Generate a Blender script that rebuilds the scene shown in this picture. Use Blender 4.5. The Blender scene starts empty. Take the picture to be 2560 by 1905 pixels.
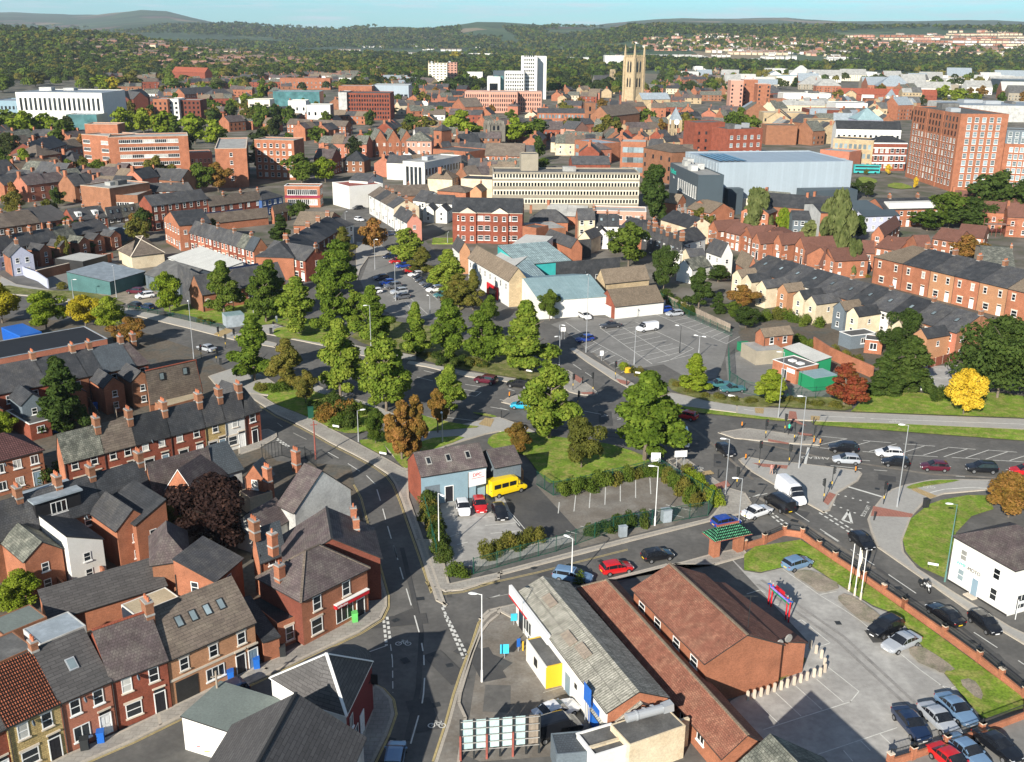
import bpy, math, random
import numpy as np
from mathutils import Vector, Matrix
from mathutils.geometry import tessellate_polygon
R=math.radians
# -- camera, world, sun, exposure
SC=bpy.context.scene
COL=SC.collection
W,F,TH,ROLL,CAMH=2560.,2558.,R(18.7),R(0.55),61.
_f=np.array([0,math.cos(TH),-math.sin(TH)]);_r0=np.array([1.,0,0]);_u0=np.cross(_r0,_f)
_r=_r0*math.cos(ROLL)+_u0*math.sin(ROLL);_u=-_r0*math.sin(ROLL)+_u0*math.cos(ROLL)
CAM=np.array([0,0,CAMH])
cd=bpy.data.cameras.new('camera');cd.sensor_width=36;cd.lens=36*F/W;cd.clip_start=1;cd.clip_end=60000
cam=bpy.data.objects.new('camera',cd);COL.objects.link(cam)
cam.matrix_world=Matrix(((_r[0],_u[0],-_f[0],0),(_r[1],_u[1],-_f[1],0),(_r[2],_u[2],-_f[2],CAMH),(0,0,0,1)))
SC.camera=cam
SUN_EL,SHADOW_AZ=24.5,26.0      # degrees; shadows run 26 degrees east of straight ahead
wd=bpy.data.worlds.new('World');SC.world=wd;wd.use_nodes=True
nt=wd.node_tree;nt.nodes.clear()
sky=nt.nodes.new('ShaderNodeTexSky');sky.sky_type='NISHITA';sky.sun_disc=False
sky.sun_elevation=R(SUN_EL);sky.sun_rotation=R(SHADOW_AZ+180)
sky.air_density=1.0;sky.dust_density=0.35;sky.ozone_density=2.2;sky.altitude=100
bg=nt.nodes.new('ShaderNodeBackground');bg.inputs[1].default_value=0.05
out=nt.nodes.new('ShaderNodeOutputWorld')
# thin streaky cloud banks low over the horizon, mixed into the sky by direction
tc=nt.nodes.new('ShaderNodeTexCoord');mp=nt.nodes.new('ShaderNodeMapping');mp.inputs['Scale'].default_value=(5,5,75)
nz=nt.nodes.new('ShaderNodeTexNoise');nz.inputs['Scale'].default_value=2.1;nz.inputs['Detail'].default_value=7;nz.inputs['Roughness'].default_value=.62
rp=nt.nodes.new('ShaderNodeValToRGB');rp.color_ramp.elements[0].position=.47;rp.color_ramp.elements[1].position=.72
rp.color_ramp.elements[1].color=(.75,.75,.75,1)
mx=nt.nodes.new('ShaderNodeMix');mx.data_type='RGBA';mx.inputs[7].default_value=(11,12,13,1)
L=nt.links.new
tint=nt.nodes.new('ShaderNodeMix');tint.data_type='RGBA';tint.blend_type='MULTIPLY';tint.inputs[0].default_value=1;tint.inputs[7].default_value=(.47,.98,1.34,1)
L(tc.outputs['Generated'],mp.inputs[0]);L(mp.outputs[0],nz.inputs[0]);L(nz.outputs[0],rp.inputs[0]);L(rp.outputs[0],mx.inputs[0])
L(sky.outputs[0],tint.inputs[6]);sz=nt.nodes.new('ShaderNodeSeparateXYZ');L(tc.outputs['Generated'],sz.inputs[0])
hg=nt.nodes.new('ShaderNodeMapRange');hg.inputs[1].default_value=0;hg.inputs[2].default_value=.22;hg.inputs[3].default_value=1.75;hg.inputs[4].default_value=.68;L(sz.outputs[2],hg.inputs[0])
hv_=nt.nodes.new('ShaderNodeVectorMath');hv_.operation='SCALE';L(tint.outputs[2],hv_.inputs[0]);L(hg.outputs[0],hv_.inputs['Scale']);L(hv_.outputs[0],mx.inputs[6]);L(mx.outputs[2],bg.inputs[0]);L(bg.outputs[0],out.inputs[0])
sd=bpy.data.lights.new('sun','SUN');sd.energy=5.0;sd.angle=R(.5);sd.color=(1,.93,.82)
sun=bpy.data.objects.new('sun',sd);COL.objects.link(sun)
az=R(SHADOW_AZ);el=R(SUN_EL)
sun.rotation_euler=Vector((math.sin(az)*math.cos(el),math.cos(az)*math.cos(el),-math.sin(el))).to_track_quat('-Z','Y').to_euler()
vs=SC.view_settings;vs.view_transform='Standard';vs.look='None';vs.exposure=0.72;vs.gamma=1.0
SC.cycles.max_bounces=5;SC.cycles.diffuse_bounces=3;SC.cycles.glossy_bounces=2;SC.cycles.transmission_bounces=2;SC.cycles.transparent_max_bounces=4
SC.cycles.use_denoising=True
# -- photograph pixels -> places on the ground
CR={'A':(0,0,2.5814),'B':(850,0,2.5814),'C':(1700,0,2.5814),'D':(0,450,3.1714),'E':(650,400,3.3046),'F':(1250,400,3.3046),'G':(1860,400,3.1714),'H':(0,850,3.0043),'I':(650,850,3.0031),'J':(1250,850,3.0031),'K':(1860,850,3.0043),'L':(0,1350,2.9771),'M':(600,1350,2.9769),'N':(1200,1350,2.9771),'O':(1860,1350,2.9771),'P':(2200,1200,4.589),'Z':(0,0,.8672),'S':(0,0,1)}
def ray(c,x,y):
 o=CR[c];x=o[0]+x/o[2];y=o[1]+y/o[2]
 return _f+_r*((x-1280)/F)+_u*((952.5-y)/F)
def g(c,x,y,z=0.):
 d=ray(c,x,y);t=(z-CAMH)/d[2];p=CAM+d*t
 return Vector(p)
def proj(p):
 v=np.array(p,float)-CAM;z=v@_f
 return 1280+F*(v@_r)/z,952.5-F*(v@_u)/z,z
def height_at(b,c,y):
 """height of the point above ground spot b whose picture row is y of crop c"""
 o=CR[c];y=o[1]+y/o[2];lo,hi=0.,90.
 for _ in range(30):
  m=(lo+hi)/2
  if proj((b[0],b[1],m))[1]>y: lo=m
  else: hi=m
 return lo
# -- materials
MATS={}
def nodes(m):
 m.use_nodes=True;n=m.node_tree.nodes;n.clear();o=n.new('ShaderNodeOutputMaterial');b=n.new('ShaderNodeBsdfPrincipled')
 m.node_tree.links.new(b.outputs[0],o.inputs[0]);return m.node_tree,b,o
def mat(name,col,rough=.85,var=.18,scale=.35,rnd=.12,metal=0.,pat=None,stain=None,spec=.3,coat=0.,second=None,fine=.12,emit=None):
 """procedural material: broad world-space mottling + fine grain + per-object shade + optional tile/board pattern in metres"""
 if name in MATS: return MATS[name]
 m=bpy.data.materials.new(name);t,b,o=nodes(m);N=t.nodes.new;K=t.links.new
 b.inputs['Roughness'].default_value=rough;b.inputs['Metallic'].default_value=metal
 b.inputs['Specular IOR Level'].default_value=spec
 if coat: b.inputs['Coat Weight'].default_value=coat;b.inputs['Coat Roughness'].default_value=.05
 col=tuple(col)+(1,) if len(col)==3 else col
 geo=N('ShaderNodeNewGeometry');n1=N('ShaderNodeTexNoise');n1.inputs['Scale'].default_value=scale;n1.inputs['Detail'].default_value=5;n1.inputs['Roughness'].default_value=.6
 K(geo.outputs['Position'],n1.inputs['Vector'])
 r=N('ShaderNodeMapRange');r.inputs[1].default_value=.3;r.inputs[2].default_value=.7;r.inputs[3].default_value=1-var;r.inputs[4].default_value=1+var
 K(n1.outputs[0],r.inputs[0]);fac=r.outputs[0]
 def mul(a,bb):
  k=N('ShaderNodeMath');k.operation='MULTIPLY';K(a,k.inputs[0])
  if isinstance(bb,float): k.inputs[1].default_value=bb
  else: K(bb,k.inputs[1])
  return k.outputs[0]
 if fine:
  n2=N('ShaderNodeTexNoise');n2.inputs['Scale'].default_value=scale*14;n2.inputs['Detail'].default_value=2;K(geo.outputs['Position'],n2.inputs['Vector'])
  r2=N('ShaderNodeMapRange');r2.inputs[1].default_value=.3;r2.inputs[2].default_value=.7;r2.inputs[3].default_value=1-fine;r2.inputs[4].default_value=1+fine
  K(n2.outputs[0],r2.inputs[0]);fac=mul(fac,r2.outputs[0])
 if rnd:
  oi=N('ShaderNodeObjectInfo');r3=N('ShaderNodeMapRange');r3.inputs[3].default_value=1-rnd;r3.inputs[4].default_value=1+rnd
  K(oi.outputs['Random'],r3.inputs[0]);fac=mul(fac,r3.outputs[0])
 if pat:      # (kind, w, h, depth): rows of tiles/boards, metres in UV
  uv=N('ShaderNodeUVMap')
  bt=N('ShaderNodeTexBrick');bt.inputs['Scale'].default_value=1.;bt.inputs['Brick Width'].default_value=pat[1];bt.inputs['Row Height'].default_value=pat[2]
  bt.inputs['Mortar Size'].default_value=min(pat[1],pat[2])*pat[4] if len(pat)>4 else min(pat[1],pat[2])*.09
  bt.inputs['Color1'].default_value=(1+pat[3]*.45,)*3+(1,);bt.inputs['Color2'].default_value=(1-pat[3]*.45,)*3+(1,);bt.inputs['Mortar'].default_value=(1-pat[3]*1.3,)*3+(1,)
  bt.offset=.5 if pat[0]!='grid' else 0.
  K(uv.outputs[0],bt.inputs['Vector']);sp=N('ShaderNodeSeparateColor');K(bt.outputs[0],sp.inputs[0]);fac=mul(fac,sp.outputs[0])
 base=N('ShaderNodeMix');base.data_type='RGBA';base.inputs[6].default_value=col;base.inputs[7].default_value=(tuple(second)+(1,)) if second else col
 if second:
  n3=N('ShaderNodeTexNoise');n3.inputs['Scale'].default_value=scale*(stain or 1.3);n3.inputs['Detail'].default_value=6;n3.inputs['Roughness'].default_value=.65;K(geo.outputs['Position'],n3.inputs['Vector'])
  r4=N('ShaderNodeMapRange');r4.inputs[1].default_value=.46;r4.inputs[2].default_value=.62;K(n3.outputs[0],r4.inputs[0]);K(r4.outputs[0],base.inputs[0])
 else: base.inputs[0].default_value=0
 vm=N('ShaderNodeVectorMath');vm.operation='SCALE';K(base.outputs[2],vm.inputs[0]);K(fac,vm.inputs['Scale']);K(vm.outputs[0],b.inputs['Base Color'])
 if emit: b.inputs['Emission Color'].default_value=tuple(emit[:3])+(1,);b.inputs['Emission Strength'].default_value=emit[3]
 MATS[name]=m;return m
def leafmat(name,c1,c2,c3):
 if name in MATS: return MATS[name]
 m=bpy.data.materials.new(name);t,b,o=nodes(m);N=t.nodes.new;K=t.links.new
 geo=N('ShaderNodeNewGeometry');rp=N('ShaderNodeValToRGB');e=rp.color_ramp.elements
 e[0].color=tuple(c1)+(1,);e[0].position=.2;e[1].color=tuple(c3)+(1,);e[1].position=.85;k=e.new(.5);k.color=tuple(c2)+(1,)
 nz=N('ShaderNodeTexNoise');nz.inputs['Scale'].default_value=.55;nz.inputs['Detail'].default_value=3;K(geo.outputs['Position'],nz.inputs['Vector'])
 oi=N('ShaderNodeObjectInfo')
 a=N('ShaderNodeMath');a.operation='MULTIPLY_ADD';K(geo.outputs['Random Per Island'],a.inputs[0]);a.inputs[1].default_value=.30;a.inputs[2].default_value=-.30
 s=N('ShaderNodeMath');s.operation='ADD';K(nz.outputs[0],s.inputs[0]);K(a.outputs[0],s.inputs[1])
 a2=N('ShaderNodeMath');a2.operation='MULTIPLY_ADD';K(oi.outputs['Random'],a2.inputs[0]);a2.inputs[1].default_value=.34;K(s.outputs[0],a2.inputs[2])
 K(a2.outputs[0],rp.inputs[0]);K(rp.outputs[0],b.inputs['Base Color']);b.inputs['Roughness'].default_value=.75;b.inputs['Specular IOR Level'].default_value=.12
 tr=N('ShaderNodeBsdfTranslucent');K(rp.outputs[0],tr.inputs[0]);ms=N('ShaderNodeMixShader');ms.inputs[0].default_value=.28
 K(b.outputs[0],ms.inputs[1]);K(tr.outputs[0],ms.inputs[2]);K(ms.outputs[0],o.inputs[0])
 MATS[name]=m;return m
def M(k):
 if k in MATS: return MATS[k]
 return mat(k,MDEF[k][0],**MDEF[k][1])
BR=('b',.23,.075,.22)
MDEF={
 # walls
 'orange_brick':((.35,.14,.078),dict(rough=.9,var=.2,scale=.5,pat=BR,fine=.14)),
 'red_brick':((.25,.072,.043),dict(rough=.9,var=.24,scale=.5,pat=BR,fine=.16)),
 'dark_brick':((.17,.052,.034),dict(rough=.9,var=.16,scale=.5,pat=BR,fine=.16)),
 'brown_brick':((.27,.125,.07),dict(rough=.9,var=.18,scale=.5,pat=BR,fine=.16)),
 'pink_brick':((.42,.165,.105),dict(rough=.9,var=.1,scale=.5,pat=BR,fine=.12)),
 'tan_brick':((.46,.24,.13),dict(rough=.9,var=.1,scale=.5,pat=BR,fine=.12)),
 'yellow_brick':((.46,.34,.15),dict(rough=.9,var=.15,scale=.6,pat=('b',.4,.2,.35),fine=.2)),
 'stone':((.44,.34,.21),dict(rough=.9,var=.2,scale=.4,pat=('b',.8,.35,.18))),
 'grey_stone':((.20,.185,.155),dict(rough=.9,var=.25,scale=.4,pat=('b',.8,.35,.18))),
 'white_render':((.68,.67,.635),dict(rough=.75,var=.06,scale=.3,fine=.03,rnd=.03,second=(.66,.65,.6))),
 'cream_render':((.62,.53,.38),dict(rough=.8,var=.1,scale=.4,rnd=.1,second=(.55,.45,.31))),
 'grey_render':((.50,.50,.48),dict(rough=.85,var=.12,scale=.3,second=(.38,.38,.37))),
 'lilac_render':((.42,.44,.55),dict(rough=.8,var=.06)),
 'blue_render':((.22,.32,.38),dict(rough=.85,var=.08,scale=.5,fine=.05)),
 'navy_render':((.045,.1,.25),dict(rough=.6,var=.06)),
 'slate_render':((.13,.16,.185),dict(rough=.8,var=.06)),
 'black_clad':((.018,.018,.02),dict(rough=.6)),
 'dark_red_render':((.16,.018,.022),dict(rough=.7,var=.06)),
 'pink_render':((.62,.27,.20),dict(rough=.85,var=.06)),
 'salmon_brick':((.50,.27,.20),dict(rough=.9,var=.06)),
 'anthracite':((.06,.08,.095),dict(rough=.5,var=.05,rnd=.03,fine=.02)),
 'pale_metal':((.33,.39,.44),dict(rough=.42,var=.04,scale=.1,rnd=.0,fine=.02,pat=('grid',1.1,40,.10,.03),metal=.0,spec=.5)),
 'cream_panel':((.70,.65,.52),dict(rough=.6,var=.04)),
 'concrete':((.42,.385,.31),dict(rough=.9,var=.15,scale=.5,second=(.33,.3,.25))),
 'pale_concrete':((.31,.275,.215),dict(rough=.9,var=.1,scale=.5)),
 # roofs
 'slate':((.070,.071,.076),dict(rough=.75,var=.22,scale=.5,pat=('b',.3,.28,.30),second=(.098,.096,.094),fine=.18,rnd=.2)),
 'dark_slate':((.040,.043,.048),dict(rough=.7,var=.2,scale=.5,pat=('b',.3,.28,.3),second=(.06,.062,.066),fine=.15,rnd=.2)),
 'blue_slate':((.075,.088,.10),dict(rough=.65,var=.15,scale=.5,pat=('b',.3,.28,.3),fine=.12,rnd=.15)),
 'purple_slate':((.105,.082,.082),dict(rough=.78,var=.25,scale=.6,pat=('b',.3,.28,.3),second=(.14,.12,.11),fine=.2,rnd=.15)),
 'lichen_slate':((.12,.125,.105),dict(rough=.85,var=.3,scale=.8,pat=('b',.3,.28,.4),second=(.23,.23,.19),fine=.3)),
 'brown_tile':((.135,.108,.088),dict(rough=.85,var=.15,scale=.5,pat=('b',1.2,.33,.3),fine=.15,rnd=.15,second=(.17,.14,.11))),
 'tan_tile':((.21,.165,.12),dict(rough=.85,var=.15,scale=.5,pat=('b',.33,.33,.35),fine=.15,rnd=.15)),
 'grey_tile':((.088,.084,.083),dict(rough=.8,var=.12,scale=.5,pat=('b',1.2,.34,.32,.1),fine=.12,rnd=.1)),
 'pantile':((.36,.115,.06),dict(rough=.8,var=.15,scale=.6,pat=('grid',.22,.33,.75,.3),fine=.15)),
 'maroon_tile':((.13,.062,.06),dict(rough=.8,var=.15,scale=.6,pat=('grid',.3,.33,.5,.2),fine=.12)),
 'red_tile':((.215,.088,.058),dict(rough=.85,var=.18,scale=.7,pat=('b',.25,.2,.4),fine=.25,second=(.27,.13,.085))),
 'redbrown_tile':((.16,.075,.055),dict(rough=.85,var=.12,scale=.5,pat=('b',.3,.3,.25),fine=.15)),
 'brightred_tile':((.33,.09,.05),dict(rough=.85,var=.15,scale=.5,pat=('b',.3,.3,.3))),
 'green_tile':((.12,.42,.22),dict(rough=.35,var=.15,scale=1,pat=('grid',.25,.35,.8,.3),spec=.6)),
 'asbestos':((.40,.385,.33),dict(rough=.95,var=.2,scale=.9,pat=('grid',.3,1.5,.35,.2),second=(.27,.265,.22),stain=3,fine=.3)),
 'lead':((.26,.30,.33),dict(rough=.5,var=.1,scale=.6,fine=.06,second=(.33,.38,.42))),
 'felt':((.10,.10,.098),dict(rough=.9,var=.2,scale=.4,second=(.14,.14,.135))),
 'pale_felt':((.36,.36,.34),dict(rough=.9,var=.15,scale=.3,second=(.28,.28,.27))),
 'green_felt':((.17,.2,.185),dict(rough=.9,var=.1,scale=.4)),
 'white_roof':((.50,.50,.47),dict(rough=.7,var=.08,scale=.3,pat=('grid',.9,60,.08,.05))),
 'teal_roof':((.24,.345,.365),dict(rough=.5,var=.06,scale=.3,pat=('grid',.9,60,.1,.05),second=(.28,.39,.41))),
 'glass_roof':((.34,.44,.43),dict(rough=.25,var=.15,scale=.5,pat=('grid',.6,2.2,.45,.15),spec=.6)),
 'beige_roof':((.42,.35,.24),dict(rough=.9,var=.15)),
 # details
 'white_frame':((.78,.78,.76),dict(rough=.5,var=.0,fine=0,rnd=.0)),
 'stone_trim':((.60,.52,.42),dict(rough=.85,var=.1,fine=.05)),
 'lead_trim':((.32,.31,.29),dict(rough=.6)),
 'glass':((.02,.025,.03),dict(rough=.08,var=.5,scale=.25,fine=0,rnd=.6,spec=.6)),
 'lit_glass':((.19,.24,.26),dict(rough=.12,var=.4,scale=.2,fine=0,rnd=.5,spec=.8)),
 'blind_glass':((.45,.45,.42),dict(rough=.3,var=.3,scale=.6,fine=0,rnd=.4,spec=.5)),
 'green_glass':((.07,.17,.18),dict(rough=.1,var=.4,scale=.2,fine=0,rnd=.4,spec=.8)),
 'dark_frame':((.03,.03,.03),dict(rough=.5)),
 'terracotta':((.42,.14,.07),dict(rough=.9)),
 'door_white':((.74,.74,.72),dict(rough=.5,fine=0)),'door_dark':((.02,.02,.025),dict(rough=.4,fine=0)),'door_blue':((.2,.28,.34),dict(rough=.5,fine=0)),
 'red_paint':((.55,.02,.03),dict(rough=.4,fine=.0,var=.03,rnd=0)),'yellow_paint':((.72,.47,.03),dict(rough=.4,fine=0,var=.03,rnd=0)),
 'blue_paint':((.02,.13,.50),dict(rough=.4,fine=0,var=.05,rnd=0)),'green_paint':((.02,.22,.10),dict(rough=.45,fine=0,var=.05,rnd=0)),
 'teal_paint':((.05,.42,.42),dict(rough=.45,fine=0)),'magenta_paint':((.22,.02,.05),dict(rough=.5,fine=0)),
 'steel':((.42,.44,.46),dict(rough=.4,var=.05,fine=0,rnd=.05,metal=.3)),'dark_steel':((.03,.033,.035),dict(rough=.5,fine=0,var=.03)),
 'lamp_green':((.10,.20,.18),dict(rough=.45,fine=0)),'lamp_white':((.72,.73,.72),dict(rough=.4,fine=0)),
 'fence_green':((.012,.075,.05),dict(rough=.5,fine=0)),'wood':((.22,.13,.07),dict(rough=.9,pat=('grid',.12,3,.4,.1))),
 'grey_wood':((.30,.25,.2),dict(rough=.9,pat=('grid',.12,3,.4,.1))),'red_wood':((.23,.07,.04),dict(rough=.9,pat=('grid',.12,3,.4,.1))),
 'plywood':((.55,.27,.13),dict(rough=.8)),'bark':((.16,.13,.10),dict(rough=.95,var=.3,scale=2)),'pale_bark':((.34,.30,.24),dict(rough=.95,var=.3,scale=2)),
 'rubber':((.012,.012,.012),dict(rough=.9,fine=0)),'rim':((.38,.39,.41),dict(rough=.3,metal=.7,fine=0)),
 'car_glass':((.012,.014,.018),dict(rough=.05,fine=0,var=0,rnd=0,spec=.8)),'headlight':((.7,.72,.75),dict(rough=.1,fine=0,spec=.8)),'taillight':((.35,.01,.01),dict(rough=.2,fine=0)),
 'plate_yellow':((.75,.52,.02),dict(rough=.5,fine=0)),'plate_white':((.75,.75,.75),dict(rough=.5,fine=0)),
 'milky_panel':((.45,.60,.60),dict(rough=.4,var=.12,scale=.5)),'rust':((.30,.09,.07),dict(rough=.85,var=.15)),'teal_sign':((.02,.62,.48),dict(rough=.4,fine=0)),'violet_paint':((.28,.22,.75),dict(rough=.4,fine=0)),
 'green_bin':((.12,.48,.12),dict(rough=.45,fine=0)),'turq':((.05,.45,.65),dict(rough=.4,fine=0)),
 'dull_teal':((.07,.16,.16),dict(rough=.6)),
 'solar':((.012,.02,.055),dict(rough=.15,fine=0,var=.1,pat=('grid',1.6,1.0,.5,.06),spec=.8)),
 'amber':((.75,.25,.02),dict(rough=.4,fine=0)),'skin':((.45,.27,.2),dict(rough=.6,fine=0)),'hair':((.05,.03,.02),dict(rough=.8,fine=0)),
 'black_cloth':((.015,.015,.018),dict(rough=.9,fine=0)),'green_cloth':((.03,.42,.28),dict(rough=.9,fine=0)),'pink_cloth':((.55,.25,.22),dict(rough=.9,fine=0)),'grey_cloth':((.25,.27,.3),dict(rough=.9,fine=0)),'blue_cloth':((.04,.07,.2),dict(rough=.9,fine=0)),
 # ground
 'asphalt':((.112,.109,.103),dict(rough=.93,var=.14,scale=.12,fine=.10,rnd=0,second=(.145,.14,.13),stain=2.2)),
 'dark_asphalt':((.070,.070,.070),dict(rough=.93,var=.12,scale=.15,fine=.08,rnd=0,second=(.09,.088,.084))),
 'worn_asphalt':((.34,.33,.31),dict(rough=.93,var=.14,scale=.1,fine=.10,rnd=0,second=(.42,.41,.385),stain=3)),
 'worn_dark':((.27,.26,.245),dict(rough=.95,var=.2,scale=.4,rnd=0)),
 'brown_asphalt':((.175,.155,.13),dict(rough=.93,var=.2,scale=.25,fine=.12,rnd=0,second=(.22,.205,.18))),
 'parking':((.20,.196,.185),dict(rough=.93,var=.10,scale=.08,fine=.08,rnd=0,second=(.24,.235,.222))),
 'pavement':((.30,.28,.25),dict(rough=.93,var=.10,scale=.2,fine=.08,rnd=.04,second=(.36,.34,.30),pat=('b',.9,.6,.12))),
 'path':((.36,.35,.325),dict(rough=.93,var=.08,scale=.2,fine=.07,rnd=.02)),
 'kerb':((.42,.38,.32),dict(rough=.9,var=.1,rnd=0)),'tactile_red':((.36,.16,.12),dict(rough=.9,var=.08,rnd=0,pat=('grid',.4,.4,.15))),'tactile_buff':((.42,.31,.16),dict(rough=.9,var=.08,rnd=0,pat=('grid',.4,.4,.15))),
 'marking':((.62,.62,.58),dict(rough=.8,var=.15,scale=1.5,rnd=0,fine=.12)),'faded_marking':((.38,.37,.34),dict(rough=.85,var=.25,scale=1.5,rnd=0,fine=.2)),'yellow_line':((.46,.37,.18),dict(rough=.85,var=.2,scale=1.5,rnd=0)),
 'grass':((.15,.235,.022),dict(rough=.95,var=.25,scale=.25,fine=.30,rnd=0,second=(.27,.27,.07),stain=2.6)),
 'rough_grass':((.13,.15,.035),dict(rough=.95,var=.3,scale=.4,fine=.35,rnd=0,second=(.20,.18,.08),stain=2)),
 'yard':((.13,.108,.082),dict(rough=.95,var=.3,scale=.12,fine=.2,rnd=0,second=(.085,.085,.075),stain=2)),
 'bare_earth':((.30,.255,.2),dict(rough=.95,var=.2,scale=.4,fine=.2,rnd=0,second=(.2,.19,.13))),
}
# -- mesh helper
def autouv(pts):
 p0,p1,p2=pts[0],pts[1],pts[2]
 n=(Vector(p1)-Vector(p0)).cross(Vector(p2)-Vector(p0))
 if n.length<1e-9: return [(0,0)]*len(pts)
 n.normalize()
 if abs(n.z)>.985: return [(p[0],p[1]) for p in pts]
 u=Vector((-n.y,n.x,0)).normalized();v=n.cross(u)
 return [(u.dot(Vector(p)),v.dot(Vector(p))) for p in pts]
class MB:
 def __init__(s): s.v=[];s.f=[];s.m=[];s.uv=[];s.sm=False
 def face(s,pts,mi=0):
  i=len(s.v);s.v+=[tuple(p) for p in pts];s.f.append(tuple(range(i,i+len(pts))));s.m.append(mi);s.uv+=autouv(pts)
 def box(s,a,b,mi=0,skip=''):
  x0,y0,z0=a;x1,y1,z1=b;P=lambda x,y,z:(x,y,z)
  F6={'b':[(x0,y0,z0),(x0,y1,z0),(x1,y1,z0),(x1,y0,z0)],'t':[(x0,y0,z1),(x1,y0,z1),(x1,y1,z1),(x0,y1,z1)],
   'f':[(x0,y0,z0),(x1,y0,z0),(x1,y0,z1),(x0,y0,z1)],'k':[(x1,y1,z0),(x0,y1,z0),(x0,y1,z1),(x1,y1,z1)],
   'l':[(x0,y1,z0),(x0,y0,z0),(x0,y0,z1),(x0,y1,z1)],'r':[(x1,y0,z0),(x1,y1,z0),(x1,y1,z1),(x1,y0,z1)]}
  for k,q in F6.items():
   if k not in skip: s.face(q,mi)
 def obox(s,c,u,v,w,mi=0):
  """box centred at c with half-axes u,v,w (Vectors)"""
  c=Vector(c);u=Vector(u);v=Vector(v);w=Vector(w)
  for a,b,d in ((u,v,w),(v,w,u),(w,u,v)):
   s.face([c+d-a-b,c+d+a-b,c+d+a+b,c+d-a+b],mi);s.face([c-d-a+b,c-d+a+b,c-d+a-b,c-d-a-b],mi)
 def tube(s,a,b,r0,r1=None,n=8,mi=0,cap=True):
  r1=r0 if r1 is None else r1;a=Vector(a);b=Vector(b);d=(b-a).normalized();u=d.orthogonal().normalized();v=d.cross(u)
  A=[a+(u*math.cos(2*math.pi*i/n)+v*math.sin(2*math.pi*i/n))*r0 for i in range(n)]
  B=[b+(u*math.cos(2*math.pi*i/n)+v*math.sin(2*math.pi*i/n))*r1 for i in range(n)]
  for i in range(n):
   j=(i+1)%n;s.face([A[i],A[j],B[j],B[i]],mi)
  if cap: s.face(B,mi);s.face(A[::-1],mi)
 def path(s,pts,r,n=6,mi=0):
  for a,b in zip(pts,pts[1:]): s.tube(a,b,r,r,n,mi)
 def mesh(s,name,mats,smooth=False):
  me=bpy.data.meshes.new(name);me.from_pydata(s.v,[],s.f)
  for m in mats: me.materials.append(M(m) if isinstance(m,str) else m)
  me.polygons.foreach_set('material_index',s.m)
  ul=me.uv_layers.new();ul.data.foreach_set('uv',[c for t in s.uv for c in t])
  if smooth: me.polygons.foreach_set('use_smooth',[True]*len(s.f))
  me.update();return me
 def build(s,name,mats,parent=None,smooth=False):
  return link(name,s.mesh(name,mats,smooth),parent)
def link(name,me,parent=None,loc=None,rz=0,sc=None):
 o=bpy.data.objects.new(name,me);COL.objects.link(o)
 if parent: o.parent=parent
 if loc is not None: o.location=loc
 if rz: o.rotation_euler=(0,0,rz)
 if sc is not None: o.scale=sc if isinstance(sc,(tuple,list)) else (sc,)*3
 return o
USED={}
ORD=['first','second','third','fourth','fifth','sixth','seventh','eighth','ninth','tenth','eleventh','twelfth','thirteenth','fourteenth','fifteenth','sixteenth','seventeenth','eighteenth','nineteenth','twentieth','twenty-first','twenty-second','twenty-third','twenty-fourth','twenty-fifth','twenty-sixth','twenty-seventh','twenty-eighth','twenty-ninth','thirtieth']
def tag(o,label=None,cat=None,group=None,kind=None):
 if label: o['label']=label
 if cat: o['category']=cat
 if group: o['group']=group
 if kind: o['kind']=kind
 return o
def thing(name,label,cat,loc=(0,0,0),rz=0,group=None):
 return tag(link(name,None,None,loc,rz),label,cat,group)
def single(name,mb,mats,label,cat,loc=(0,0,0),rz=0,group=None,smooth=False):
 o=mb.build(name,mats,None,smooth);o.location=loc;o.rotation_euler=(0,0,rz);return tag(o,label,cat,group)
def copy_tree(o,parent=None,props=True):
 c=o.copy();COL.objects.link(c)
 if parent: c.parent=parent
 for ch in list(o.children): copy_tree(ch,c)
 return c
def recentre(mb_fn): return mb_fn
# -- terrain
def sst(a,b,t):
 t=max(0,min(1,(t-a)/(b-a)));return t*t*(3-2*t)
def terrain(x,y):
 if y<1200: return 0.
 az=1280+F*x/y;r=y
 bump=lambda c,w,rc,rw,h:h*math.exp(-((az-c)/w)**2)*math.exp(-((r-rc)/rw)**2)
 z=62*sst(1200,2600,r)*(1-sst(60,800,az))*(1-.35*sst(2800,3600,r))
 z+=118*sst(1900,4900,r)*sst(1330,1620,az)
 z+=bump(600,330,6600,1500,100)+bump(1000,130,6000,1300,72)+bump(1195,110,5700,1300,96)+bump(1360,120,5600,1500,95)
 z+=bump(120,380,13500,3000,180)+bump(420,120,9500,2000,120)
 z+=(88+8*math.sin(az/90.)+5*math.sin(az/37.))*sst(6500,9500,r)*(1-.9*sst(10500,14000,r))
 z+=(4*math.sin(x/210.)*math.cos(y/330.)+3*math.sin((x+y)/120.))*sst(1500,2500,r)
 return max(0.,z)
mb=MB()
rs=[-60,0,60,150,300,500,800,1200]+[1200+110*i for i in range(1,48)]+[6500+350*i for i in range(1,24)]+[16000,22000,40000]
azs=np.linspace(-2400,4900,121)
vid={};vv=[];ff=[]
for i,r in enumerate(rs):
 for j,a in enumerate(azs):
  k=max(r,260.)
  x=(a-1280)/F*k if r>260 else (a-1280)/F*260.
  vid[i,j]=len(vv);vv.append((x,r,terrain(x,r)-.0))
for i in range(len(rs)-1):
 for j in range(len(azs)-1): ff.append((vid[i,j],vid[i,j+1],vid[i+1,j+1],vid[i+1,j]))
me=bpy.data.meshes.new('ground');me.from_pydata(vv,[],ff);me.polygons.foreach_set('use_smooth',[True]*len(ff))
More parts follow.
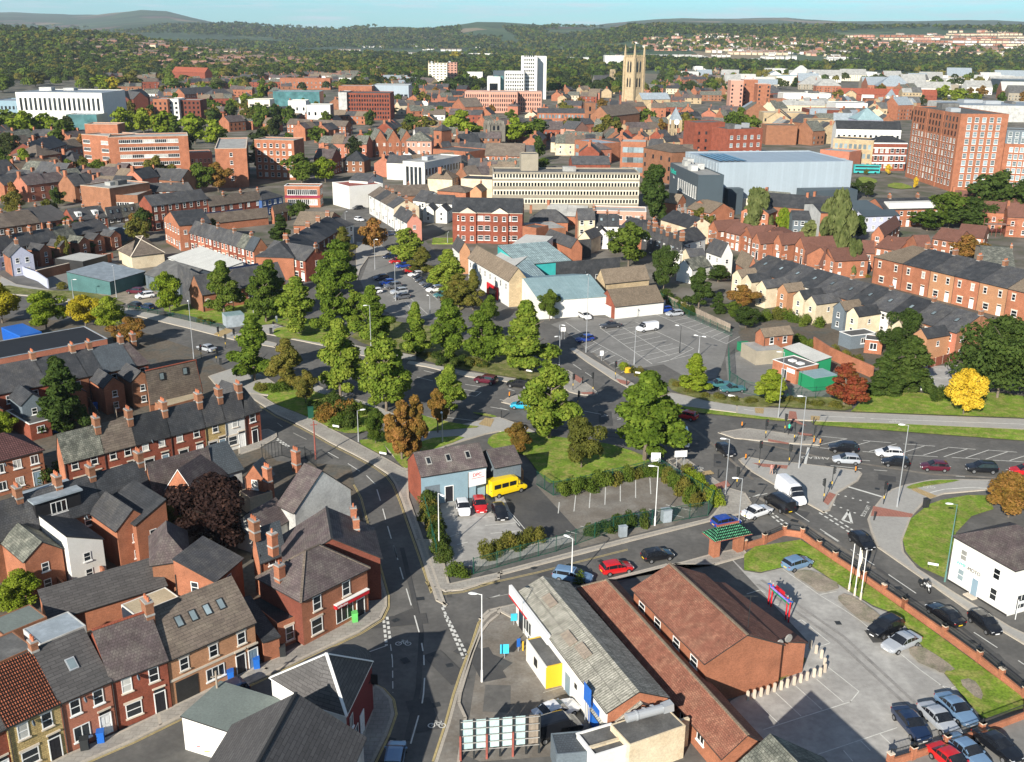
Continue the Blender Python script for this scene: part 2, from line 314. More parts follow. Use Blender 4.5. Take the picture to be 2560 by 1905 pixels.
gm=bpy.data.materials.new('land');t,b,o=nodes(gm);N=t.nodes.new;K=t.links.new
geo=N('ShaderNodeNewGeometry');sx=N('ShaderNodeSeparateXYZ');K(geo.outputs['Position'],sx.inputs[0])
# near town: mixed yards and tarmac; beyond: meadows, stubble and ploughed fields by parcel
n1=N('ShaderNodeTexNoise');n1.inputs['Scale'].default_value=.09;n1.inputs['Detail'].default_value=8;K(geo.outputs['Position'],n1.inputs['Vector'])
r1=N('ShaderNodeValToRGB');e=r1.color_ramp.elements;e[0].position=.35;e[0].color=(.06,.075,.035,1);e[1].position=.65;e[1].color=(.19,.175,.15,1)
k=e.new(.5);k.color=(.12,.108,.085,1);K(n1.outputs[0],r1.inputs[0])
vo=N('ShaderNodeTexVoronoi');vo.inputs['Scale'].default_value=.0035;K(geo.outputs['Position'],vo.inputs['Vector']);sc_=N('ShaderNodeSeparateColor');K(vo.outputs['Color'],sc_.inputs[0])
r2=N('ShaderNodeValToRGB');r2.color_ramp.interpolation='CONSTANT';e=r2.color_ramp.elements;e[0].color=(.04,.08,.03,1);e[1].position=.35;e[1].color=(.06,.10,.04,1)
for p,c in ((.55,(.03,.06,.02,1)),(.72,(.22,.18,.11,1)),(.79,(.04,.07,.03,1)),(.9,(.13,.09,.07,1)),(.95,(.10,.14,.05,1))): k=e.new(p);k.color=c
K(sc_.outputs[0],r2.inputs[0])
mr=N('ShaderNodeMapRange');mr.inputs[1].default_value=1500;mr.inputs[2].default_value=2100;K(sx.outputs['Y'],mr.inputs[0])
mx=N('ShaderNodeMix');mx.data_type='RGBA';K(mr.outputs[0],mx.inputs[0]);K(r1.outputs[0],mx.inputs[6]);K(r2.outputs[0],mx.inputs[7]);K(mx.outputs[2],b.inputs['Base Color']);b.inputs['Roughness'].default_value=.95
me.materials.append(gm);go=link('ground',me);tag(go,kind='structure')
# -- flat sheets and kerbed pieces
def poly(c,pts,z=0.): return [g(c,x,y,0.)+Vector((0,0,z)) for x,y in pts]
def ccw(P):
 a=sum(P[i].x*P[(i+1)%len(P)].y-P[(i+1)%len(P)].x*P[i].y for i in range(len(P)));return P if a>0 else P[::-1]
def smooth_poly(P,it=1):
 for _ in range(it):
  Q=[]
  for i in range(len(P)):
   a,b=P[i],P[(i+1)%len(P)];Q+=[a*.75+b*.25,a*.25+b*.75]
  P=Q
 return P
LIFT=[0]
def sheet(name,c,pts,z,m,kind='structure',curb=None,sm=0,world=None):
 LIFT[0]+=1;z+=LIFT[0]*.0011
 P=world or poly(c,pts);P=ccw(smooth_poly(P,sm) if sm else P);mb=MB()
 tri=tessellate_polygon([[Vector((p.x,p.y,0)) for p in P]])
 for tr in tri:
  q=[P[i] for i in tr];q=[Vector((p.x,p.y,z)) for p in q]
  if (q[1]-q[0]).cross(q[2]-q[0]).z<0: q.reverse()
  mb.face(q,0)
 if curb:
  n=len(P)
  for i in range(n):
   a,b=P[i],P[(i+1)%n];mb.face([(a.x,a.y,-.02),(b.x,b.y,-.02),(b.x,b.y,z),(a.x,a.y,z)],1)
   d=(b-a);
   if d.length<.05: continue
   nn=Vector((-d.y,d.x,0)).normalized()*.3
   q=[(a.x,a.y,z+.004),(b.x,b.y,z+.004),(b.x+nn.x,b.y+nn.y,z+.004),(a.x+nn.x,a.y+nn.y,z+.004)]
   mb.face(q,1)
 o=mb.build(name,[m]+([curb] if curb else []));tag(o,kind=kind);return o
# base tarmac for every street in the near and middle ground
sheet('road','Z',[(-700,560),(60,560),(330,610),(600,585),(730,480),(775,420),(850,420),(950,560),(1250,620),(1600,700),(1640,810),(2900,850),(3000,1900),(2500,2300),(-200,2300),(-900,1500)],.012,'asphalt')
YARD='yard'
# housing blocks: back yards and plots
sheet('back_yard_ground','Z',[(-500,700),(30,690),(250,700),(430,760),(560,850),(560,960),(600,1000),(760,1010),(800,1180),(790,1300),(560,1400),(300,1530),(0,1700),(-700,2000)],.03,YARD)
sheet('back_yard_ground','Z',[(1600,720),(1640,700),(1880,600),(2600,600),(2900,800),(2300,870),(1900,850),(1640,820)],.03,YARD)
# car parks and forecourts
sheet('car_park','F',[(420,1360),(640,1290),(900,1310),(1240,1240),(1360,1200),(1900,1440),(1850,1652),(1790,1800),(1600,1830),(1350,1690),(1040,1740),(750,1590),(560,1430)],.030,'parking')
sheet('car_park','E',[(1080,780),(1250,890),(1480,1090),(1600,1250),(1560,1320),(1130,1300),(900,1180),(830,1000),(900,820)],.030,'parking')
sheet('car_park','O',[(-260,-30),(0,230),(120,250),(280,210),(500,200),(700,330),(960,500),(1130,560),(1640,1180),(1760,1330),(1600,1480),(1100,1640),(600,1900),(-300,1900),(-100,1200),(240,1000),(480,760)],.030,'worn_asphalt')
sheet('car_park','O',[(1080,1660),(1500,1520),(2084,1330),(2500,1240),(2600,2000),(900,2000)],.030,'parking')
sheet('service_yard','I',[(1240,1190),(1700,1130),(1830,1110),(1952,1100),(2250,1300),(2400,1500),(1700,1700),(1400,1700)],.032,'worn_asphalt')
sheet('service_yard','J',[(-20,1080),(170,1020),(270,1090),(600,1450),(420,1480),(240,1500),(130,1400)],.036,'dark_asphalt')
sheet('service_yard','J',[(270,1090),(430,1180),(560,1160),(1190,1010),(1480,1290),(1300,1390),(600,1560)],.034,'brown_asphalt')
sheet('forecourt','N',[(30,560),(130,500),(250,490),(330,660),(560,960),(700,1150),(900,1400),(700,1600),(0,1652),(-120,1600),(-60,1200),(0,800)],.034,'brown_asphalt')
sheet('forecourt','N',[(40,1080),(230,1085),(225,1290),(20,1280)],.038,'asphalt')
sheet('depot_yard','K',[(-140,130),(0,70),(150,100),(400,320),(560,330),(640,390),(560,440),(0,410),(-120,330)],.030,'parking')
sheet('depot_yard','D',[(300,690),(560,690),(900,640),(1260,800),(1290,1010),(1000,990),(700,870),(400,860)],.030,'parking')
sheet('depot_yard','D',[(700,880),(850,850),(1050,830),(1290,900),(1290,1015),(1000,985)],.034,'bare_earth')
sheet('driveway','K',[(1290,350),(1360,200),(1600,190),(1680,230),(1640,300),(1420,380)],.034,'worn_asphalt')
# -- pavements and paths
PV=lambda c,pts,m='pavement',sm=0,h=.12:sheet('pavement',c,pts,h,m,curb='kerb',sm=sm)
PV('I',[(-80,360),(120,490),(300,560),(430,615),(600,705),(700,760),(960,900),(1110,985),(1120,1190),(1260,1590),(1400,2000),(1320,1960),(1200,1600),(1130,1400),(1060,1200),(1010,1080),(960,1010),(870,950),(700,860),(520,770),(400,700),(290,640),(120,560),(0,480),(-80,430)])
PV('M',[(1310,0),(1480,0),(1560,330),(1935,245),(1935,290),(1660,375),(1530,388),(1440,360),(1400,300)])
PV('J',[(0,1740),(560,1590),(1000,1480),(1560,1345),(1600,1310),(1680,1210),(1560,1120),(1380,970),(1330,1000),(1260,960),(1380,880),(1700,1110),(1840,1150),(1890,1230),(1850,1300),(1560,1370),(1000,1510),(0,1770)])
PV('J',[(1250,905),(1320,890),(1440,1010),(1390,1030)],'asphalt')
PV('I',[(-160,870),(0,815),(110,750),(130,730),(125,700),(60,670),(-20,690),(-170,740)])
PV('M',[(975,0),(1060,300),(1095,420),(1095,500),(1050,590),(900,685),(700,780),(0,1110),(-600,1400),(-620,1300),(-20,1010),(290,870),(540,740),(930,545),(960,180),(950,100),(880,0)])
PV('L',[(1890,1060),(1540,1235),(1340,1330),(1000,1500),(650,1652),(300,1820),(150,1780),(500,1600),(860,1450),(1240,1265),(1920,945),(2000,960)])
PV('M',[(980,1070),(1060,1110),(1130,1190),(1150,1300),(1100,1450),(1000,1652),(900,1900),(700,1900),(820,1640),(960,1320)])
PV('M',[(1935,515),(1860,545),(1790,620),(1735,780),(1660,980),(1600,1160),(1540,1380),(1450,1652),(1350,1900),(1600,1900),(1640,1652),(1690,1330),(1640,1220),(1650,1150),(1740,850),(1800,700),(1860,620),(1935,560)],'brown_asphalt')
PV('N',[(-10,590),(60,525),(250,482),(850,330),(1500,170),(1720,110),(1950,60),(2000,120),(1750,190),(1400,190),(860,330),(450,440),(260,600),(130,530),(20,600)])
PV('J',[(490,215),(560,260),(740,395),(725,420),(600,415),(490,385),(440,300)],sm=1)
PV('J',[(10,470),(60,435),(200,400),(240,430),(200,490),(130,500)])
PV('J',[(560,60),(700,150),(1000,330),(1120,420),(1280,400),(1950,520),(1950,570),(1380,500),(1100,450),(960,360),(850,300),(640,160),(520,70)],'path')
PV('J',[(1640,700),(1850,665),(2040,690),(2380,740),(2420,770),(2400,795),(2100,775),(1760,742)],'pavement')
PV('J',[(1790,900),(1850,880),(2060,920),(2200,925),(2500,960),(2690,985),(2720,1010),(2690,1060),(2540,1150),(2480,1280),(2430,1300),(2320,1240),(1900,1000),(1810,925)],'path')
PV('K',[(1040,1180),(1100,1130),(1200,1095),(1400,1055),(1640,1052),(2103,1060),(2103,1130),(1830,1130),(1500,1160),(1380,1200),(1260,1330),(1190,1520),(1200,1600),(1300,1720),(1560,1890),(2000,2160),(2300,2300),(2250,2380),(1700,2050),(1330,1790),(1000,1560),(950,1440),(925,1350),(960,1280)],'path')
PV('K',[(-60,495),(0,502),(800,550),(2103,600),(2400,615),(2400,690),(2103,678),(520,612),(330,600),(0,568),(-60,560)],'path')
PV('I',[(330,300),(420,340),(560,400),(830,480),(1010,560),(1260,580),(1510,640),(1700,600),(1790,580),(1952,640),(2080,700),(1960,720),(1800,690),(1700,710),(1400,800),(1180,960),(1110,990),(1080,960),(930,800),(930,620),(820,520),(560,440),(400,390)],'path')
PV('I',[(1120,160),(1300,190),(1540,240),(1952,300),(2250,380),(2200,400),(1952,330),(1540,275),(1250,205),(1100,180)],'path')
PV('D',[(0,760),(130,830),(420,880),(700,960),(1050,1030),(1400,1100),(1750,1180),(1990,1250),(2200,1300),(2180,1330),(1850,1270),(1500,1180),(1000,1060),(400,940),(0,900)],'path')
PV('D',[(1650,1560),(1900,1480),(2100,1560),(2220,1640),(2220,1720),(1990,1700),(1700,1620)],'path')
PV('E',[(0,1370),(120,1360),(300,1420),(560,1480),(900,1560),(1290,1620),(1290,1652),(850,1620),(540,1540),(100,1450),(0,1430)],'path')
PV('E',[(800,680),(1000,700),(1080,780),(900,800),(830,900),(800,1000),(790,800)],'path')
# tactile paving at the crossings
for c,p,m in (('J',[(1560,1110),(1700,1060),(1730,1100),(1600,1150)],'tactile_red'),('J',[(1440,1010),(1580,985),(1610,1010),(1480,1040)],'tactile_buff'),('J',[(870,295),(980,320),(960,345),(900,330)],'tactile_red'),
 ('J',[(560,260),(620,300),(600,330),(540,290)],'tactile_red'),('J',[(600,400),(700,395),(720,415),(620,412)],'tactile_red'),('K',[(330,605),(395,610),(470,650),(420,640)],'tactile_red'),('K',[(340,540),(390,545),(400,605),(330,600)],'tactile_red'),
 ('K',[(500,575),(570,580),(565,610),(500,607)],'tactile_buff'),('K',[(80,515),(150,520),(145,560),(85,555)],'tactile_buff'),('K',[(180,750),(340,780),(330,790),(180,770)],'tactile_red'),('K',[(400,700),(510,715),(515,730),(420,720)],'tactile_red'),
 ('K',[(60,930),(330,950),(320,975),(140,960)],'tactile_red'),('K',[(640,1150),(690,1170),(630,1250),(590,1220)],'tactile_red'),('K',[(970,1255),(1270,1315),(1255,1340),(950,1330)],'tactile_red'),('K',[(1250,1130),(1300,1120),(1450,1180),(1400,1200)],'tactile_buff'),
 ('I',[(1640,640),(1690,590),(1760,600),(1730,660)],'tactile_buff'),('D',[(1690,1230),(1790,1180),(1860,1200),(1750,1250)],'tactile_buff')):
 sheet('tactile_paving',c,p,.128,m)
# -- lawns and verges
GR=lambda c,pts,m='grass',sm=1,h=.15:sheet('lawn',c,pts,h,m,sm=sm)
GR('I',[(30,430),(170,370),(330,370),(430,400),(560,440),(830,500),(930,560),(940,620),(780,705),(600,708),(420,610),(300,560),(120,490)])
GR('I',[(-30,330),(100,330),(300,370),(150,400),(30,420),(-60,380)])
GR('I',[(700,762),(860,750),(945,800),(960,895)])
GR('I',[(870,742),(940,700),(1000,660),(1200,640),(1180,900),(1110,980),(1050,950),(960,820)])
GR('I',[(1190,560),(1270,590),(1500,640),(1690,662),(1420,680),(1210,700)])
GR('I',[(1200,750),(1580,722),(1400,800),(1180,860)])
GR('I',[(1560,545),(1700,560),(1790,582),(1740,590)])
GR('J',[(-100,800),(-80,730),(40,685),(250,700),(440,740),(760,770),(1070,865),(1150,940),(400,1095),(330,1060),(200,880),(150,860),(60,860)])
GR('J',[(1270,290),(1340,310),(1450,400),(1950,460),(2060,500),(1950,520),(1600,475),(1380,420),(1260,370)],'rough_grass')
GR('K',[(0,420),(300,440),(640,430),(800,470),(820,540),(560,530),(0,490)],'rough_grass')
GR('K',[(800,545),(950,400),(1300,400),(1450,420),(1900,400),(2103,430),(2500,440),(2500,612),(2103,594)],'grass',0)
GR('K',[(-140,560),(0,570),(335,603),(335,622),(0,590),(-140,575)])
GR('K',[(500,618),(530,645),(1300,705),(2103,765),(2500,800),(2500,705),(2103,682),(1200,640)],'grass',0)
GR('J',[(1380,505),(1560,530),(1950,580),(1950,602),(1500,555),(1370,520)],'grass',0)
GR('K',[(1205,1110),(1400,1062),(1640,1057),(1560,1078),(1330,1112),(1250,1133)])
GR('P',[(1250,190),(1000,188),(700,245),(560,295),(350,460),(258,700),(290,830),(380,950),(470,1022),(735,1140),(800,900),(870,620),(1050,430),(1300,350)],'grass',0)
GR('O',[(0,120),(80,60),(420,8),(520,70),(760,230),(1130,490),(1500,760),(2084,1190),(2100,1260),(1780,1345),(1640,1190),(1130,565),(960,500),(700,340),(500,205),(280,215),(120,252),(0,235)],'grass',0)
GR('O',[(220,1000),(430,880),(470,900),(400,980),(220,1090),(0,1130),(-160,1180),(-170,1150),(60,1100)],'rough_grass')
for p in ([(350,270),(420,230),(520,240),(750,360),(560,410),(480,340)],[(680,440),(760,400),(950,520),(1040,600),(900,640),(760,520)],[(1200,830),(1300,790),(1480,900),(1600,1000),(1330,960)],[(1370,940),(1470,920),(1520,960),(1480,1020)],[(1580,1060),(1700,1040),(1780,1150),(1760,1220)]):
 sheet('worn_ground','O',p,.16,'bare_earth',sm=1)
GR('D',[(1240,1035),(1470,985),(1800,990),(2220,1000),(2300,1060),(2200,1140),(1990,1170),(1700,1140),(1500,1080)])
GR('D',[(2160,1240),(2180,1190),(2300,1180),(2380,1220),(2300,1280)])
GR('E',[(0,1270),(150,1290),(500,1330),(700,1400),(560,1470),(200,1380),(100,1340),(0,1350)])
GR('E',[(110,1400),(240,1380),(600,1470),(800,1540),(540,1530),(120,1450)])
GR('E',[(700,1440),(1100,1400),(1700,1480),(2148,1640),(2148,1780),(1700,1690),(1250,1610),(900,1550)],'rough_grass')
GR('E',[(860,1290),(1100,1340),(1500,1390),(1480,1440),(1000,1420),(820,1340)],'rough_grass')
GR('I',[(1150,120),(1300,80),(1600,110),(1952,200),(2300,330),(1952,300),(1600,240),(1300,185)],'rough_grass')
GR('E',[(1240,830),(1380,960),(1560,1080),(1700,1220),(1640,1260),(1500,1140),(1280,930)],'rough_grass')
GR('D',[(0,830),(300,880),(700,890),(1000,980),(960,1000),(400,930),(0,900)],'rough_grass')
GR('C',[(1140,1150),(1200,1140),(1290,1170),(1220,1200),(1170,1200)],'grass')
GR('C',[(1320,1200),(1400,1175),(1530,1215),(1400,1225)],'grass')
# -- painted markings
def stripes(name,c,lines,w,m,z=.066,dash=None,label=None):
 """lines: lists of picture points; w metres wide; dash=(on,off) metres"""
 mb=MB()
 for ln in lines:
  P=poly(c,ln)
  for a,b in zip(P,P[1:]):
   d=b-a;l=d.length
   if l<1e-3: continue
   d/=l;n=Vector((-d.y,d.x,0))*w/2;t=0.
   while t<l:
    e=min(l,t+(dash[0] if dash else l));p=a+d*t;q=a+d*e
    mb.face([(p.x-n.x,p.y-n.y,z),(q.x-n.x,q.y-n.y,z),(q.x+n.x,q.y+n.y,z),(p.x+n.x,p.y+n.y,z)][::1],0)
    t=e+(dash[1] if dash else .01)
 o=mb.build(name,[m]);tag(o,kind='structure');return o
S=stripes
S('road_marking','I',[[(0,455+40),(120,573),(290,652),(400,712),(520,782),(700,872),(870,962),(950,1020),(1000,1085),(1050,1205),(1120,1405),(1190,1605),(1290,1900)]],.1,'yellow_line')
S('road_marking','I',[[(0,502),(120,580),(290,659),(400,719),(520,789),(700,879),(865,969),(943,1026),(992,1090),(1042,1208),(1112,1408),(1182,1608),(1282,1905)]],.1,'yellow_line')
S('road_marking','M',[[(1388,310),(1430,372),(1520,400),(1660,386),(1935,300)],[(1380,314),(1424,380),(1520,409),(1660,394),(1935,308)],[(985,0),(1070,300),(1103,420),(1103,500),(1060,592),(905,692),(705,787),(0,1122)],[(993,0),(1078,300),(1111,420),(1111,505),(1066,600),(910,699),(708,794),(0,1130)],
 [(1000,1080),(1070,1118),(1140,1196),(1160,1300),(1108,1450),(1005,1665)],[(1010,1076),(1078,1112),(1150,1192),(1170,1300),(1117,1450),(1015,1665)],[(1935,508),(1850,540),(1780,620),(1728,780),(1650,980),(1590,1160),(1530,1380),(1440,1652)],[(1935,500),(1845,533),(1771,617),(1719,778),(1641,978),(1581,1158),(1521,1378),(1431,1652)]],.11,'yellow_line')
S('road_marking','I',[[(700,1090),(755,1190),(810,1400),(870,1660)],[(708,1088),(764,1188),(819,1398),(879,1658)]],.1,'yellow_line')
S('road_marking','N',[[(20,590),(70,534),(250,492)],[(0,335),(200,292),(440,238),(700,170),(1100,70)],[(0,343),(200,300),(440,246),(700,178),(1100,78)]],.1,'yellow_line')
S('road_marking','L',[[(1890,1068),(1540,1243),(1000,1508),(650,1660)],[(1890,1075),(1540,1251),(1000,1516),(650,1668)]],.1,'yellow_line')
S('road_marking','I',[[(510,845),(590,890)],[(660,930),(750,988)],[(800,1020),(865,1085)],[(878,1125),(904,1210)],[(922,1270),(944,1352)],[(958,1400),(986,1495)],[(1000,1548),(1030,1640)]],.14,'marking')
S('road_marking','M',[[(1142,45),(1175,152)],[(1190,205),(1216,296)],[(1238,365),(1275,490)],[(1298,565),(1333,690)],[(1352,770),(1362,830)],[(1368,860),(1370,935)],[(1374,1030),(1366,1150),(1355,1220)],[(1330,1310),(1270,1520)]],.14,'marking')
S('road_marking','M',[[(1505,505),(1690,860)],[(1525,505),(1470,400)]],.3,'marking',dash=(.6,.35))
S('road_marking','M',[[(1525,560),(1665,885)],[(1095,575),(1118,745)],[(1070,600),(1090,790)]],.3,'marking',dash=(.6,.35))
S('road_marking','M',[[(1120,780),(1135,900),(1138,1140)]],.1,'marking',dash=(1.2,.6))
S('road_marking','M',[[(965,835),(1090,790)],[(1840,440),(1935,412)]],.12,'marking')
S('road_marking','I',[[(130,742),(225,805)],[(128,755),(212,810)]],.3,'marking',dash=(.6,.3))
S('road_marking','I',[[(130,625),(170,655)],[(250,700),(350,750)]],.15,'faded_marking')
# dual carriageway and junction
S('road_marking','K',[[(570,790),(775,745)],[(835,795),(945,765)],[(940,840),(1145,782)],[(1190,850),(1355,798)],[(1345,868),(1530,812)],[(1500,880),(1678,820)],[(1665,888),(1840,828)],[(1815,898),(1980,842)],[(1995,908),(2180,850)],[(580,726),(775,745)],[(895,757),(1105,775)],[(1195,783),(1435,800)],[(1530,808),(1740,824)],[(1840,830),(2050,845)],
 [(570,812),(780,830)],[(890,840),(1120,858)],[(1230,866),(1455,880)],[(1560,884),(1770,898)],[(1870,905),(2100,918)],[(870,905),(945,910)],[(650,945),(885,970)],[(975,978),(1075,986)],[(1520,950),(1555,953)],[(1965,975),(2030,980)],[(1590,1025),(1660,1030)]],.14,'marking')
S('road_marking','K',[[(485,810),(455,950)],[(750,1095),(1035,1180)]],.4,'marking')
S('road_marking','K',[[(565,1300),(790,1445)],[(600,1290),(815,1430)],[(180,1300),(310,1410)],[(200,1295),(345,1400)]],.28,'marking',dash=(.7,.4))
S('road_marking','K',[[(380,1295),(490,1368)],[(570,1422),(715,1515)],[(800,1575),(850,1610)],[(45,1185),(175,1155)],[(0,935),(180,1060)],[(0,745),(560,808)],[(0,1350),(30,1355)],[(0,665),(70,672)]],.14,'marking')
S('road_marking','K',[[(700,1160),(960,1230)],[(670,1240),(895,1325)]],.3,'marking',dash=(.3,.75))
S('road_marking','K',[[(740,1355),(785,1290),(810,1380),(740,1355)]],.35,'marking')
S('road_marking','O',[[(800,80),(970,190)],[(1075,260),(1280,400)],[(1710,690),(1885,805)],[(600,-50),(700,15)],[(2040,900),(2084,930)]],.14,'marking')
S('road_marking','K',[[(0,528),(75,540)],[(580,580),(905,592)],[(950,598),(2103,640),(2400,655)],[(1395,1155),(1500,1130),(1700,1115),(1835,1125)]],.18,'marking',z=.185)
S('road_marking','J',[[(550,185),(610,225)],[(640,245),(690,278)],[(0,512),(70,530)],[(780,560),(810,570),(760,575)],[(880,585),(910,595),(880,600)],[(1640,700),(1760,742)],[(1780,740),(1952,765)],[(1635,697),(1850,668),(1952,680)],[(690,380),(610,330)],[(60,370),(110,385)],[(600,530),(760,560)],[(1870,1188),(1952,1160)],[(1300,920),(1460,1005)]],.14,'marking')
S('road_marking','I',[[(1230,232),(1310,250)],[(1180,280),(1300,310)],[(1540,335),(1670,355)],[(1520,372),(1660,395)],[(1515,410),(1620,425),(1660,395)],[(1730,505),(1870,530)],[(1560,280),(1600,290)],[(1800,450),(1952,480)],[(1600,620),(1680,600)],[(1380,580),(1700,620)]],.15,'marking')
# car park bays
def bays(c,a,b,n,px):
 """n bay lines between a and b, each running by picture vector px (given at both ends)"""
 ls=[]
 for i in range(n+1):
  t=i/n;x=a[0]+(b[0]-a[0])*t;y=a[1]+(b[1]-a[1])*t;dx=px[0][0]+(px[1][0]-px[0][0])*t;dy=px[0][1]+(px[1][1]-px[0][1])*t
  ls.append([(x,y),(x+dx,y+dy)])
 return ls
ls=bays('F',(830,1390),(1260,1690),9,((290,-50),(320,-80)))
ls+=[[(825,1388),(1260,1690),(1390,1660),(1600,1560),(1120,1340),(825,1388)],[(990,1370),(1400,1620)],[(1225,1250),(1870,1520)]]
ls+=bays('F',(1290,1280),(1870,1520),9,((150,-20),(110,-60)))
ls+=[[(770,1500),(1060,1660)],[(540,1340),(780,1500)]]+bays('F',(700,1560),(1000,1760),6,((80,-40),(120,-50)))
S('bay_marking','F',ls,.12,'marking')
S('bay_marking','E',[[(1080,820),(1470,1160)],[(1200,1170),(1270,1270)],[(1250,1150),(1400,1290)]]+bays('E',(1040,960),(1180,1160),4,((-80,0),(-90,10)))+bays('E',(1150,1180),(1290,1280),4,((60,10),(80,10))),.12,'marking')
S('bay_marking','I',[[(1805,1235),(1952,1400)],[(1630,1340),(1740,1328)],[(1690,1395),(1925,1375)],[(1730,1455),(1952,1435)],[(1770,1510),(1952,1495)],[(1390,1490),(1510,1450)],[(1480,1540),(1560,1520)],[(1830,1575),(1952,1560)]],.12,'marking')
S('bay_marking','J',[[(0,1230),(100,1320),(260,1510)],[(445,1220),(437,1305)],[(568,1170),(555,1290)],[(680,1125),(670,1265)],[(793,1095),(787,1240)],[(903,1080),(903,1215)],[(1018,1050),(1018,1188)],[(1125,1040),(1132,1160)],[(1245,1240),(1440,1285)],[(1118,1272),(1380,1335)],[(990,1305),(1170,1350)],[(865,1338),(1080,1390)],[(740,1370),(800,1390)],[(495,1435),(580,1458)],[(605,1400),(640,1410)]],.12,'marking')
S('bay_marking','O',[[(290,220),(560,412),(740,520),(860,600),(1310,970),(1510,1115),(1600,1085)],[(555,412),(690,385)],[(430,598),(640,770),(550,800)],[(370,610),(430,598)],[(620,945),(855,1130),(790,1210)],[(145,1415),(800,1205)],[(430,1640),(1140,1400)],[(80,1200),(260,1370)],[(235,1140),(425,1315)],[(385,1090),(580,1265)],[(540,1040),(740,1210)],[(1010,1445),(1095,1525)],[(870,1500),(940,1570)],[(740,1570),(810,1652)],[(20,405),(120,375),(160,400)],[(235,485),(270,480)],[(1450,1080),(1550,1110)]],.1,'marking')
S('bay_marking','N',[[(370,925),(450,900)],[(420,1025),(560,990)],[(470,1140),(620,1095)],[(50,440),(240,400)]],.1,'faded_marking')
# -- shared part meshes
MC={}
def cached(key,fn):
 if key not in MC: MC[key]=fn()
 return MC[key]
def win_mesh(style,w,h):
 """window lying on a wall: x across, z up from the sill, -y out of the wall; origin at the bottom centre"""
 def f():
  nonlocal style
  mb=MB();a=w/2;fr='white_frame';gl='glass';d=.05;t=min(.09,w*.09)
  if style.endswith('_b'): style=style[:-2];gl='blind_glass'
  if style=='dark': fr='dark_frame'
  if style=='lit': gl='lit_glass'
  if style=='blind': gl='blind_glass'
  if style=='green': gl='green_glass';fr='dark_frame'
  if style in('bare','darkbare'):      # deep openings of far buildings: pane only
   mb.box((-a,-.04,0),(a,0,h),0,'bk');return mb.mesh('window',['glass'])
  if style=='litbare': mb.box((-a,-.04,0),(a,0,h),0,'bk');return mb.mesh('window',['lit_glass'])
  if style=='shop': gl='glass';t=.07
  arch=style=='arch'
  mb.box((-a,-.02,0),(a,0,h),1,'bk')
  mb.box((-a-.0,-d,0),(-a+t,0,h),0,'k');mb.box((a-t,-d,0),(a,0,h),0,'k')
  mb.box((-a+t,-d,0),(a-t,0,t),0,'klr');mb.box((-a+t,-d,h-t),(a-t,0,h),0,'klr')
  if style in('sash','lit','blind','sashlintel','arch','dark','green'): mb.box((-a+t,-d+.005,h*.5-t*.4),(a-t,0,h*.5+t*.4),0,'klr')
  if style in('wide','shop'):
   k=max(2,int(round(w/.75)))
   for i in range(1,k): x=-a+w*i/k;mb.box((x-t*.4,-d+.005,t),(x+t*.4,0,h-t),0,'ktb')
  if style=='case': mb.box((-t*.5,-d+.005,t),(t*.5,0,h-t),0,'ktb')
  if style=='sashlintel' or style=='arch':
   mb.box((-a-.12,-.07,h),(a+.12,0,h+.24),2,'k')
   if arch: mb.box((-a*.6,-.065,h+.24),(a*.6,0,h+.42),2,'k')
  if style not in('dark','green','shop'): mb.box((-a-.1,-.14,-.12),(a+.1,0,0),2 if style in('sashlintel','arch') else 0,'k')
  return mb.mesh('window',[fr,gl,'stone_trim'])
 return cached(('win',style,round(w,2),round(h,2)),f)
def door_mesh(c,w=.95,h=2.1,head=True):
 def f():
  mb=MB();a=w/2
  mb.box((-a,-.03,0),(a,0,h),0,'kb')
  mb.box((-a-.09,-.08,0),(-a,0,h+.1),1,'kb');mb.box((a,-.08,0),(a+.09,0,h+.1),1,'kb');mb.box((-a,-.08,h),(a,0,h+.1),1,'klr')
  if head: mb.box((-a,-.05,h+.1),(a,0,h+.45),2,'k');mb.box((-a-.15,-.1,h+.45),(a+.15,0,h+.62),3,'k')
  for i in(-1,1):
   for z in(.25,1.15): mb.box((i*a*.45-.14,-.045,z),(i*a*.45+.14,-.03,z+.7),1 if c=='door_white' else 0,'k')
  return mb.mesh('door',[c,'white_frame','glass','stone_trim'])
 return cached(('door',c,w,h,head),f)
def chim_mesh(w,d,h,pots,m):
 def f():
  mb=MB();a,b=w/2,d/2
  mb.box((-a,-b,-1.2),(a,b,h-.35),0,'bt');mb.box((-a-.06,-b-.06,h-.35),(a+.06,b+.06,h-.15),0);mb.box((-a-.02,-b-.02,h-.15),(a+.02,b+.02,h),2)
  mb.box((-a-.05,-b-.05,-.15),(a+.05,b+.05,.05),2)
  for i in range(pots):
   y=-b+d*(i+.5)/pots;mb.tube((0,y,h),(0,y,h+.45),.13,.10,7,1)
  return mb.mesh('chimney',[m,'terracotta','lead_trim'])
 return cached(('ch',w,d,h,pots,m),f)
FOOT=[]   # footprints already built on: (x,y,radius)
def wall_xf(side,w,d,t):
 """local transform on a wall: t metres along it seen from outside, left to right"""
 return {'f':((t,0),0.),'r':((w,t),math.pi/2),'b':((w-t,d),math.pi),'l':((0,d-t),-math.pi/2)}[side]
def put(parent,me,name,side,w,d,t,z,off=.01):
 (x,y),a=wall_xf(side,w,d,t);n=Vector((math.sin(a),-math.cos(a),0))
 o=link(name,me,parent,(x+n.x*off,y+n.y*off,z),a);return o
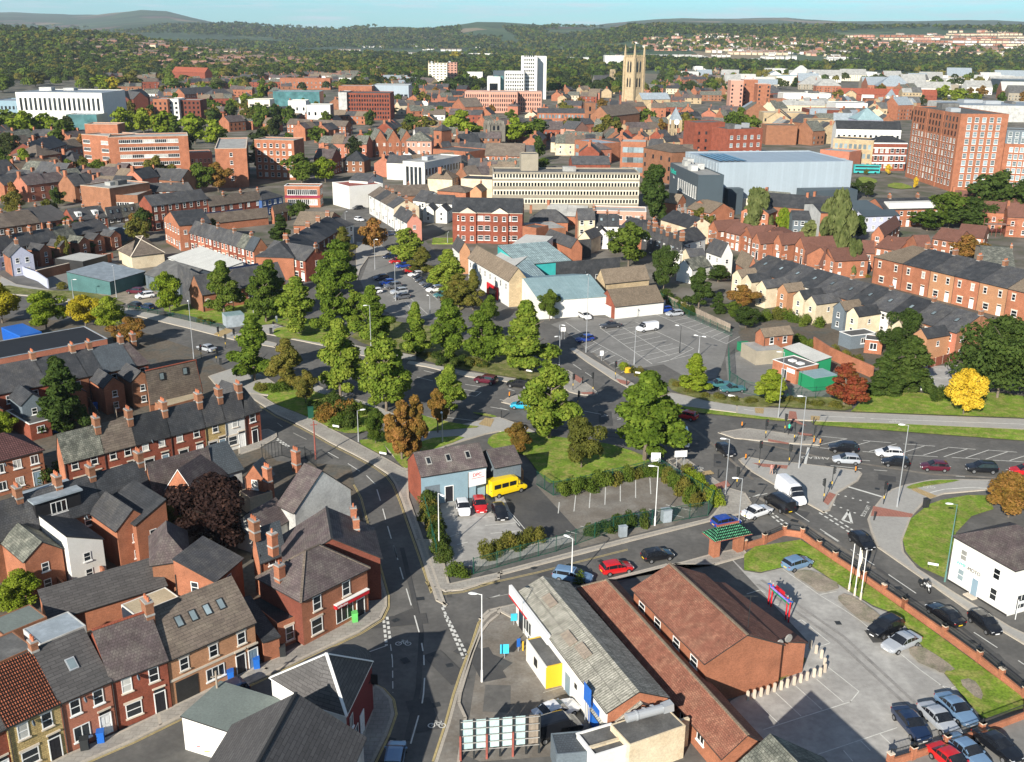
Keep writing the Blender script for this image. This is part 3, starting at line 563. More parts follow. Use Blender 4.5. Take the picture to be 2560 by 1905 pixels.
def roof_shape(kind,w,d,he,hr,ov,hipr=None):
 """returns (roof faces top side, gable wall polygons)"""
 e=ov;T=[];Gb=[]
 k=(hr-he)/(d/2);ze=he-k*e
 if kind in('g','gh','hg','h'):
  hl=0 if kind in('g','gh') else min(d/2,w/2*.98);hr_=0 if kind in('g','hg') else min(d/2,w/2*.98)
  if kind=='h' and w<d: return roof_shape('hx',w,d,he,hr,ov)
  xl=-ov*.3 if not hl else -e;xr=w+(ov*.3 if not hr_ else e)
  rl=xl if not hl else hl;rr=xr if not hr_ else w-hr_
  T+=[[(xl,-e,ze),(xr,-e,ze),(rr,d/2,hr),(rl,d/2,hr)],[(xr,d+e,ze),(xl,d+e,ze),(rl,d/2,hr),(rr,d/2,hr)]]
  if hl: T.append([(xl,d+e,ze),(xl,-e,ze),(rl,d/2,hr)])
  else: Gb.append([(0,d,he),(0,0,he),(0,d/2,hr)])
  if hr_: T.append([(xr,-e,ze),(xr,d+e,ze),(rr,d/2,hr)])
  else: Gb.append([(w,0,he),(w,d,he),(w,d/2,hr)])
 elif kind in('x','hx','xh'):      # ridge runs away from the viewer; gables front and back (hx: hipped)
  k=(hr-he)/(w/2);ze=he-k*e;hf=w/2 if kind=='hx' else 0;hb=w/2 if kind in('hx','xh') else 0
  yf=-e if hf else -ov*.4;yb=d+(e if hb else ov*.4);rf=hf if hf else yf;rb=d-hb if hb else yb
  T+=[[(-e,yb,ze),(-e,yf,ze),(w/2,rf,hr),(w/2,rb,hr)],[(w+e,yf,ze),(w+e,yb,ze),(w/2,rb,hr),(w/2,rf,hr)]]
  if hf: T.append([(-e,yf,ze),(w+e,yf,ze),(w/2,rf,hr)])
  else: Gb.append([(0,0,he),(w,0,he),(w/2,0,hr)])
  if hb: T.append([(w+e,yb,ze),(-e,yb,ze),(w/2,rb,hr)])
  else: Gb.append([(w,d,he),(0,d,he),(w/2,d,hr)])
 elif kind=='s':   # low in front, high at the back
  T.append([(-.1,-e,he-.1),(w+.1,-e,he-.1),(w+.1,d+.1,hr),(-.1,d+.1,hr)]);Gb+=[[(w,0,he),(w,d,he),(w,d,hr)],[(0,d,he),(0,0,he),(0,d,hr)],[(w,d,he),(0,d,he),(0,d,hr),(w,d,hr)]]
 elif kind=='sl':  # high on the left
  T.append([(-.05,-.1,hr),(w+e,-.1,he-.1),(w+e,d+.1,he-.1),(-.05,d+.1,hr)]);Gb+=[[(0,0,he),(w,0,he),(0,0,hr)],[(w,d,he),(0,d,he),(0,d,hr)],[(0,d,he),(0,0,he),(0,0,hr),(0,d,hr)]]
 elif kind=='sr':
  T.append([(-e,-.1,he-.1),(w+.05,-.1,hr),(w+.05,d+.1,hr),(-e,d+.1,he-.1)]);Gb+=[[(0,0,he),(w,0,he),(w,0,hr)],[(w,d,he),(0,d,he),(w,d,hr)],[(w,0,he),(w,d,he),(w,d,hr),(w,0,hr)]]
 elif kind=='p':   # pyramid
  c=(w/2,d/2,hr)
  T+=[[(-e,-e,he),(w+e,-e,he),c],[(w+e,-e,he),(w+e,d+e,he),c],[(w+e,d+e,he),(-e,d+e,he),c],[(-e,d+e,he),(-e,-e,he),c]]
 return T,Gb
def shell(parent,w,d,he,hr,kind,wm,rm,ov=.28,trim=None,z0=0.,inset=.002,edge='dark_frame',ridge=None,roofname='roof',wallname='wall',wm2=None):
 """walls (>gables) and roof of one building in local metres; wm2: material of the side and back walls"""
 mb=MB();i=inset;s=1 if wm2 else 0
 for k,q in (('f',[(i,0,z0),(w-i,0,z0),(w-i,0,he),(i,0,he)]),('r',[(w-i,0,z0),(w-i,d,z0),(w-i,d,he),(w-i,0,he)]),('b',[(w-i,d,z0),(i,d,z0),(i,d,he),(w-i,d,he)]),('l',[(i,d,z0),(i,0,z0),(i,0,he),(i,d,he)])):
  mb.face(q,0 if k=='f' else s)
 if kind=='f':
  p,t=(.35,.25) if he>6 else (.07,.12)   # parapet
  mb.box((0,0,he),(w,t,he+p),0,'b');mb.box((0,d-t,he),(w,d,he+p),0,'b');mb.box((0,t,he),(t,d-t,he+p),s,'b');mb.box((w-t,t,he),(w,d-t,he+p),s,'b')
  wall=mb.build(wallname,[wm]+([wm2] if wm2 else []),parent)
  r=MB();r.face([(t,t,he+.02),(w-t,t,he+.02),(w-t,d-t,he+.02),(t,d-t,he+.02)],0);mb2=r
  if trim:
   z=he+p
   for a,b in (((-.06,-.06,z),(w+.06,t+.04,z+.1)),((-.06,d-t-.04,z),(w+.06,d+.06,z+.1)),((-.06,t+.04,z),(t+.04,d-t-.04,z+.1)),((w-t-.04,t+.04,z),(w+.06,d-t-.04,z+.1))): r.box(a,b,1)
  return wall,r.build(roofname,[rm,trim or rm],parent)
 T,Gb=roof_shape(kind,w,d,he,hr,ov)
 for q in Gb: mb.face([(min(max(x,i),w-i),y,z) for x,y,z in q],s if (kind in('g','gh','hg')) else 0)
 wall=mb.build(wallname,[wm]+([wm2] if wm2 else []),parent)
 r=MB();th=.13
 for q in T:
  top=[(x,y,z+th) for x,y,z in q];r.face(top,0);r.face([tuple(p) for p in q][::-1],1)
 # eaves/verge edge boards
 from collections import Counter
 cnt=Counter()
 for q in T:
  for a,b in zip(q,q[1:]+q[:1]): cnt[frozenset((tuple(round(c,3) for c in a),tuple(round(c,3) for c in b)))]+=1
 for q in T:
  for a,b in zip(q,q[1:]+q[:1]):
   key=frozenset((tuple(round(c,3) for c in a),tuple(round(c,3) for c in b)))
   if cnt[key]==1: r.face([a,b,(b[0],b[1],b[2]+th),(a[0],a[1],a[2]+th)],1)
   elif ridge and len(key)==2:   # ridge and hip capping
    A,B=Vector(a),Vector(b)
    if (tuple(a)<tuple(b)) and not (abs(a[2]-b[2])<1e-3 and a[2]<hr-.05):
     dd=(B-A).normalized();sd=dd.cross(Vector((0,0,1))).normalized()*.13;up=Vector((0,0,1))
     m=(A+B)/2+up*(th+.03);r.obox(m,(B-A)/2,sd,up*.06,2)
 return wall,r.build(roofname,[rm,edge,ridge or edge],parent)
VIS=lambda P,n:(Vector((0,0,CAMH))-P).dot(n)>0
def facade(parent,side,w,d,z0,zs,cols,style,ww,wh,margin=.8,door=None,offs=None,skip=None,cap=100,name='window'):
 """rows of windows at heights zs (sill) and cols columns across one wall"""
 L=w if side in'fb' else d;n=0
 me0=win_mesh(style,ww,wh);rest=None;me1=win_mesh(style+'_b',ww,wh) if style in('sash','sashlintel','case','wide','arch') else me0
 for r,z in enumerate(zs):
  c=cols[r] if isinstance(cols,(list,tuple)) else cols
  for i in range(c):
   t=offs[i]*L if offs else margin+ww/2+(L-2*margin-ww)*(i/(c-1) if c>1 else .5)
   if skip and (r,i) in skip: continue
   n+=1;me=me1 if random.random()<.28 else me0
   if n<=cap: put(parent,me,name,side,w,d,t,z0+z)
   else:
    if rest is None: rest=MB()
    (x,y),a=wall_xf(side,w,d,t);u=Vector((math.cos(a),math.sin(a),0));nn=Vector((math.sin(a),-math.cos(a),0));c0=Vector((x,y,z0+z))+nn*.04
    rest.face([c0-u*ww/2,c0+u*ww/2,c0+u*ww/2+Vector((0,0,wh)),c0-u*ww/2+Vector((0,0,wh))])
 if rest: o=rest.build(name,['lit_glass' if style in('lit','litbare') else 'glass'],parent);tag(o,kind='stuff')
def frame(c,pts,z,dep,he,hr,kind):
 """picture points of the near wall line -> origin, rotation, width, depth"""
 A=g(c,pts[0],pts[1],z);B=g(c,pts[2],pts[3],z);A.z=B.z=0
 u=(B-A);w=u.length;u/=w;n=Vector((-u.y,u.x,0))
 if isinstance(dep,(tuple,list)):
  md,dx,dy=dep[0],dep[1],dep[2];cc=dep[3] if len(dep)>3 else c
  q=g(cc,dx,dy,hr if md=='r' else (he if md=='e' else 0));q.z=0
  dep=abs((q-A).dot(n))*(2 if md=='r' else 1)
 return A,math.atan2(u.y,u.x),w,dep,u,n
def house(name,label,cat,A,rz,w,d,he,hr,kind,wm,rm,st=2,win='std',chim='',sides='fr',group=None,ov=.28,wm2=None,ridge=None,cm=None,near=False,wings=None,doorc=None,ws='sash',sky=0,trim=None,rowend=(1,1),edge='dark_frame'):
 t=thing(name,label,cat,A,rz,group)
 shell(t,w,d,he,hr,kind,wm,rm,ov,trim=trim,wm2=wm2,ridge=ridge,edge=edge)
 FOOT.append((A.x+math.cos(rz)*w/2-math.sin(rz)*d/2,A.y+math.sin(rz)*w/2+math.cos(rz)*d/2,max(w,d)*.55))
 fh=he/st
 u=Vector((math.cos(rz),math.sin(rz),0));n=Vector((-u.y,u.x,0))
 vis={'f':VIS(A,-n),'r':VIS(A+u*w,u),'l':VIS(A,-u),'b':False}
 if win!='none':
  dc=doorc or random.choice(['door_white','door_dark','door_white','door_blue'])
  if 'f' in sides and vis['f']:
   cu=max(1,int(round(w/2.6)))
   if win=='terr':       # two-up, bay and door down
    facade(t,'f',w,d,0,[fh*k+fh*.30 for k in range(1,st)],2 if w>4.2 else 1,ws,.95,min(1.5,fh*.55),w*.17)
    put(t,win_mesh('case' if ws!='sashlintel' else ws,1.5,1.5),'window','f',w,d,w*.33,.8)
    put(t,door_mesh(dc),'door','f',w,d,w*.80,.15)
   elif win=='rear':
    facade(t,'f',w,d,0,[fh*k+fh*.30 for k in range(0,st)],1 if w<5 else 2,ws,.95,1.35,w*.2)
   else:
    facade(t,'f',w,d,0,[fh*k+fh*.30 for k in range(st)],cu,ws,1.1,min(1.45,fh*.5),.7,skip={(0,cu-1)})
    put(t,door_mesh(dc),'door','f',w,d,w-1.25,.1)
  if 'r' in sides and vis['r'] and rowend[1]: facade(t,'r',w,d,0,[fh*k+fh*.30 for k in range(st)],max(1,int(d/4.5)),ws,.9,1.2,1.2)
  if 'l' in sides and vis['l'] and rowend[0]: facade(t,'l',w,d,0,[fh*k+fh*.30 for k in range(st)],max(1,int(d/4.5)),ws,.9,1.2,1.2)
 if win!='none' and 'f' in sides and vis['f']:
  def dp():
   m=MB();m.tube((0,-.06,0),(0,-.06,he-.1),.05,.05,6);m.tube((0,-.06,he-.1),(.0,.0,he),.05,.05,6);return m.mesh('drainpipe',['dark_frame'])
  link('drainpipe',cached(('dp',round(he,1)),dp),t,(.12,-.02,0))
  if random.random()<.3: link('satellite_dish',cached(('sd',),lambda:(lambda m:(m.tube((0,-.3,0),(.08,-.34,.03),.27,.29,12),m.tube((0,0,-.15),(0,-.3,0),.02,.02,4),m.mesh('satellite_dish',['slate_render']))[2])(MB())),t,(w*.45,0,he-.7))
 for k in range(sky):
  if kind in('g','gh','hg','h'):
   mb=MB();sl=Vector((0,d/2,hr-he)).normalized();nn=Vector((0,-sl.z,sl.y));c=Vector((w*(k+.6)/(sky+.2),d*.25,he+(hr-he)*.5))+nn*.18
   mb.obox(c,(.42,0,0),sl*.62,nn*.05,0);mb.obox(c+nn*.012,(.32,0,0),sl*.5,nn*.05,1);mb.build('skylight',['dark_frame' if not near else 'steel','lit_glass'],t)
 if chim:
  for s in chim.split(','):       # position code: L/M/R along the ridge, optional size
   f={'L':.02,'M':.5,'R':.98,'l':.22,'r':.78,'F':.98,'B':.98}[s[0]];big='+' in s
   if kind in('x','hx','xh'): x,y=w/2,d*(f if f else .1)
   else: x,y=w*f,d/2
   if 'f' in s[1:]: y-=d*.16
   me=chim_mesh(.6 if not big else .75,.85 if not big else 1.25,.95 if not big else 1.35,3 if big else 2,cm or('brown_brick'))
   link('chimney',me,t,(x,y,hr))
 return t
def wing(t,x,w,d,he,hr,kind,wm,rm,win=True,z0=0.,flip=False,ws='sash'):
 """two-storey rear wing standing out from the near wall of house t"""
 h=link('rear_wing',None,t,(x,-d,0));
 wl,rf=shell(h,w,d,he,hr,kind,wm,rm,.2)
 if win:
  for z in (.9,he*.5+.5):
   link('window',win_mesh(ws,.85,1.1),h,(w*.5,-.01,z))
  link('window',win_mesh(ws,.7,1.0),h,(w+.01,d*.5,he*.5+.5),math.pi/2)
 return h
def row(name,lab,c,pts,z,dep,he,hr,n=1,kind='g',walls='red_brick',roofs='slate',st=2,win='terr',chim='R',ends='g',group=None,cat='terraced house',wings=None,cum=None,wm2=None,rev=False,**kw):
 """a terrace of n houses; lab is used with an ordinal from the left of the picture"""
 A,rz,w,d,u,nn=frame(c,pts,z,dep,he,hr,kind);walls=walls.split(',');roofs=roofs.split(',');out=[]
 cuts=cum or [i/n for i in range(n+1)];n=len(cuts)-1
 for i in range(n):
  wi=w*(cuts[i+1]-cuts[i]);P=A+u*(w*cuts[i]);wm=walls[i%len(walls)];rm=roofs[i%len(roofs)]
  k=kind
  if kind=='g' and ends=='h' and n==1: k='h'
  elif kind=='g' and ends in('h','hl') and i==0: k='hg'
  elif kind=='g' and ends in('h','hr') and i==n-1: k='gh'
  l=lab if n==1 else '%s house from the left in %s'%(ORD[i],lab)
  ch=chim if isinstance(chim,str) else chim[i%len(chim)]
  if ch=='A': ch='R' if i%2==0 else ''
  t=house(name,l,cat,P,rz,wi,d,he,hr,k,wm,rm,st,win,ch,group=group or (None if n==1 else 'houses of '+lab),rowend=(i==0,i==n-1),wm2=wm2,**kw)
  if wings and i%wings.get('every',1)==0:
   ww=wings.get('w',3.2);wx=wings.get('x',wi-ww if not wings.get('left') else 0)
   wing(t,min(wx,wi*2-ww),ww,wings.get('d',5.),wings.get('he',4.8),wings.get('hr',6.2),wings.get('k','x'),(wings.get('m') or wm) if not isinstance(wings.get('m'),list) else wings['m'][i%len(wings['m'])],wings.get('r') or rm,ws=kw.get('ws','sash'))
  out.append(t)
 return out
def block(name,lab,c,pts,z,dep,h,wm,rm='felt',cat='building',fw=None,rw=None,lw=None,trim=None,kind='f',hr=None,wm2=None,st=None,group=None,plant=0,bands=None,ridge=None,edge='dark_frame',ov=.2,roofbits=None):
 """larger building; fw/rw/lw: (columns, rows, style, window width, window height[, first sill, row step, margin]) for the front, right and left walls"""
 A,rz,w,d,u,nn=frame(c,pts,z,dep,h,hr or h,kind)
 t=thing(name,lab,cat,A,rz,group);shell(t,w,d,h,hr or h,kind,wm,rm,ov if kind!='f' else .2,trim=trim,wm2=wm2,ridge=ridge,edge=edge)
 FOOT.append((A.x+u.x*w/2+nn.x*d/2,A.y+u.y*w/2+nn.y*d/2,max(w,d)*.55))
 for side,sp in (('f',fw),('r',rw),('l',lw)):
  if not sp: continue
  cols,rows,style,ww,wh=sp[:5];fs=sp[5] if len(sp)>5 else 1.;step=sp[6] if len(sp)>6 else (h-fs)/rows;mg=sp[7] if len(sp)>7 else 1.
  facade(t,side,w,d,0,[fs+step*k for k in range(rows)][::-1],cols,style,ww,wh,mg)
 if bands:   # horizontal or vertical trims on the front: (material, list of (z0,z1))
  mb=MB()
  for z0,z1 in bands[1]: mb.box((-.02,-.03,z0),(w+.02,0,z1),0,'k')
  if len(bands)>2:
   for f in bands[2]: mb.box((w*f-.2,-.09,0),(w*f+.2,0,h),0,'k')
  mb.build('facade_band',[bands[0]],t)
 rnd=random.Random(len(FOOT))
 for k in range(plant):
  a,b,hh=rnd.uniform(2,max(3,w*.2)),rnd.uniform(2,max(2.5,d*.25)),rnd.uniform(1.2,2.6)
  x=rnd.uniform(1,max(1.1,w-a-1));y=rnd.uniform(1,max(1.1,d-b-1));m=MB();m.box((x,y,h+.03),(x+a,y+b,h+hh),0,'b');m.build('roof_plant_room',[rnd.choice(['pale_felt','steel','grey_render','felt'])],t)
 t['w']=w;t['d']=d
 return t
def add_box(t,name,a,b,m): mb=MB();mb.box(a,b,0);return mb.build(name,[m],t)
def ridge_house(name,label,cat,A,B,zr,he,hw,wm,rm,**k):
 """gabled range whose ridge runs from near picture point B to far point A (crop,x,y)"""
 a=g(*A,zr);b=g(*B,zr);a.z=b.z=0;d=a-b;L_=d.length;d/=L_;u=Vector((d.y,-d.x,0));P=b-u*hw
 return house(name,label,cat,P,math.atan2(u.y,u.x),2*hw,L_,he,zr,k.pop('kind','x'),wm,rm,win='none',**k)
# -- trees
def crown_mesh(kind,seed,mname,h=12.,r=4.,nl=8000,ls=.30):
 rs=np.random.RandomState(seed);lob=[]
 nlob={'cone':46,'round':34,'conifer':60,'weep':34,'bush':12,'column':34,'sparse':40,'spread':40}[kind];t0={'cone':.14,'round':.2,'conifer':.04,'weep':.12,'bush':.0,'column':.1,'sparse':.18,'spread':.2}[kind]
 for i in range(nlob):
  t=rs.rand()**(.9) if kind!='bush' else rs.rand()
  if kind in('cone','sparse'): e=min(1.,(t*5.5+.45))*(1-t)**(.5+.25*(seed%3))*(1.05+.18*math.sin(seed+i*2.4))
  elif kind=='conifer': e=(1-t)**.6*1.1
  elif kind=='column': e=math.sin(math.pi*min(1,(t*.85+.12)))**.7
  elif kind=='round': e=math.sqrt(max(0,1-(2*t-.95)**2))
  elif kind=='spread': e=math.sqrt(max(0,1-(1.7*t-.7)**2))
  elif kind=='weep': e=math.sqrt(max(0,1-(1.5*t-.5)**2))
  else: e=math.sqrt(max(0.05,1-t*t))
  a=rs.rand()*2*math.pi;q=math.sqrt(rs.rand())*.80 if i>nlob*.15 else .2
  lr=r*(.20+.13*rs.rand())*(.62+.5*e)
  if kind=='bush': lr=r*(.35+.2*rs.rand())
  lob.append((math.cos(a)*q*e*r*(.86+.28*rs.rand()),math.sin(a)*q*e*r*(.86+.28*rs.rand()),(t0+(1-t0)*t)*h-(lr*.5 if t>.7 else 0),lr))
 lob=np.array(lob);wt=lob[:,3]**2;wt/=wt.sum();idx=rs.choice(len(lob),nl,p=wt);Lb=lob[idx]
 d=rs.randn(nl,3);d[:,2]+=.25;d/=np.linalg.norm(d,axis=1)[:,None]
 rad=Lb[:,3:4]*(.72+.38*rs.rand(nl,1))
 sc=np.array([1,1,.78]) if kind!='weep' else np.array([.75,.75,1.5])
 if kind=='column' : sc=np.array([.9,.9,1.25])
 P=Lb[:,:3]+d*rad*sc;P[:,2]=np.maximum(P[:,2],h*.015+.1)
 nrm=d+rs.randn(nl,3)*.55+np.array([0,0,.25]);nrm/=np.linalg.norm(nrm,axis=1)[:,None]
 if kind=='weep': nrm=d*np.array([1,1,.25])+rs.randn(nl,3)*.4;nrm/=np.linalg.norm(nrm,axis=1)[:,None]
 rv=rs.randn(nl,3);u=np.cross(nrm,rv);u/=np.linalg.norm(u,axis=1)[:,None];v=np.cross(nrm,u)
 if kind=='weep': v=v*.0+np.array([0,0,1.]);u=np.cross(nrm,v);u/=np.maximum(1e-6,np.linalg.norm(u,axis=1))[:,None]
 s=ls*(.6+.8*rs.rand(nl,1));sv=s*(1.9 if kind=='weep' else .72)
 V=np.empty((nl,4,3));V[:,0]=P-u*s;V[:,1]=P-v*sv*.8;V[:,2]=P+u*s;V[:,3]=P+v*sv
 me=bpy.data.meshes.new('crown');me.vertices.add(nl*4);me.vertices.foreach_set('co',V.reshape(-1).astype(np.float32))
 me.loops.add(nl*4);me.polygons.add(nl);me.loops.foreach_set('vertex_index',np.arange(nl*4,dtype=np.int32));me.polygons.foreach_set('loop_start',np.arange(0,nl*4,4,dtype=np.int32));me.polygons.foreach_set('loop_total',np.full(nl,4,dtype=np.int32))
 me.materials.append(MATS[mname]);me.update();me.validate();return me
LEAF={'park':((.065,.11,.012),(.135,.20,.022),(.25,.295,.042)),'dark':((.032,.055,.012),(.055,.09,.018),(.085,.12,.025)),'green':((.05,.09,.012),(.09,.135,.018),(.145,.185,.028)),
 'yellow':((.20,.19,.012),(.36,.31,.02),(.50,.40,.03)),'gold':((.42,.28,.015),(.62,.42,.03),(.75,.56,.06)),'lime':((.10,.16,.01),(.19,.25,.02),(.27,.32,.035)),
 'autumn':((.10,.08,.015),(.24,.14,.03),(.38,.18,.06)),'red':((.13,.025,.012),(.26,.06,.03),(.12,.11,.02)),'beech':((.022,.012,.011),(.042,.022,.018),(.08,.042,.03)),
 'willow':((.075,.10,.028),(.13,.155,.05),(.20,.22,.08)),'conifer':((.03,.055,.012),(.05,.085,.016),(.085,.12,.025)),'hedge':((.03,.055,.01),(.055,.09,.015),(.10,.12,.025)),'olive':((.075,.085,.015),(.13,.135,.025),(.21,.17,.035)),
 'far':((.022,.036,.012),(.040,.058,.016),(.075,.09,.024)),'farwood':((.020,.034,.014),(.034,.052,.018),(.062,.078,.026))}
for k,v in LEAF.items(): leafmat('leaf_'+k,*v)
def trunk_mesh(kind,h,r,bark):
 def f():
  mb=MB();rs=random.Random(hash((kind,h))&999);rb=max(.12,h*.018);top=h*(.8 if kind in('cone','conifer','column','sparse') else .55)
  z=0;p=Vector((0,0,-.1));n=5;rr=rb
  for i in range(n):
   q=Vector((rs.uniform(-.12,.12)*i,rs.uniform(-.12,.12)*i,top*(i+1)/n));r2=rb*(1-.8*(i+1)/n)+.02;mb.tube(p,q,rr,r2,7,0,False);p=q;rr=r2
  for i in range(9):
   a=i*2.4;zz=h*(.22+.5*i/9);k=.3 if kind=='conifer' else .6;e=Vector((math.cos(a)*r*k,math.sin(a)*r*k,zz+r*k*.8));mb.tube((0,0,zz),e,rb*.42,.03,5,0,False)
  return mb.mesh('trunk',[bark])
 return cached(('trunk',kind,h,r,bark),f)
CROWNS={}
def crown(kind,leaf,v,lod=0):
 key=(kind,leaf,v,lod)
 if key not in CROWNS:
  r={'cone':3.9,'round':5.2,'conifer':3.0,'weep':4.2,'bush':2.6,'column':2.8,'sparse':3.6,'spread':6.5}[kind];h=12. if kind!='bush' else 2.8
  nl=[12500,4800,1300][lod];ls=[.235,.37,.72][lod]
  if kind=='bush': nl=[1700,700,260][lod];ls=[.19,.30,.5][lod]
  if kind=='spread': ls*=1.12
  CROWNS[key]=(crown_mesh(kind,(v*77+len(kind)*13+7)%9999,'leaf_'+leaf,h,r,nl,ls),h,r)
 return CROWNS[key]
TN=[0]
def tree(P,h,wd,kind,leaf,label,name=None,group=None,lod=None,cat='tree',bark='bark'):
 TN[0]+=1;dist=P.y
 if lod is None: lod=0 if dist<260 else 1 if dist<520 else 2
 me,mh,mr=crown(kind,leaf,TN[0]%3 if lod<2 else TN[0]%2,lod)
 nm=name or {'conifer':'conifer_tree','bush':'shrub','weep':'weeping_tree'}.get(kind,'tree')
 rz=(TN[0]*1.7)%6.28;sx=wd/2/mr;sz=h/mh
 if kind=='bush':
  o=link(nm,me,None,P,rz,(sx,sx,sz));return tag(o,label,'shrub',group)
 t=thing(nm,label,cat,P,rz,group)
 link('crown',me,t,sc=(sx,sx,sz));link('trunk',trunk_mesh(kind,mh,mr,bark),t,sc=(sx*.9,sx*.9,sz))
 FOOT.append((P.x,P.y,min(wd*.35,4)))
 return t
def tr(c,bx,by,ty,wpx,kind,leaf,label,hmax=None,**kw):
 """tree from the picture: foot point, crown-top row, crown width in picture units"""
 P=g(c,bx,by);P.z=0;h=height_at(P,c,ty)
 dist=proj(P)[2];wd=wpx/CR[c][2]/F*dist*(1.3 if kind=='cone' else 1.12)
 return tree(P,h,wd,kind,leaf,label,**kw)
# -- vehicles
CARK={ # length, width, height, profile stations: (x, z_sill, z_belt, z_roof, halfwidth factor) from rear (0) to front (1)
 'hatch':(4.0,1.72,1.48,[(0,.35,.85,.88,.84),(.03,.28,.92,.98,.93),(.09,.24,.94,1.38,.97),(.17,.22,.94,1.46,1),(.45,.20,.93,1.50,1),(.55,.20,.92,1.46,1),(.74,.20,.90,.98,.99),(.80,.21,.86,.92,.98),(.93,.23,.76,.79,.93),(1,.32,.62,.64,.78)]),
 'suv':(4.4,1.84,1.66,[(0,.40,.98,1.0,.86),(.03,.32,1.05,1.12,.94),(.08,.28,1.06,1.56,.97),(.16,.26,1.06,1.66,1),(.48,.24,1.05,1.68,1),(.58,.24,1.04,1.62,1),(.74,.24,1.02,1.1,.99),(.80,.25,.99,1.04,.98),(.94,.28,.90,.93,.93),(1,.38,.74,.76,.8)]),
 'saloon':(4.7,1.82,1.44,[(0,.36,.88,.9,.84),(.03,.28,.93,.96,.93),(.15,.22,.95,.99,.97),(.28,.2,.94,1.38,1),(.40,.20,.93,1.45,1),(.53,.20,.92,1.43,1),(.70,.20,.90,.96,.99),(.78,.21,.87,.91,.98),(.93,.23,.76,.79,.93),(1,.34,.62,.64,.78)]),
 'estate':(4.7,1.82,1.5,[(0,.36,.9,.92,.86),(.02,.28,.95,1.0,.94),(.07,.24,.95,1.40,.97),(.12,.22,.95,1.48,1),(.45,.20,.94,1.5,1),(.56,.20,.93,1.46,1),(.72,.20,.90,.97,.99),(.80,.21,.86,.91,.98),(.94,.23,.76,.79,.93),(1,.34,.62,.64,.78)]),
 'van':(5.0,1.95,1.98,[(0,.40,1.1,1.95,.92),(.01,.32,1.15,1.97,.97),(.3,.28,1.15,1.99,1),(.55,.27,1.12,1.99,1),(.70,.27,1.12,1.94,1),(.78,.27,1.10,1.6,1),(.86,.28,1.06,1.14,.99),(.93,.30,.98,1.02,.97),(.98,.34,.86,.88,.93),(1,.42,.74,.76,.88)]),
 'bigvan':(5.9,2.02,2.6,[(0,.45,1.3,2.55,.94),(.01,.36,1.35,2.6,.98),(.3,.3,1.35,2.64,1),(.62,.3,1.3,2.62,1),(.72,.3,1.3,2.48,1),(.80,.3,1.25,1.95,1),(.86,.3,1.2,1.32,.99),(.93,.32,1.1,1.14,.97),(.98,.36,.95,.98,.93),(1,.45,.8,.82,.88)]),
 'pickup':(4.6,1.8,1.6,[(0,.45,.85,.86,.9),(.02,.35,.88,.89,.97),(.35,.3,.9,.91,1),(.40,.28,.95,1.5,1),(.48,.27,.95,1.58,1),(.58,.27,.95,1.56,1),(.72,.27,.95,1.0,.99),(.80,.28,.92,.95,.98),(.94,.32,.85,.87,.94),(1,.4,.7,.72,.85)])}
PAINT={'black':(.008,.009,.012),'navy':(.012,.028,.075),'blue':(.012,.05,.30),'lightblue':(.16,.27,.42),'silver':(.42,.45,.49),'grey':(.12,.13,.15),'white':(.75,.76,.78),'red':(.50,.012,.015),'maroon':(.085,.008,.022),'teal':(.05,.16,.17),'yellow':(.80,.56,.005),'turquoise':(.02,.35,.55),'darkgrey':(.04,.045,.055)}
def paint(c): return mat('paint_'+c,PAINT[c],rough=.28,var=.02,fine=0,rnd=.03,spec=.5,coat=.8,metal=.15 if c in('silver','grey','lightblue','navy','darkgrey') else 0)
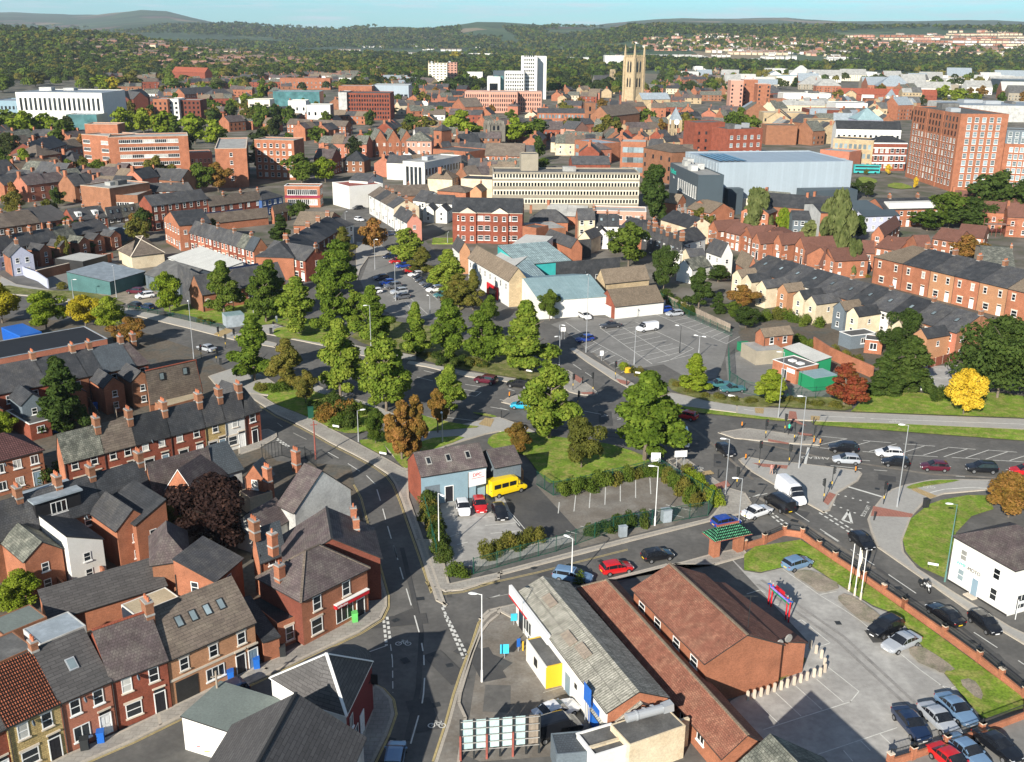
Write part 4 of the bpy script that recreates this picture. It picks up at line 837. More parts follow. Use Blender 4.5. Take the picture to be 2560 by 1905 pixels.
def car_parts(kind,col):
 def f():
  Lh,Wd,Hh,st=CARK[kind];secs=[]
  for (x,zs,zb,zr,wf) in st:
   a=Wd/2*wf;X=-Lh/2+x*Lh;tall=zr-zb>.2;ar=a*(.80 if tall else .93);zs0=zs
   pts=[(0,zs0),(a*.82,zs0),(a*.97,zs0+.14),(a,zs0+(zb-zs0)*.55),(a*.965,zb),(ar*1.02 if not tall else ar+.04,zr-.07 if tall else zb+(zr-zb)*.7),(ar*.80,zr-.0),(0,zr+.02)]
   secs.append([(X,y,z) for y,z in pts])
  body=MB();glass={'windscreen':MB(),'rear_window':MB(),'side_window':MB(),'side_window_b':MB()}
  n=len(st);van=kind in('van','bigvan')
  def gl(i,j):
   za,zb_=st[i],st[i+1];ta=za[3]-za[2]>.2;tb=zb_[3]-zb_[2]>.2
   if j==4 and (ta or tb): return 'side'
   if j in(5,6) and ta!=tb: return 'end'
   if j in(5,6) and ta and tb and za[3]<Hh*.96 and zb_[3]>za[3]+.05 and i<2: return 'end'
   if van and j in(5,6) and i>=4 and (ta or tb) and zb_[3]<za[3]-.2: return 'end'
   return None
  for i in range(n-1):
   for j in range(7):
    q=[secs[i][j],secs[i+1][j],secs[i+1][j+1],secs[i][j+1]];k=gl(i,j)
    if van and k=='side' and i<4: k=None
    for s in (1,-1):
     Q=[Vector((x,y*s,z)) for x,y,z in q]
     if s<0: Q=Q[::-1]
     if len({tuple(round(v,4) for v in p) for p in Q})<3: continue
     body.face(Q,0)
     if k:
      c=sum(Q,Vector())/4;nn=(Q[1]-Q[0]).cross(Q[2]-Q[0])
      if nn.length<1e-6: continue
      nn.normalize()
      if nn.dot(c-Vector((c.x,0,.8)))<0 and k=='side': nn=-nn
      if k=='end' and nn.z<0: nn=-nn
      sc=.86 if k=='side' else .93
      G4=[c+Vector(((p-c).x*(.94 if k=='side' else .95),(p-c).y*(sc if k=='side' else 1),(p-c).z*(sc if k=='side' else .95)))+nn*.012 for p in Q]
      if (G4[1]-G4[0]).cross(G4[2]-G4[0]).dot(nn)<0: G4=G4[::-1]
      if k=='side': glass['side_window' if s>0 else 'side_window_b'].face(G4,0)
      else: glass['windscreen' if i>n/2-1 else 'rear_window'].face(G4,0)
  for sec,rv in ((secs[0],True),(secs[-1],False)):
   q=[Vector(p) for p in sec]+[Vector((x,-y,z)) for x,y,z in sec[::-1]][1:-1]
   body.face(q[::-1] if not rv else q,0)
  parts=[('body',body.mesh('body',[paint(col)],True))]
  for k,m in glass.items():
   if m.f: parts.append((k.replace('_b',''),m.mesh(k.replace('_b',''),['car_glass'])))
  H2=st[-1];R_=.31 if kind not in('suv','van','bigvan') else .36
  wm=MB();wm.tube((0,-.11,0),(0,.11,0),R_,R_,16,0);wm.tube((0,-.115,0),(0,.115,0),R_*.62,R_*.62,12,1);wh=wm.mesh('wheel',['rubber','rim'])
  for x in (-.5+.19,.5-.19):
   for s in (-1,1): parts.append(('wheel',wh,(Lh*x,s*(Wd/2-.09),R_)))
  hl=MB();hl.box((-.05,-.15,-.06),(.04,.15,.06),0);hm=hl.mesh('headlight',['headlight']);tm=hl.mesh('tail_light',['taillight'])
  zf=st[-1][3]+.02
  for s in(-1,1): parts.append(('headlight',hm,(Lh/2-.08,s*Wd*.32,zf-.03)));parts.append(('tail_light',tm,(-Lh/2+.05,s*Wd*.37,st[0][2]-.05)))
  pl=MB();pl.box((-.02,-.26,-.055),(.02,.26,.055),0);parts.append(('number_plate',pl.mesh('number_plate',['plate_white']),(Lh/2+.0,0,.42)));parts.append(('number_plate',pl.mesh('number_plate',['plate_yellow']),(-Lh/2-.0,0,.55)))
  mr=MB();mr.box((-.08,-.09,-.06),(.08,.09,.06),0);mm=mr.mesh('door_mirror',[paint(col)])
  for s in(-1,1): parts.append(('door_mirror',mm,(Lh*.17,s*(Wd/2+.07),st[6][2]+.04)))
  return parts
 return cached(('car',kind,col),f)
def car(kind,col,label,c,x,y,dx,dy,group=None,name=None):
 """car whose footprint is centred at picture point x,y and whose nose points along dx,dy in the picture"""
 P=g(c,x,y);Q=g(c,x+dx*.3,y+dy*.3);rz=math.atan2((Q-P).y,(Q-P).x);P.z=.035
 nm=name or {'van':'panel_van','bigvan':'panel_van','pickup':'pickup_truck'}.get(kind,'car')
 t=thing(nm,label,{'van':'van','bigvan':'van','pickup':'pickup'}.get(kind,'car'),P,rz,group)
 for p in car_parts(kind,col): link(p[0],p[1],t,p[2] if len(p)>2 else None)
 FOOT.append((P.x,P.y,2.5));return t
# -- street furniture
def pole(c,bx,by,ty):
 P=g(c,bx,by);P.z=0;return P,height_at(P,c,ty)
def lamp(c,bx,by,ty,label,double=False,col='steel',ang=2.6,arm=1.0,group='street lamps'):
 P,h=pole(c,bx,by,ty);t=thing('street_lamp',label,'street lamp',P,ang,group)
 mb=MB();mb.tube((0,0,0),(0,0,1.4),.12,.11,8);mb.tube((0,0,1.4),(0,0,h),.075,.05,8);mb.build('pole',[col],t)
 for s in ((1,-1) if double else (1,)):
  a=MB();a.tube((0,0,h-.05),(s*arm*.5,0,h+.05),.035,.035,6);a.build('arm',[col],t)
  l=MB();x0=s*arm*.45;pts=[(0,.08,.05),(.25,.17,.09),(.6,.19,.10),(.85,.10,.05)]
  for (a0,w0,h0),(a1,w1,h1) in zip(pts,pts[1:]):
   A=[Vector((x0+s*a0,w0,h)),Vector((x0+s*a0,w0*.5,h+h0*1.4)),Vector((x0+s*a0,-w0*.5,h+h0*1.4)),Vector((x0+s*a0,-w0,h)),Vector((x0+s*a0,0,h-h0*.6))]
   B=[Vector((x0+s*a1,w1,h)),Vector((x0+s*a1,w1*.5,h+h1*1.4)),Vector((x0+s*a1,-w1*.5,h+h1*1.4)),Vector((x0+s*a1,-w1,h)),Vector((x0+s*a1,0,h-h1*.6))]
   for i in range(5):
    j=(i+1)%5;l.face([A[i],A[j],B[j],B[i]] if s>0 else [B[i],B[j],A[j],A[i]])
  l.build('lamp_head',['lamp_white'],t)
 return t
def signal(c,bx,by,ty,label,ang=0.,n=1):
 P,h=pole(c,bx,by,ty);P.z=.12;h=max(2.9,min(4.4,h));t=thing('traffic_light',label,'traffic light',P,ang,'traffic lights at the junction')
 mb=MB();mb.tube((0,0,0),(0,0,h-.2),.057,.057,7,0);mb.tube((0,0,.9),(0,0,1.3),.065,.065,7,1);mb.build('pole',['dark_steel','yellow_paint'],t)
 hb=MB();hb.box((-.24,-.06,h-1.15),(.24,-.02,h+.02),0);hb.box((-.14,-.26,h-1.08),(.14,-.06,h-.04),0)
 for k in range(3): hb.tube((0,-.38,h-.22-k*.33),(0,-.26,h-.22-k*.33),.11,.12,8,0,False)
 hb.build('signal_head',['dark_steel'],t)
 ln=MB();ln.tube((0,-.275,h-.22),(0,-.265,h-.22),.085,.085,8,0);ln.build('lens',['red_paint'],t)
 return t
def bollard(c,bx,by,label,m='amber',h=1.0):
 P=g(c,bx,by);P.z=.12;mb=MB();mb.tube((0,0,0),(0,0,h*.35),.11,.10,8,1);mb.tube((0,0,h*.35),(0,0,h),.10,.085,8,0);mb.tube((0,0,h),(0,0,h+.06),.09,.03,8,1)
 return single('bollard',mb,[m,'dark_steel'],label,'bollard',P,0,'bollards on the traffic islands')
def rail_fence(name,label,c,pts,h,m,step=2.4,z=0,kind='rail',base=None,cat='fence',spear=.14,thick=.02,zp=0):
 """fence along picture points: posts are parts, each bay's bars one part"""
 P=poly(c,pts) if zp==0 else [g(c,x,y,zp) for x,y in pts]
 for p in P: p.z=0
 t=thing(name,label,cat,P[0]);O=P[0]
 for a,b in zip(P,P[1:]):
  d=b-a;l=d.length;k=max(1,int(round(l/step)));d/=l
  for i in range(k):
   p=a+d*(l*i/k)-O;q=a+d*(l*(i+1)/k)-O;zz=Vector((0,0,z));U=Vector((0,0,1))
   pm=MB();pm.obox(p+zz+U*(h+.1)/2,d*.04,Vector((-d.y,d.x,0))*.04,U*(h+.1)/2);pm.build('post',[m],t)
   bm=MB();n=Vector((-d.y,d.x,0))
   if kind in('rail','pal'):
    for zz2 in (.12,h-.1): bm.obox((p+q)/2+zz+U*zz2,(q-p)/2,n*.02,U*.025)
    s=l/k;cnt=int(s/spear)
    for j in range(1,cnt): r=p+(q-p)*(j/cnt);bm.obox(r+zz+U*h/2,d*thick*.5*(3 if kind=='pal' else 1),n*.008,U*h/2)
   elif kind=='board': bm.obox((p+q)/2+zz+U*h/2,(q-p)/2*.99,n*.025,U*h/2)
   bm.build('railing_bay' if kind!='board' else 'fence_panel',[m if kind!='board' else base],t)
 return t
def wall_line(name,label,c,pts,h,m,thick=.25,coping=None,piers=0,cat='wall',z=0,pierh=.35,zp=0):
 P=[g(c,x,y,zp) for x,y in pts]
 for p in P: p.z=0
 O=P[0].copy();t=thing(name,label,cat,O);U=Vector((0,0,1));mb=MB();cp=MB();pr=MB()
 for a,b in zip(P,P[1:]):
  d=(b-a);l=d.length;d/=l;n=Vector((-d.y,d.x,0));c0=(a+b)/2-O
  mb.obox(c0+U*(z+h/2),d*(l/2+thick*.4),n*thick/2,U*(h/2))
  if coping: cp.obox(c0+U*(z+h+.04),d*(l/2+thick*.45),n*(thick/2+.05),U*.04)
  if piers:
   k=max(1,int(round(l/piers)))
   for i in range(k+1):
    q=a+d*(l*i/k)-O;o=MB();o.obox(q+U*(z+(h+pierh)/2),d*.23,n*.23,U*(h+pierh)/2,0);o.obox(q+U*(z+h+pierh+.05),d*.27,n*.27,U*.05,1);o.build('pier',[m,'stone_trim'],t)
 mb.build('wall',[m],t)
 if coping: cp.build('coping',[coping],t)
 return t
def text(parent,s,loc,rot,size,m,name='lettering',ext=.01,sx=1.,align='LEFT'):
 cu=bpy.data.curves.new(name,'FONT');cu.body=s;cu.size=size;cu.extrude=ext;cu.align_x=align;cu.materials.append(M(m))
 o=bpy.data.objects.new(name,cu);me=bpy.data.meshes.new_from_object(o);bpy.data.objects.remove(o);o=link(name,me);o.location=loc;o.rotation_euler=rot;o.scale=(sx,1,1)
 if parent: o.parent=parent
 return o
def sign_board(label,c,bx,by,ty,w,h,m,ang=0.,legs=2,back='steel',name='road_sign',cat='sign',group=None,txt=None,tm='dark_frame'):
 P,top=pole(c,bx,by,ty);top=max(top,h+.6);t=thing(name,label,cat,P,ang,group)
 mb=MB()
 for x in ((-w*.3,w*.3) if legs==2 else (0,)): mb.tube((x,0,0),(x,0,top-.05),.045,.045,6)
 mb.build('post',['steel'],t);pb=MB();pb.box((-w/2,-.07,top-h),(w/2,-.045,top),0);pb.build('sign_face',[m],t)
 if txt:
  for i,(s,sz,zz) in enumerate(txt): text(t,s,(-w*.45,-.075,top-zz),(math.pi/2,0,0),sz,tm)
 return t
random.seed(7)
# == bottom-left street terrace (crop L)
def eaves_row(lst): pass
row('house','red brick house cut by the left edge, before the yellow stone one','L',(-330,1560,44,1385),5.4,8.5,5.4,8.6,1,walls='red_brick',roofs='grey_tile',chim='')
row('house','yellow stone house with orange pantile roof','L',(45,1385,440,1205),5.5,('r',132,878),5.5,8.4,1,walls='yellow_brick',roofs='pantile',chim='',ws='sashlintel',wm2='yellow_brick',doorc='door_dark')
hs=row('house','pink brick house with plain grey tile roof and one skylight','L',(440,1205,820,1040),5.5,('r',470,725),5.5,8.6,1,walls='pink_brick',roofs='grey_tile',chim='L',sky=1,doorc='door_white',near=True)
row('house','dark red brick house with worn purple slates and tall chimney at its right','L',(820,1038,1240,880),5.5,('r',885,612),5.5,8.9,1,walls='red_brick',roofs='purple_slate',chim='R+',ws='sashlintel',doorc='door_dark',ridge='brightred_tile')
t=row('house','tan brick house over a carport with four roof windows','L',(1245,885,1893,600),5.3,('r',1455,380),5.3,8.7,1,walls='tan_brick',roofs='brown_tile',chim='',win='none',wm2='tan_brick')[0]
W_=(g('L',1893,600,5.3)-g('L',1245,885,5.3)).length
for f,z,w,h in ((.17,3.35,.95,1.35),(.50,3.35,.95,1.35),(.83,3.35,.95,1.35),(.50,.9,2.0,1.35)): put(t,win_mesh('sashlintel' if w<1.5 else 'wide',w,h),'window','f',W_,8,W_*f,z)
put(t,door_mesh('door_dark'),'door','f',W_,8,W_*.80,.1);put(t,door_mesh('door_blue'),'door','f',W_,8,W_*.95,.1)
mb=MB();mb.box((.5,-.05,0),(W_*.3,0,2.4),0,'k');mb.build('carport_shade_panel',['dark_frame'],t)  # flat dark panel on the wall, standing for the shade inside the carport
mb=MB();mb.box((0,-.06,2.65),(W_,0,2.9),0,'k');mb.build('stone_band',['stone_trim'],t)
for k in range(4):
 mb=MB();sl=Vector((0,4,3.4)).normalized();nn=Vector((0,-sl.z,sl.y));c=Vector((W_*(.27+.16*k),2.2,5.3+3.4*.55))+nn*.2;mb.obox(c,(.36,0,0),sl*.6,nn*.05,0);mb.obox(c+nn*.015,(.27,0,0),sl*.5,nn*.05,1);mb.build('skylight',['dark_frame','lit_glass'],t)
B=block
B('extension','blue-grey flat roofed extension behind the pink brick house','L',(300,780,640,640),5.7,('e',240,640),5.7,'grey_render','lead',cat='extension',edge='white_frame')
B('extension','pale green-grey flat roofed extension beside the bright conifer bush','L',(20,712,350,575),4.2,('e',0,570),4.2,'brown_brick','green_felt',cat='extension')
B('extension','dark grey flat roofed extension behind the pantile house','L',(-60,940,255,800),5.4,('e',-40,740),5.4,'brown_brick','felt',cat='extension')
row('outbuilding','long single storey outbuilding with plain brown tiled roof between yards','L',(365,600,1238,335),2.6,('e',330,495),2.6,4.6,1,'s',walls='orange_brick',roofs='grey_tile',st=1,win='none',chim='',cat='outbuilding')
B('outbuilding','low flat outbuilding with a beige gravelled roof','L',(1000,560,1330,425),2.8,('e',975,455),2.8,'white_render','beige_roof',cat='outbuilding')
row('house','brick house with hipped purple slate roof and television aerial','L',(1130,170,1400,130),5.2,7,5.2,7.6,1,'hx',walls='brown_brick',roofs='purple_slate',win='none',chim='',cat='house')
row('house','narrow orange brick back house under a dark slate roof','L',(1300,255,1590,310),5.2,5.5,5.2,7.0,1,'sl',walls='orange_brick',roofs='slate',win='rear',chim='')
# == crop H
hr_=row('terraced_house','the slate terrace behind the tall conifer','H',(-330,470,1112,176),5.5,('r',540,88),5.5,8.5,ends='hr',walls='brown_brick,red_brick',roofs='slate,slate,dark_slate,dark_slate,blue_slate,purple_slate',win='rear',chim='R+',cum=[0,.18,.45,.66,.75,.93,1.0])
for k,(i,x,w,m) in enumerate(((0,1,4,'orange_brick'),(1,2.2,3.6,'slate_render'),(2,.3,3.6,'orange_brick'),(3,.3,3.4,'orange_brick'),(4,2.2,3.6,'brown_brick'))):
 wing(hr_[i],x,w,6.0,4.8,6.3,'x',m,'slate' if k!=1 else 'dark_slate')
B('garage','brick garage with black felt flat roof and white fascia','H',(222,640,378,600),2.7,('e',135,515),2.7,'red_brick','felt',cat='garage',trim='white_frame',fw=(1,1,'case',1.2,1.,1.2,1,1))
row('house','brick house with hipped purple-red tiled roof at the left edge','H',(-220,960,318,822),5.2,('e',150,722),5.2,7.6,1,'h',walls='orange_brick',roofs='maroon_tile',win='std',chim='',ws='wide')
row('house','brick house under a brown tiled hipped roof with two roof windows','H',(1112,352,1495,264),5.4,('r',1310,190),5.4,8.0,1,'gh',walls='brown_brick',roofs='brown_tile',win='none',chim='',sky=2,ridge='brightred_tile')
B('outbuilding','lean-to with beige roof under the brown tiled house','H',(1235,505,1530,425),2.5,4.5,2.5,'brown_brick','beige_roof',cat='outbuilding')
h2=row('terraced_house','the red terrace above the copper beech','H',(475,893,1832,545),5.6,('r',1060,560),5.6,8.8,walls='red_brick,red_brick,red_brick,red_brick,yellow_brick,white_render',roofs='lichen_slate,brown_tile,dark_slate,dark_slate,slate,slate',win='terr',chim='R+',cum=[0,.20,.37,.56,.76,.88,1.0],ws='sashlintel',wm2='orange_brick')
row('house','corner house of the red brick terrace with hipped slate end','H',(1832,545,1950,508),5.6,('e',1720,405),5.6,8.8,1,'h',walls='red_brick',roofs='slate',win='std',chim='',ws='sash')
h3=row('terraced_house','the dark slate terrace with rear wings','H',(-340,1600,1140,1130),5.5,('r',560,1050),5.5,8.9,walls='brown_brick,white_render,brown_brick,brown_brick,brown_brick',roofs='slate,slate,dark_slate,dark_slate,purple_slate',win='rear',chim='R+',cum=[0,.36,.555,.73,1.0])
wing(h3[0],5.,4.2,6.5,5.0,6.6,'x','orange_brick','lichen_slate');wing(h3[1],1.0,4.,7.5,5.0,6.8,'sl','white_render','slate');wing(h3[2],2.4,4.4,7,5.2,7.2,'x','orange_brick','slate');wing(h3[3],.2,4.0,8,5.6,7.6,'sr','orange_brick','dark_slate')
# dormer with flat blue-grey roof
d=link('dormer',None,h3[1],(.9,.5,0));mb=MB();mb.box((0,0,5.6),(5.4,4.,8.2),0,'b');mb.build('dormer_wall',['black_clad'],d);mb=MB();mb.box((-.25,-.3,8.2),(5.65,4.1,8.4),0);mb.build('dormer_roof',['lead'],d);link('window',win_mesh('wide',1.9,1.5),d,(2.7,-.01,6.2))
row('house','slate house with rear gable beside the dark copper beech','H',(1145,1128,1600,1000),5.5,('r',1400,850),5.5,8.9,1,walls='brown_brick',roofs='purple_slate',win='none',chim='')
t=row('terraced_house','green-grey slate house with a hole in its roof','H',(1600,1000,1812,937),5.5,('r',1650,775),5.5,8.9,1,'gh',walls='grey_render',roofs='blue_slate',win='rear',chim='')[0]
row('house','brick wing with gable and grey slates right of the copper beech','H',(1838,1032,1985,1050),4.4,('e',1760,960),4.4,6.4,1,'x',walls='orange_brick',roofs='blue_slate',win='rear',chim='')
row('house','cross gable with purple slates and white barge boards beside the copper beech','H',(1240,1130,1470,1165),5.0,7,5.0,8.2,1,'x',walls='orange_brick',roofs='purple_slate',win='none',chim='',edge='white_frame')
B('shed','small slate roofed store beside the copper beech','H',(1875,1190,2045,1140),2.6,3,2.6,'cream_render','slate',cat='shed')
# == crops I and M: corner houses
t=row('house','house with a big bare grey rendered gable facing right','I',(262,1290,680,1122),5.2,('e',660,1025),5.2,9.2,1,'x',walls='grey_render',roofs='purple_slate',win='none',chim='',wm2='grey_render')[0]
for x,y,z in((2.0,8.2,6.3),(7.2,9.,6.8)): link('chimney',chim_mesh(.7,1.1,1.9,3,'orange_brick'),t,(x,y,z))
row('outbuilding','slate roofed outbuilding with white end beside the grey gable','I',(50,1440,240,1330),3.6,('r',130,1180),3.6,5.6,1,'g',walls='white_render',roofs='purple_slate',st=1,win='none',chim='',cat='outbuilding')
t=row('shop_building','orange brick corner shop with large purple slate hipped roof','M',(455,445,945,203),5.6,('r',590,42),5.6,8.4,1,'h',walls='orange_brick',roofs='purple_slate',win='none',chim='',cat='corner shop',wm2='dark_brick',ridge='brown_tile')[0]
w=(g('M',945,203,5.6)-g('M',455,445,5.6)).length
for f in(.22,.66): put(t,win_mesh('sashlintel',1.1,1.7),'window','f',w,10,w*f,3.5)
put(t,win_mesh('sashlintel',1.5,1.8),'window','f',w,10,w*.2,.8)
put(t,win_mesh('shop',2.4,1.9),'shop_window','f',w,10,w*.62,.6);put(t,door_mesh('door_dark',1.,2.2,False),'door','f',w,10,w*.87,0)
mb=MB();mb.box((w*.46,-.45,2.65),(w*.98,-.02,3.1),0);mb.box((w*.46,-.5,3.1),(w*.98,-.02,3.18),1);mb.build('shop_fascia',['red_paint','white_frame'],t)
text(t,'Ladbrokes',(w*.48,-.47,2.74),(math.pi/2,0,0),.34,'white_frame')
for x,y,z in ((.6,4.2,6.4),(3.4,9.,7.4)): link('chimney',chim_mesh(.8,.9,1.6,1,'orange_brick'),t,(x,y,z))
t=ridge_house('house','rear range of the corner shop with two red chimney pots','house',('I',500,1262),('I',540,1492),8.4,5.4,5.2,'dark_brick','purple_slate',ridge='dark_frame')
for y in(5.,8.): link('chimney',chim_mesh(.7,.7,1.3,1,'orange_brick'),t,(8.3,y,6.9))
row('house','brick house with blue-grey slate roof behind the corner shop','I',(-10,1610,178,1540),5.4,('r',240,1370),5.4,8.2,1,'g',walls='orange_brick',roofs='blue_slate',win='rear',chim='L+')
B('annexe','low brick annexe with one window joined to the corner shop','M',(280,628,445,560),3.0,6,3.0,'orange_brick','dark_slate',cat='annexe',fw=(1,1,'sashlintel',1.,1.7,.6,1,1.6))
row('shed','lean-to shed with dark slate roof in the gap before the tan house','M',(170,755,290,712),2.6,7,2.6,3.8,1,'s',walls='orange_brick',roofs='dark_slate',st=1,win='none',chim='',cat='shed')
# red corner building with pyramid roof and white lead hips
def poly_roof(name,label,cat,pts,c,he,apex,hr,wms,rm,ridge='white_frame'):
 P=[g(c,x,y,he) for x,y in pts];ap=g(c,apex[0],apex[1],hr);O=Vector((ap.x,ap.y,0));t=thing(name,label,cat,O);mb=MB();mats=sorted(set(wms))
 n=len(P);P=[p-O for p in P];A=Vector((0,0,hr))
 for i in range(n):
  a,b=P[i],P[(i+1)%n];mb.face([(a.x,a.y,0),(b.x,b.y,0),(b.x,b.y,he),(a.x,a.y,he)],mats.index(wms[i%len(wms)]))
 mb.build('wall',mats,t);r=MB()
 for i in range(n):
  a,b=P[i]*1.03,P[(i+1)%n]*1.03;a.z=b.z=he;r.face([a,b,A],0);r.face([a-Vector((0,0,.12)),b-Vector((0,0,.12)),b,a],1)
  if i in ridge_ids:
   d=(A-a);m=(A+a)/2+Vector((0,0,.05));s=d.normalized().cross(Vector((0,0,1))).normalized()*.13;r.obox(m,d/2,s,Vector((0,0,.06)),1)
 r.build('roof',[rm,ridge],t);FOOT.append((O.x,O.y,7));return t
ridge_ids=(0,3,4)
t=poly_roof('house','dark red corner building with pyramid slate roof and white hips','house',[(232,1030),(475,1180),(560,1240),(790,1308),(980,912),(968,860),(930,815),(850,785),(760,785),(660,815)],'M',5.2,(642,848),9.4,['white_render','white_render','white_render','dark_red_render','dark_red_render','dark_red_render','dark_red_render','dark_red_render','dark_red_render','white_render'],'grey_tile') if 'dark_red_render' in MDEF else None
a=g('M',790,1308,5.2)-Vector(t.location);b_=g('M',980,912,5.2)-Vector(t.location);u=(b_-a);u.z=0;ll=u.length;u/=ll;an=math.atan2(u.y,u.x)
nn=Vector((u.y,-u.x,0))*.03
for f,z,w_,h_,k in ((.15,3.0,.9,1.4,'case'),(.25,.6,2.0,1.7,'shop')): p=a+u*ll*f+nn;link('window',win_mesh(k,w_,h_),t,(p.x,p.y,z),an)
p=a+u*ll*.52+nn;link('door',door_mesh('door_white',1.,2.3,False),t,(p.x,p.y,.1),an)
p=a+u*ll*.85+nn;mb=MB();mb.box((-.6,-.9,3.1),(.6,-.8,4.2),0);mb.tube((0,-.8,3.7),(0,0,3.7),.04,.04,6,0);o=mb.build('hanging_sign',['dark_frame'],t);o.location=(p.x,p.y,0);o.rotation_euler=(0,0,an+math.pi/2)
# ridge runs toward the viewer: gable end lies below the frame
ridge_house('house','grey tiled house with ridge running to the bottom edge','house',('M',415,1152),('M',60,1800),9.0,5.4,5.6,'grey_render','grey_tile',ridge='dark_frame')
B('outbuilding','green-grey flat roofed annexe by the street','M',(60,1470,330,1200),3.4,7,3.4,'white_render','green_felt',cat='outbuilding',kind='s',hr=3.5)
# == crop N: betting shop range, restaurant
SHOP=t=row('shop_building','long white shop with grey corrugated sheet roof and red fascia','N',(270,398,950,1290),3.6,6.2,3.6,5.0,1,'g',walls='white_render',roofs='asbestos',st=1,win='none',chim='',cat='shop',wm2='orange_brick',ov=.15)[0]
w=(g('N',950,1290,3.6)-g('N',270,398,3.6)).length
mb=MB();mb.box((-1.3,-.35,2.9),(w*.42,-.01,4.0),0);mb.box((-1.3,-.37,2.65),(w*.17,-.01,2.9),1);mb.build('shop_fascia',['white_frame','red_paint'],t)
put(t,door_mesh('door_dark',1.4,2.3,False),'door','f',w,6,w*.07,0);put(t,win_mesh('shop',2.2,1.6),'shop_window','f',w,6,w*.15,.7)
put(t,door_mesh('door_blue',1.3,2.3,False),'door','f',w,6,w*.62,0)
mb=MB();mb.box((w*.83,-.03,.1),(w*.93,0,2.8),0,'k');mb.build('painted_panel',['blue_paint'],t)
for f in(.33,.49,.70): put(t,win_mesh('dark',.5,.5),'window','f',w,6,w*f,1.8)
mb=MB()
for x,y in ((w*.2,2.0),(w*.5,1.2),(w*.62,1.5)):
 z=3.6+1.4*(y/3.1);mb.obox((x,y,z+.3),(1.1,0,0),Vector((0,.45,.2)),Vector((0,-.03,.04)),0)
mb.build('roof_patch',['grey_wood'],t)
t=B('kiosk','white cabin with black roof and yellow end beside the white shop','N',(345,742,492,950),2.5,2.3,2.5,'white_render','felt',cat='kiosk',wm2='yellow_paint',fw=(1,1,'dark',.8,.9,1.0,1,.9))
# orange brick gable triangle and flat roofed sheds
row('outbuilding','orange brick gabled outbuilding at the foot of the white shop','N',(960,1420,1430,1300),2.0,3.5,2.0,4.0,1,'x',walls='orange_brick',roofs='asbestos',st=1,win='none',chim='',cat='outbuilding')
B('shed','flat dark felt roof with an air conditioning box','N',(850,1615,1110,1535),2.8,('e',750,1440),2.8,'white_render','felt',cat='shed',trim='white_frame')
t=B('shed','flat roofed shed carrying a fat silver duct above the cream wall','N',(1115,1530,1530,1385),3.4,('e',1020,1360),3.4,'cream_render','felt',cat='shed')
mb=MB();L_=t['w'];mb.tube((L_*.2,2.4,4.2),(L_*.8,2.0,4.3),.42,.42,14,0);mb.tube((L_*.8,2.0,4.3),(L_*.97,1.9,4.4),.5,.55,4,0)
for f in(.35,.5,.65): mb.tube((L_*f,2.3,4.24),(L_*f+.15,2.29,4.24),.47,.47,14,0)
o=mb.build('duct',['steel'],None);o.location=t.location;o.rotation_euler=t.rotation_euler;tag(o,'fat silver ventilation duct lying on the flat roof','duct')
B('shed','small blue-grey felt roofed shed beside the parked dark car','N',(570,1600,800,1580),2.4,('e',560,1440),2.4,'slate_render','blue_slate',cat='shed')
# hoarding seen from behind
P0=g('N',0-590,1650);P=[g('M',1645,1640),g('N',440,1590)]
for p in P: p.z=0
d=P[1]-P[0];LL=d.length;d/=LL;t=thing('billboard','back of a large panelled hoarding on dark steel posts','hoarding',P[0],math.atan2(d.y,d.x))
for i in range(7):
 x=LL*i/6;mb=MB();mb.box((x-.09,.0,0),(x+.09,.16,4.2),0);mb.build('post',['dark_steel'],t)
 if i<6:
  mb=MB();mb.box((x+.1,.2,1.0),(x+LL/6-.1,.24,4.0),0);mb.build('panel',['milky_panel' if i<5 else 'grey_wood'],t)
  if i%2==0: mb=MB();mb.box((x-.15,-.2,0),(x+.02,-.02,2.6),0);mb.build('brace',['rust'],t)
for z in(1.,1.75,2.5,3.25,4.): mb=MB();mb.box((0,-.03,z-.04),(LL,.0,z+.04),0);mb.build('rail',['lead_trim'],t)
# restaurant
t=row('restaurant','orange brick hall of the restaurant with a big red tiled roof','N',(1148,360,1690,912),4.8,8.5,4.8,6.8,1,'g',walls='orange_brick',roofs='red_tile',st=1,win='none',chim='',cat='restaurant',wm2='orange_brick',ridge='tan_tile',ov=.35)[0]
w=(g('N',1690,912,4.8)-g('N',1148,360,4.8)).length
for f in(.13,.36,.62,.85): put(t,win_mesh('sash',1.3,1.1),'window','f',w,8.5,w*f,3.0)
t2=row('restaurant','long low wing of the restaurant with plain red tiled roof','N',(742,355,1815,1618),2.4,4.4,2.4,4.05,1,'hg',walls='orange_brick',roofs='red_tile',st=1,win='none',chim='',cat='restaurant wing',ridge='tan_tile')[0]
w=(g('N',1815,1618,2.7)-g('N',742,355,2.7)).length
for k in range(9): put(t2,win_mesh('case',1.2,1.0),'window','f',w,5,w*(.08+.1*k),1.2)
t3=row('restaurant','right-hand brick range of the restaurant with dishes on its wall','O',(205,850,458,768),3.4,('e',-160,330),3.4,4.9,1,'sl',walls='orange_brick',roofs='redbrown_tile',st=1,win='none',chim='',cat='restaurant range')[0]
for x,z in((.4,4.8),(1.5,5.1)):
 mb=MB();mb.tube((x,-.6,z),(x,-.52,z),.42,.46,14,0);mb.tube((x,-.5,z),(x,0,z-.4),.03,.03,5,0);mb.build('satellite_dish',['lead_trim'],t3)
mb=MB();mb.box((-.5,-.55,2.2),(.6,-.1,3.0),0);mb.build('air_conditioner',['white_frame'],t3)
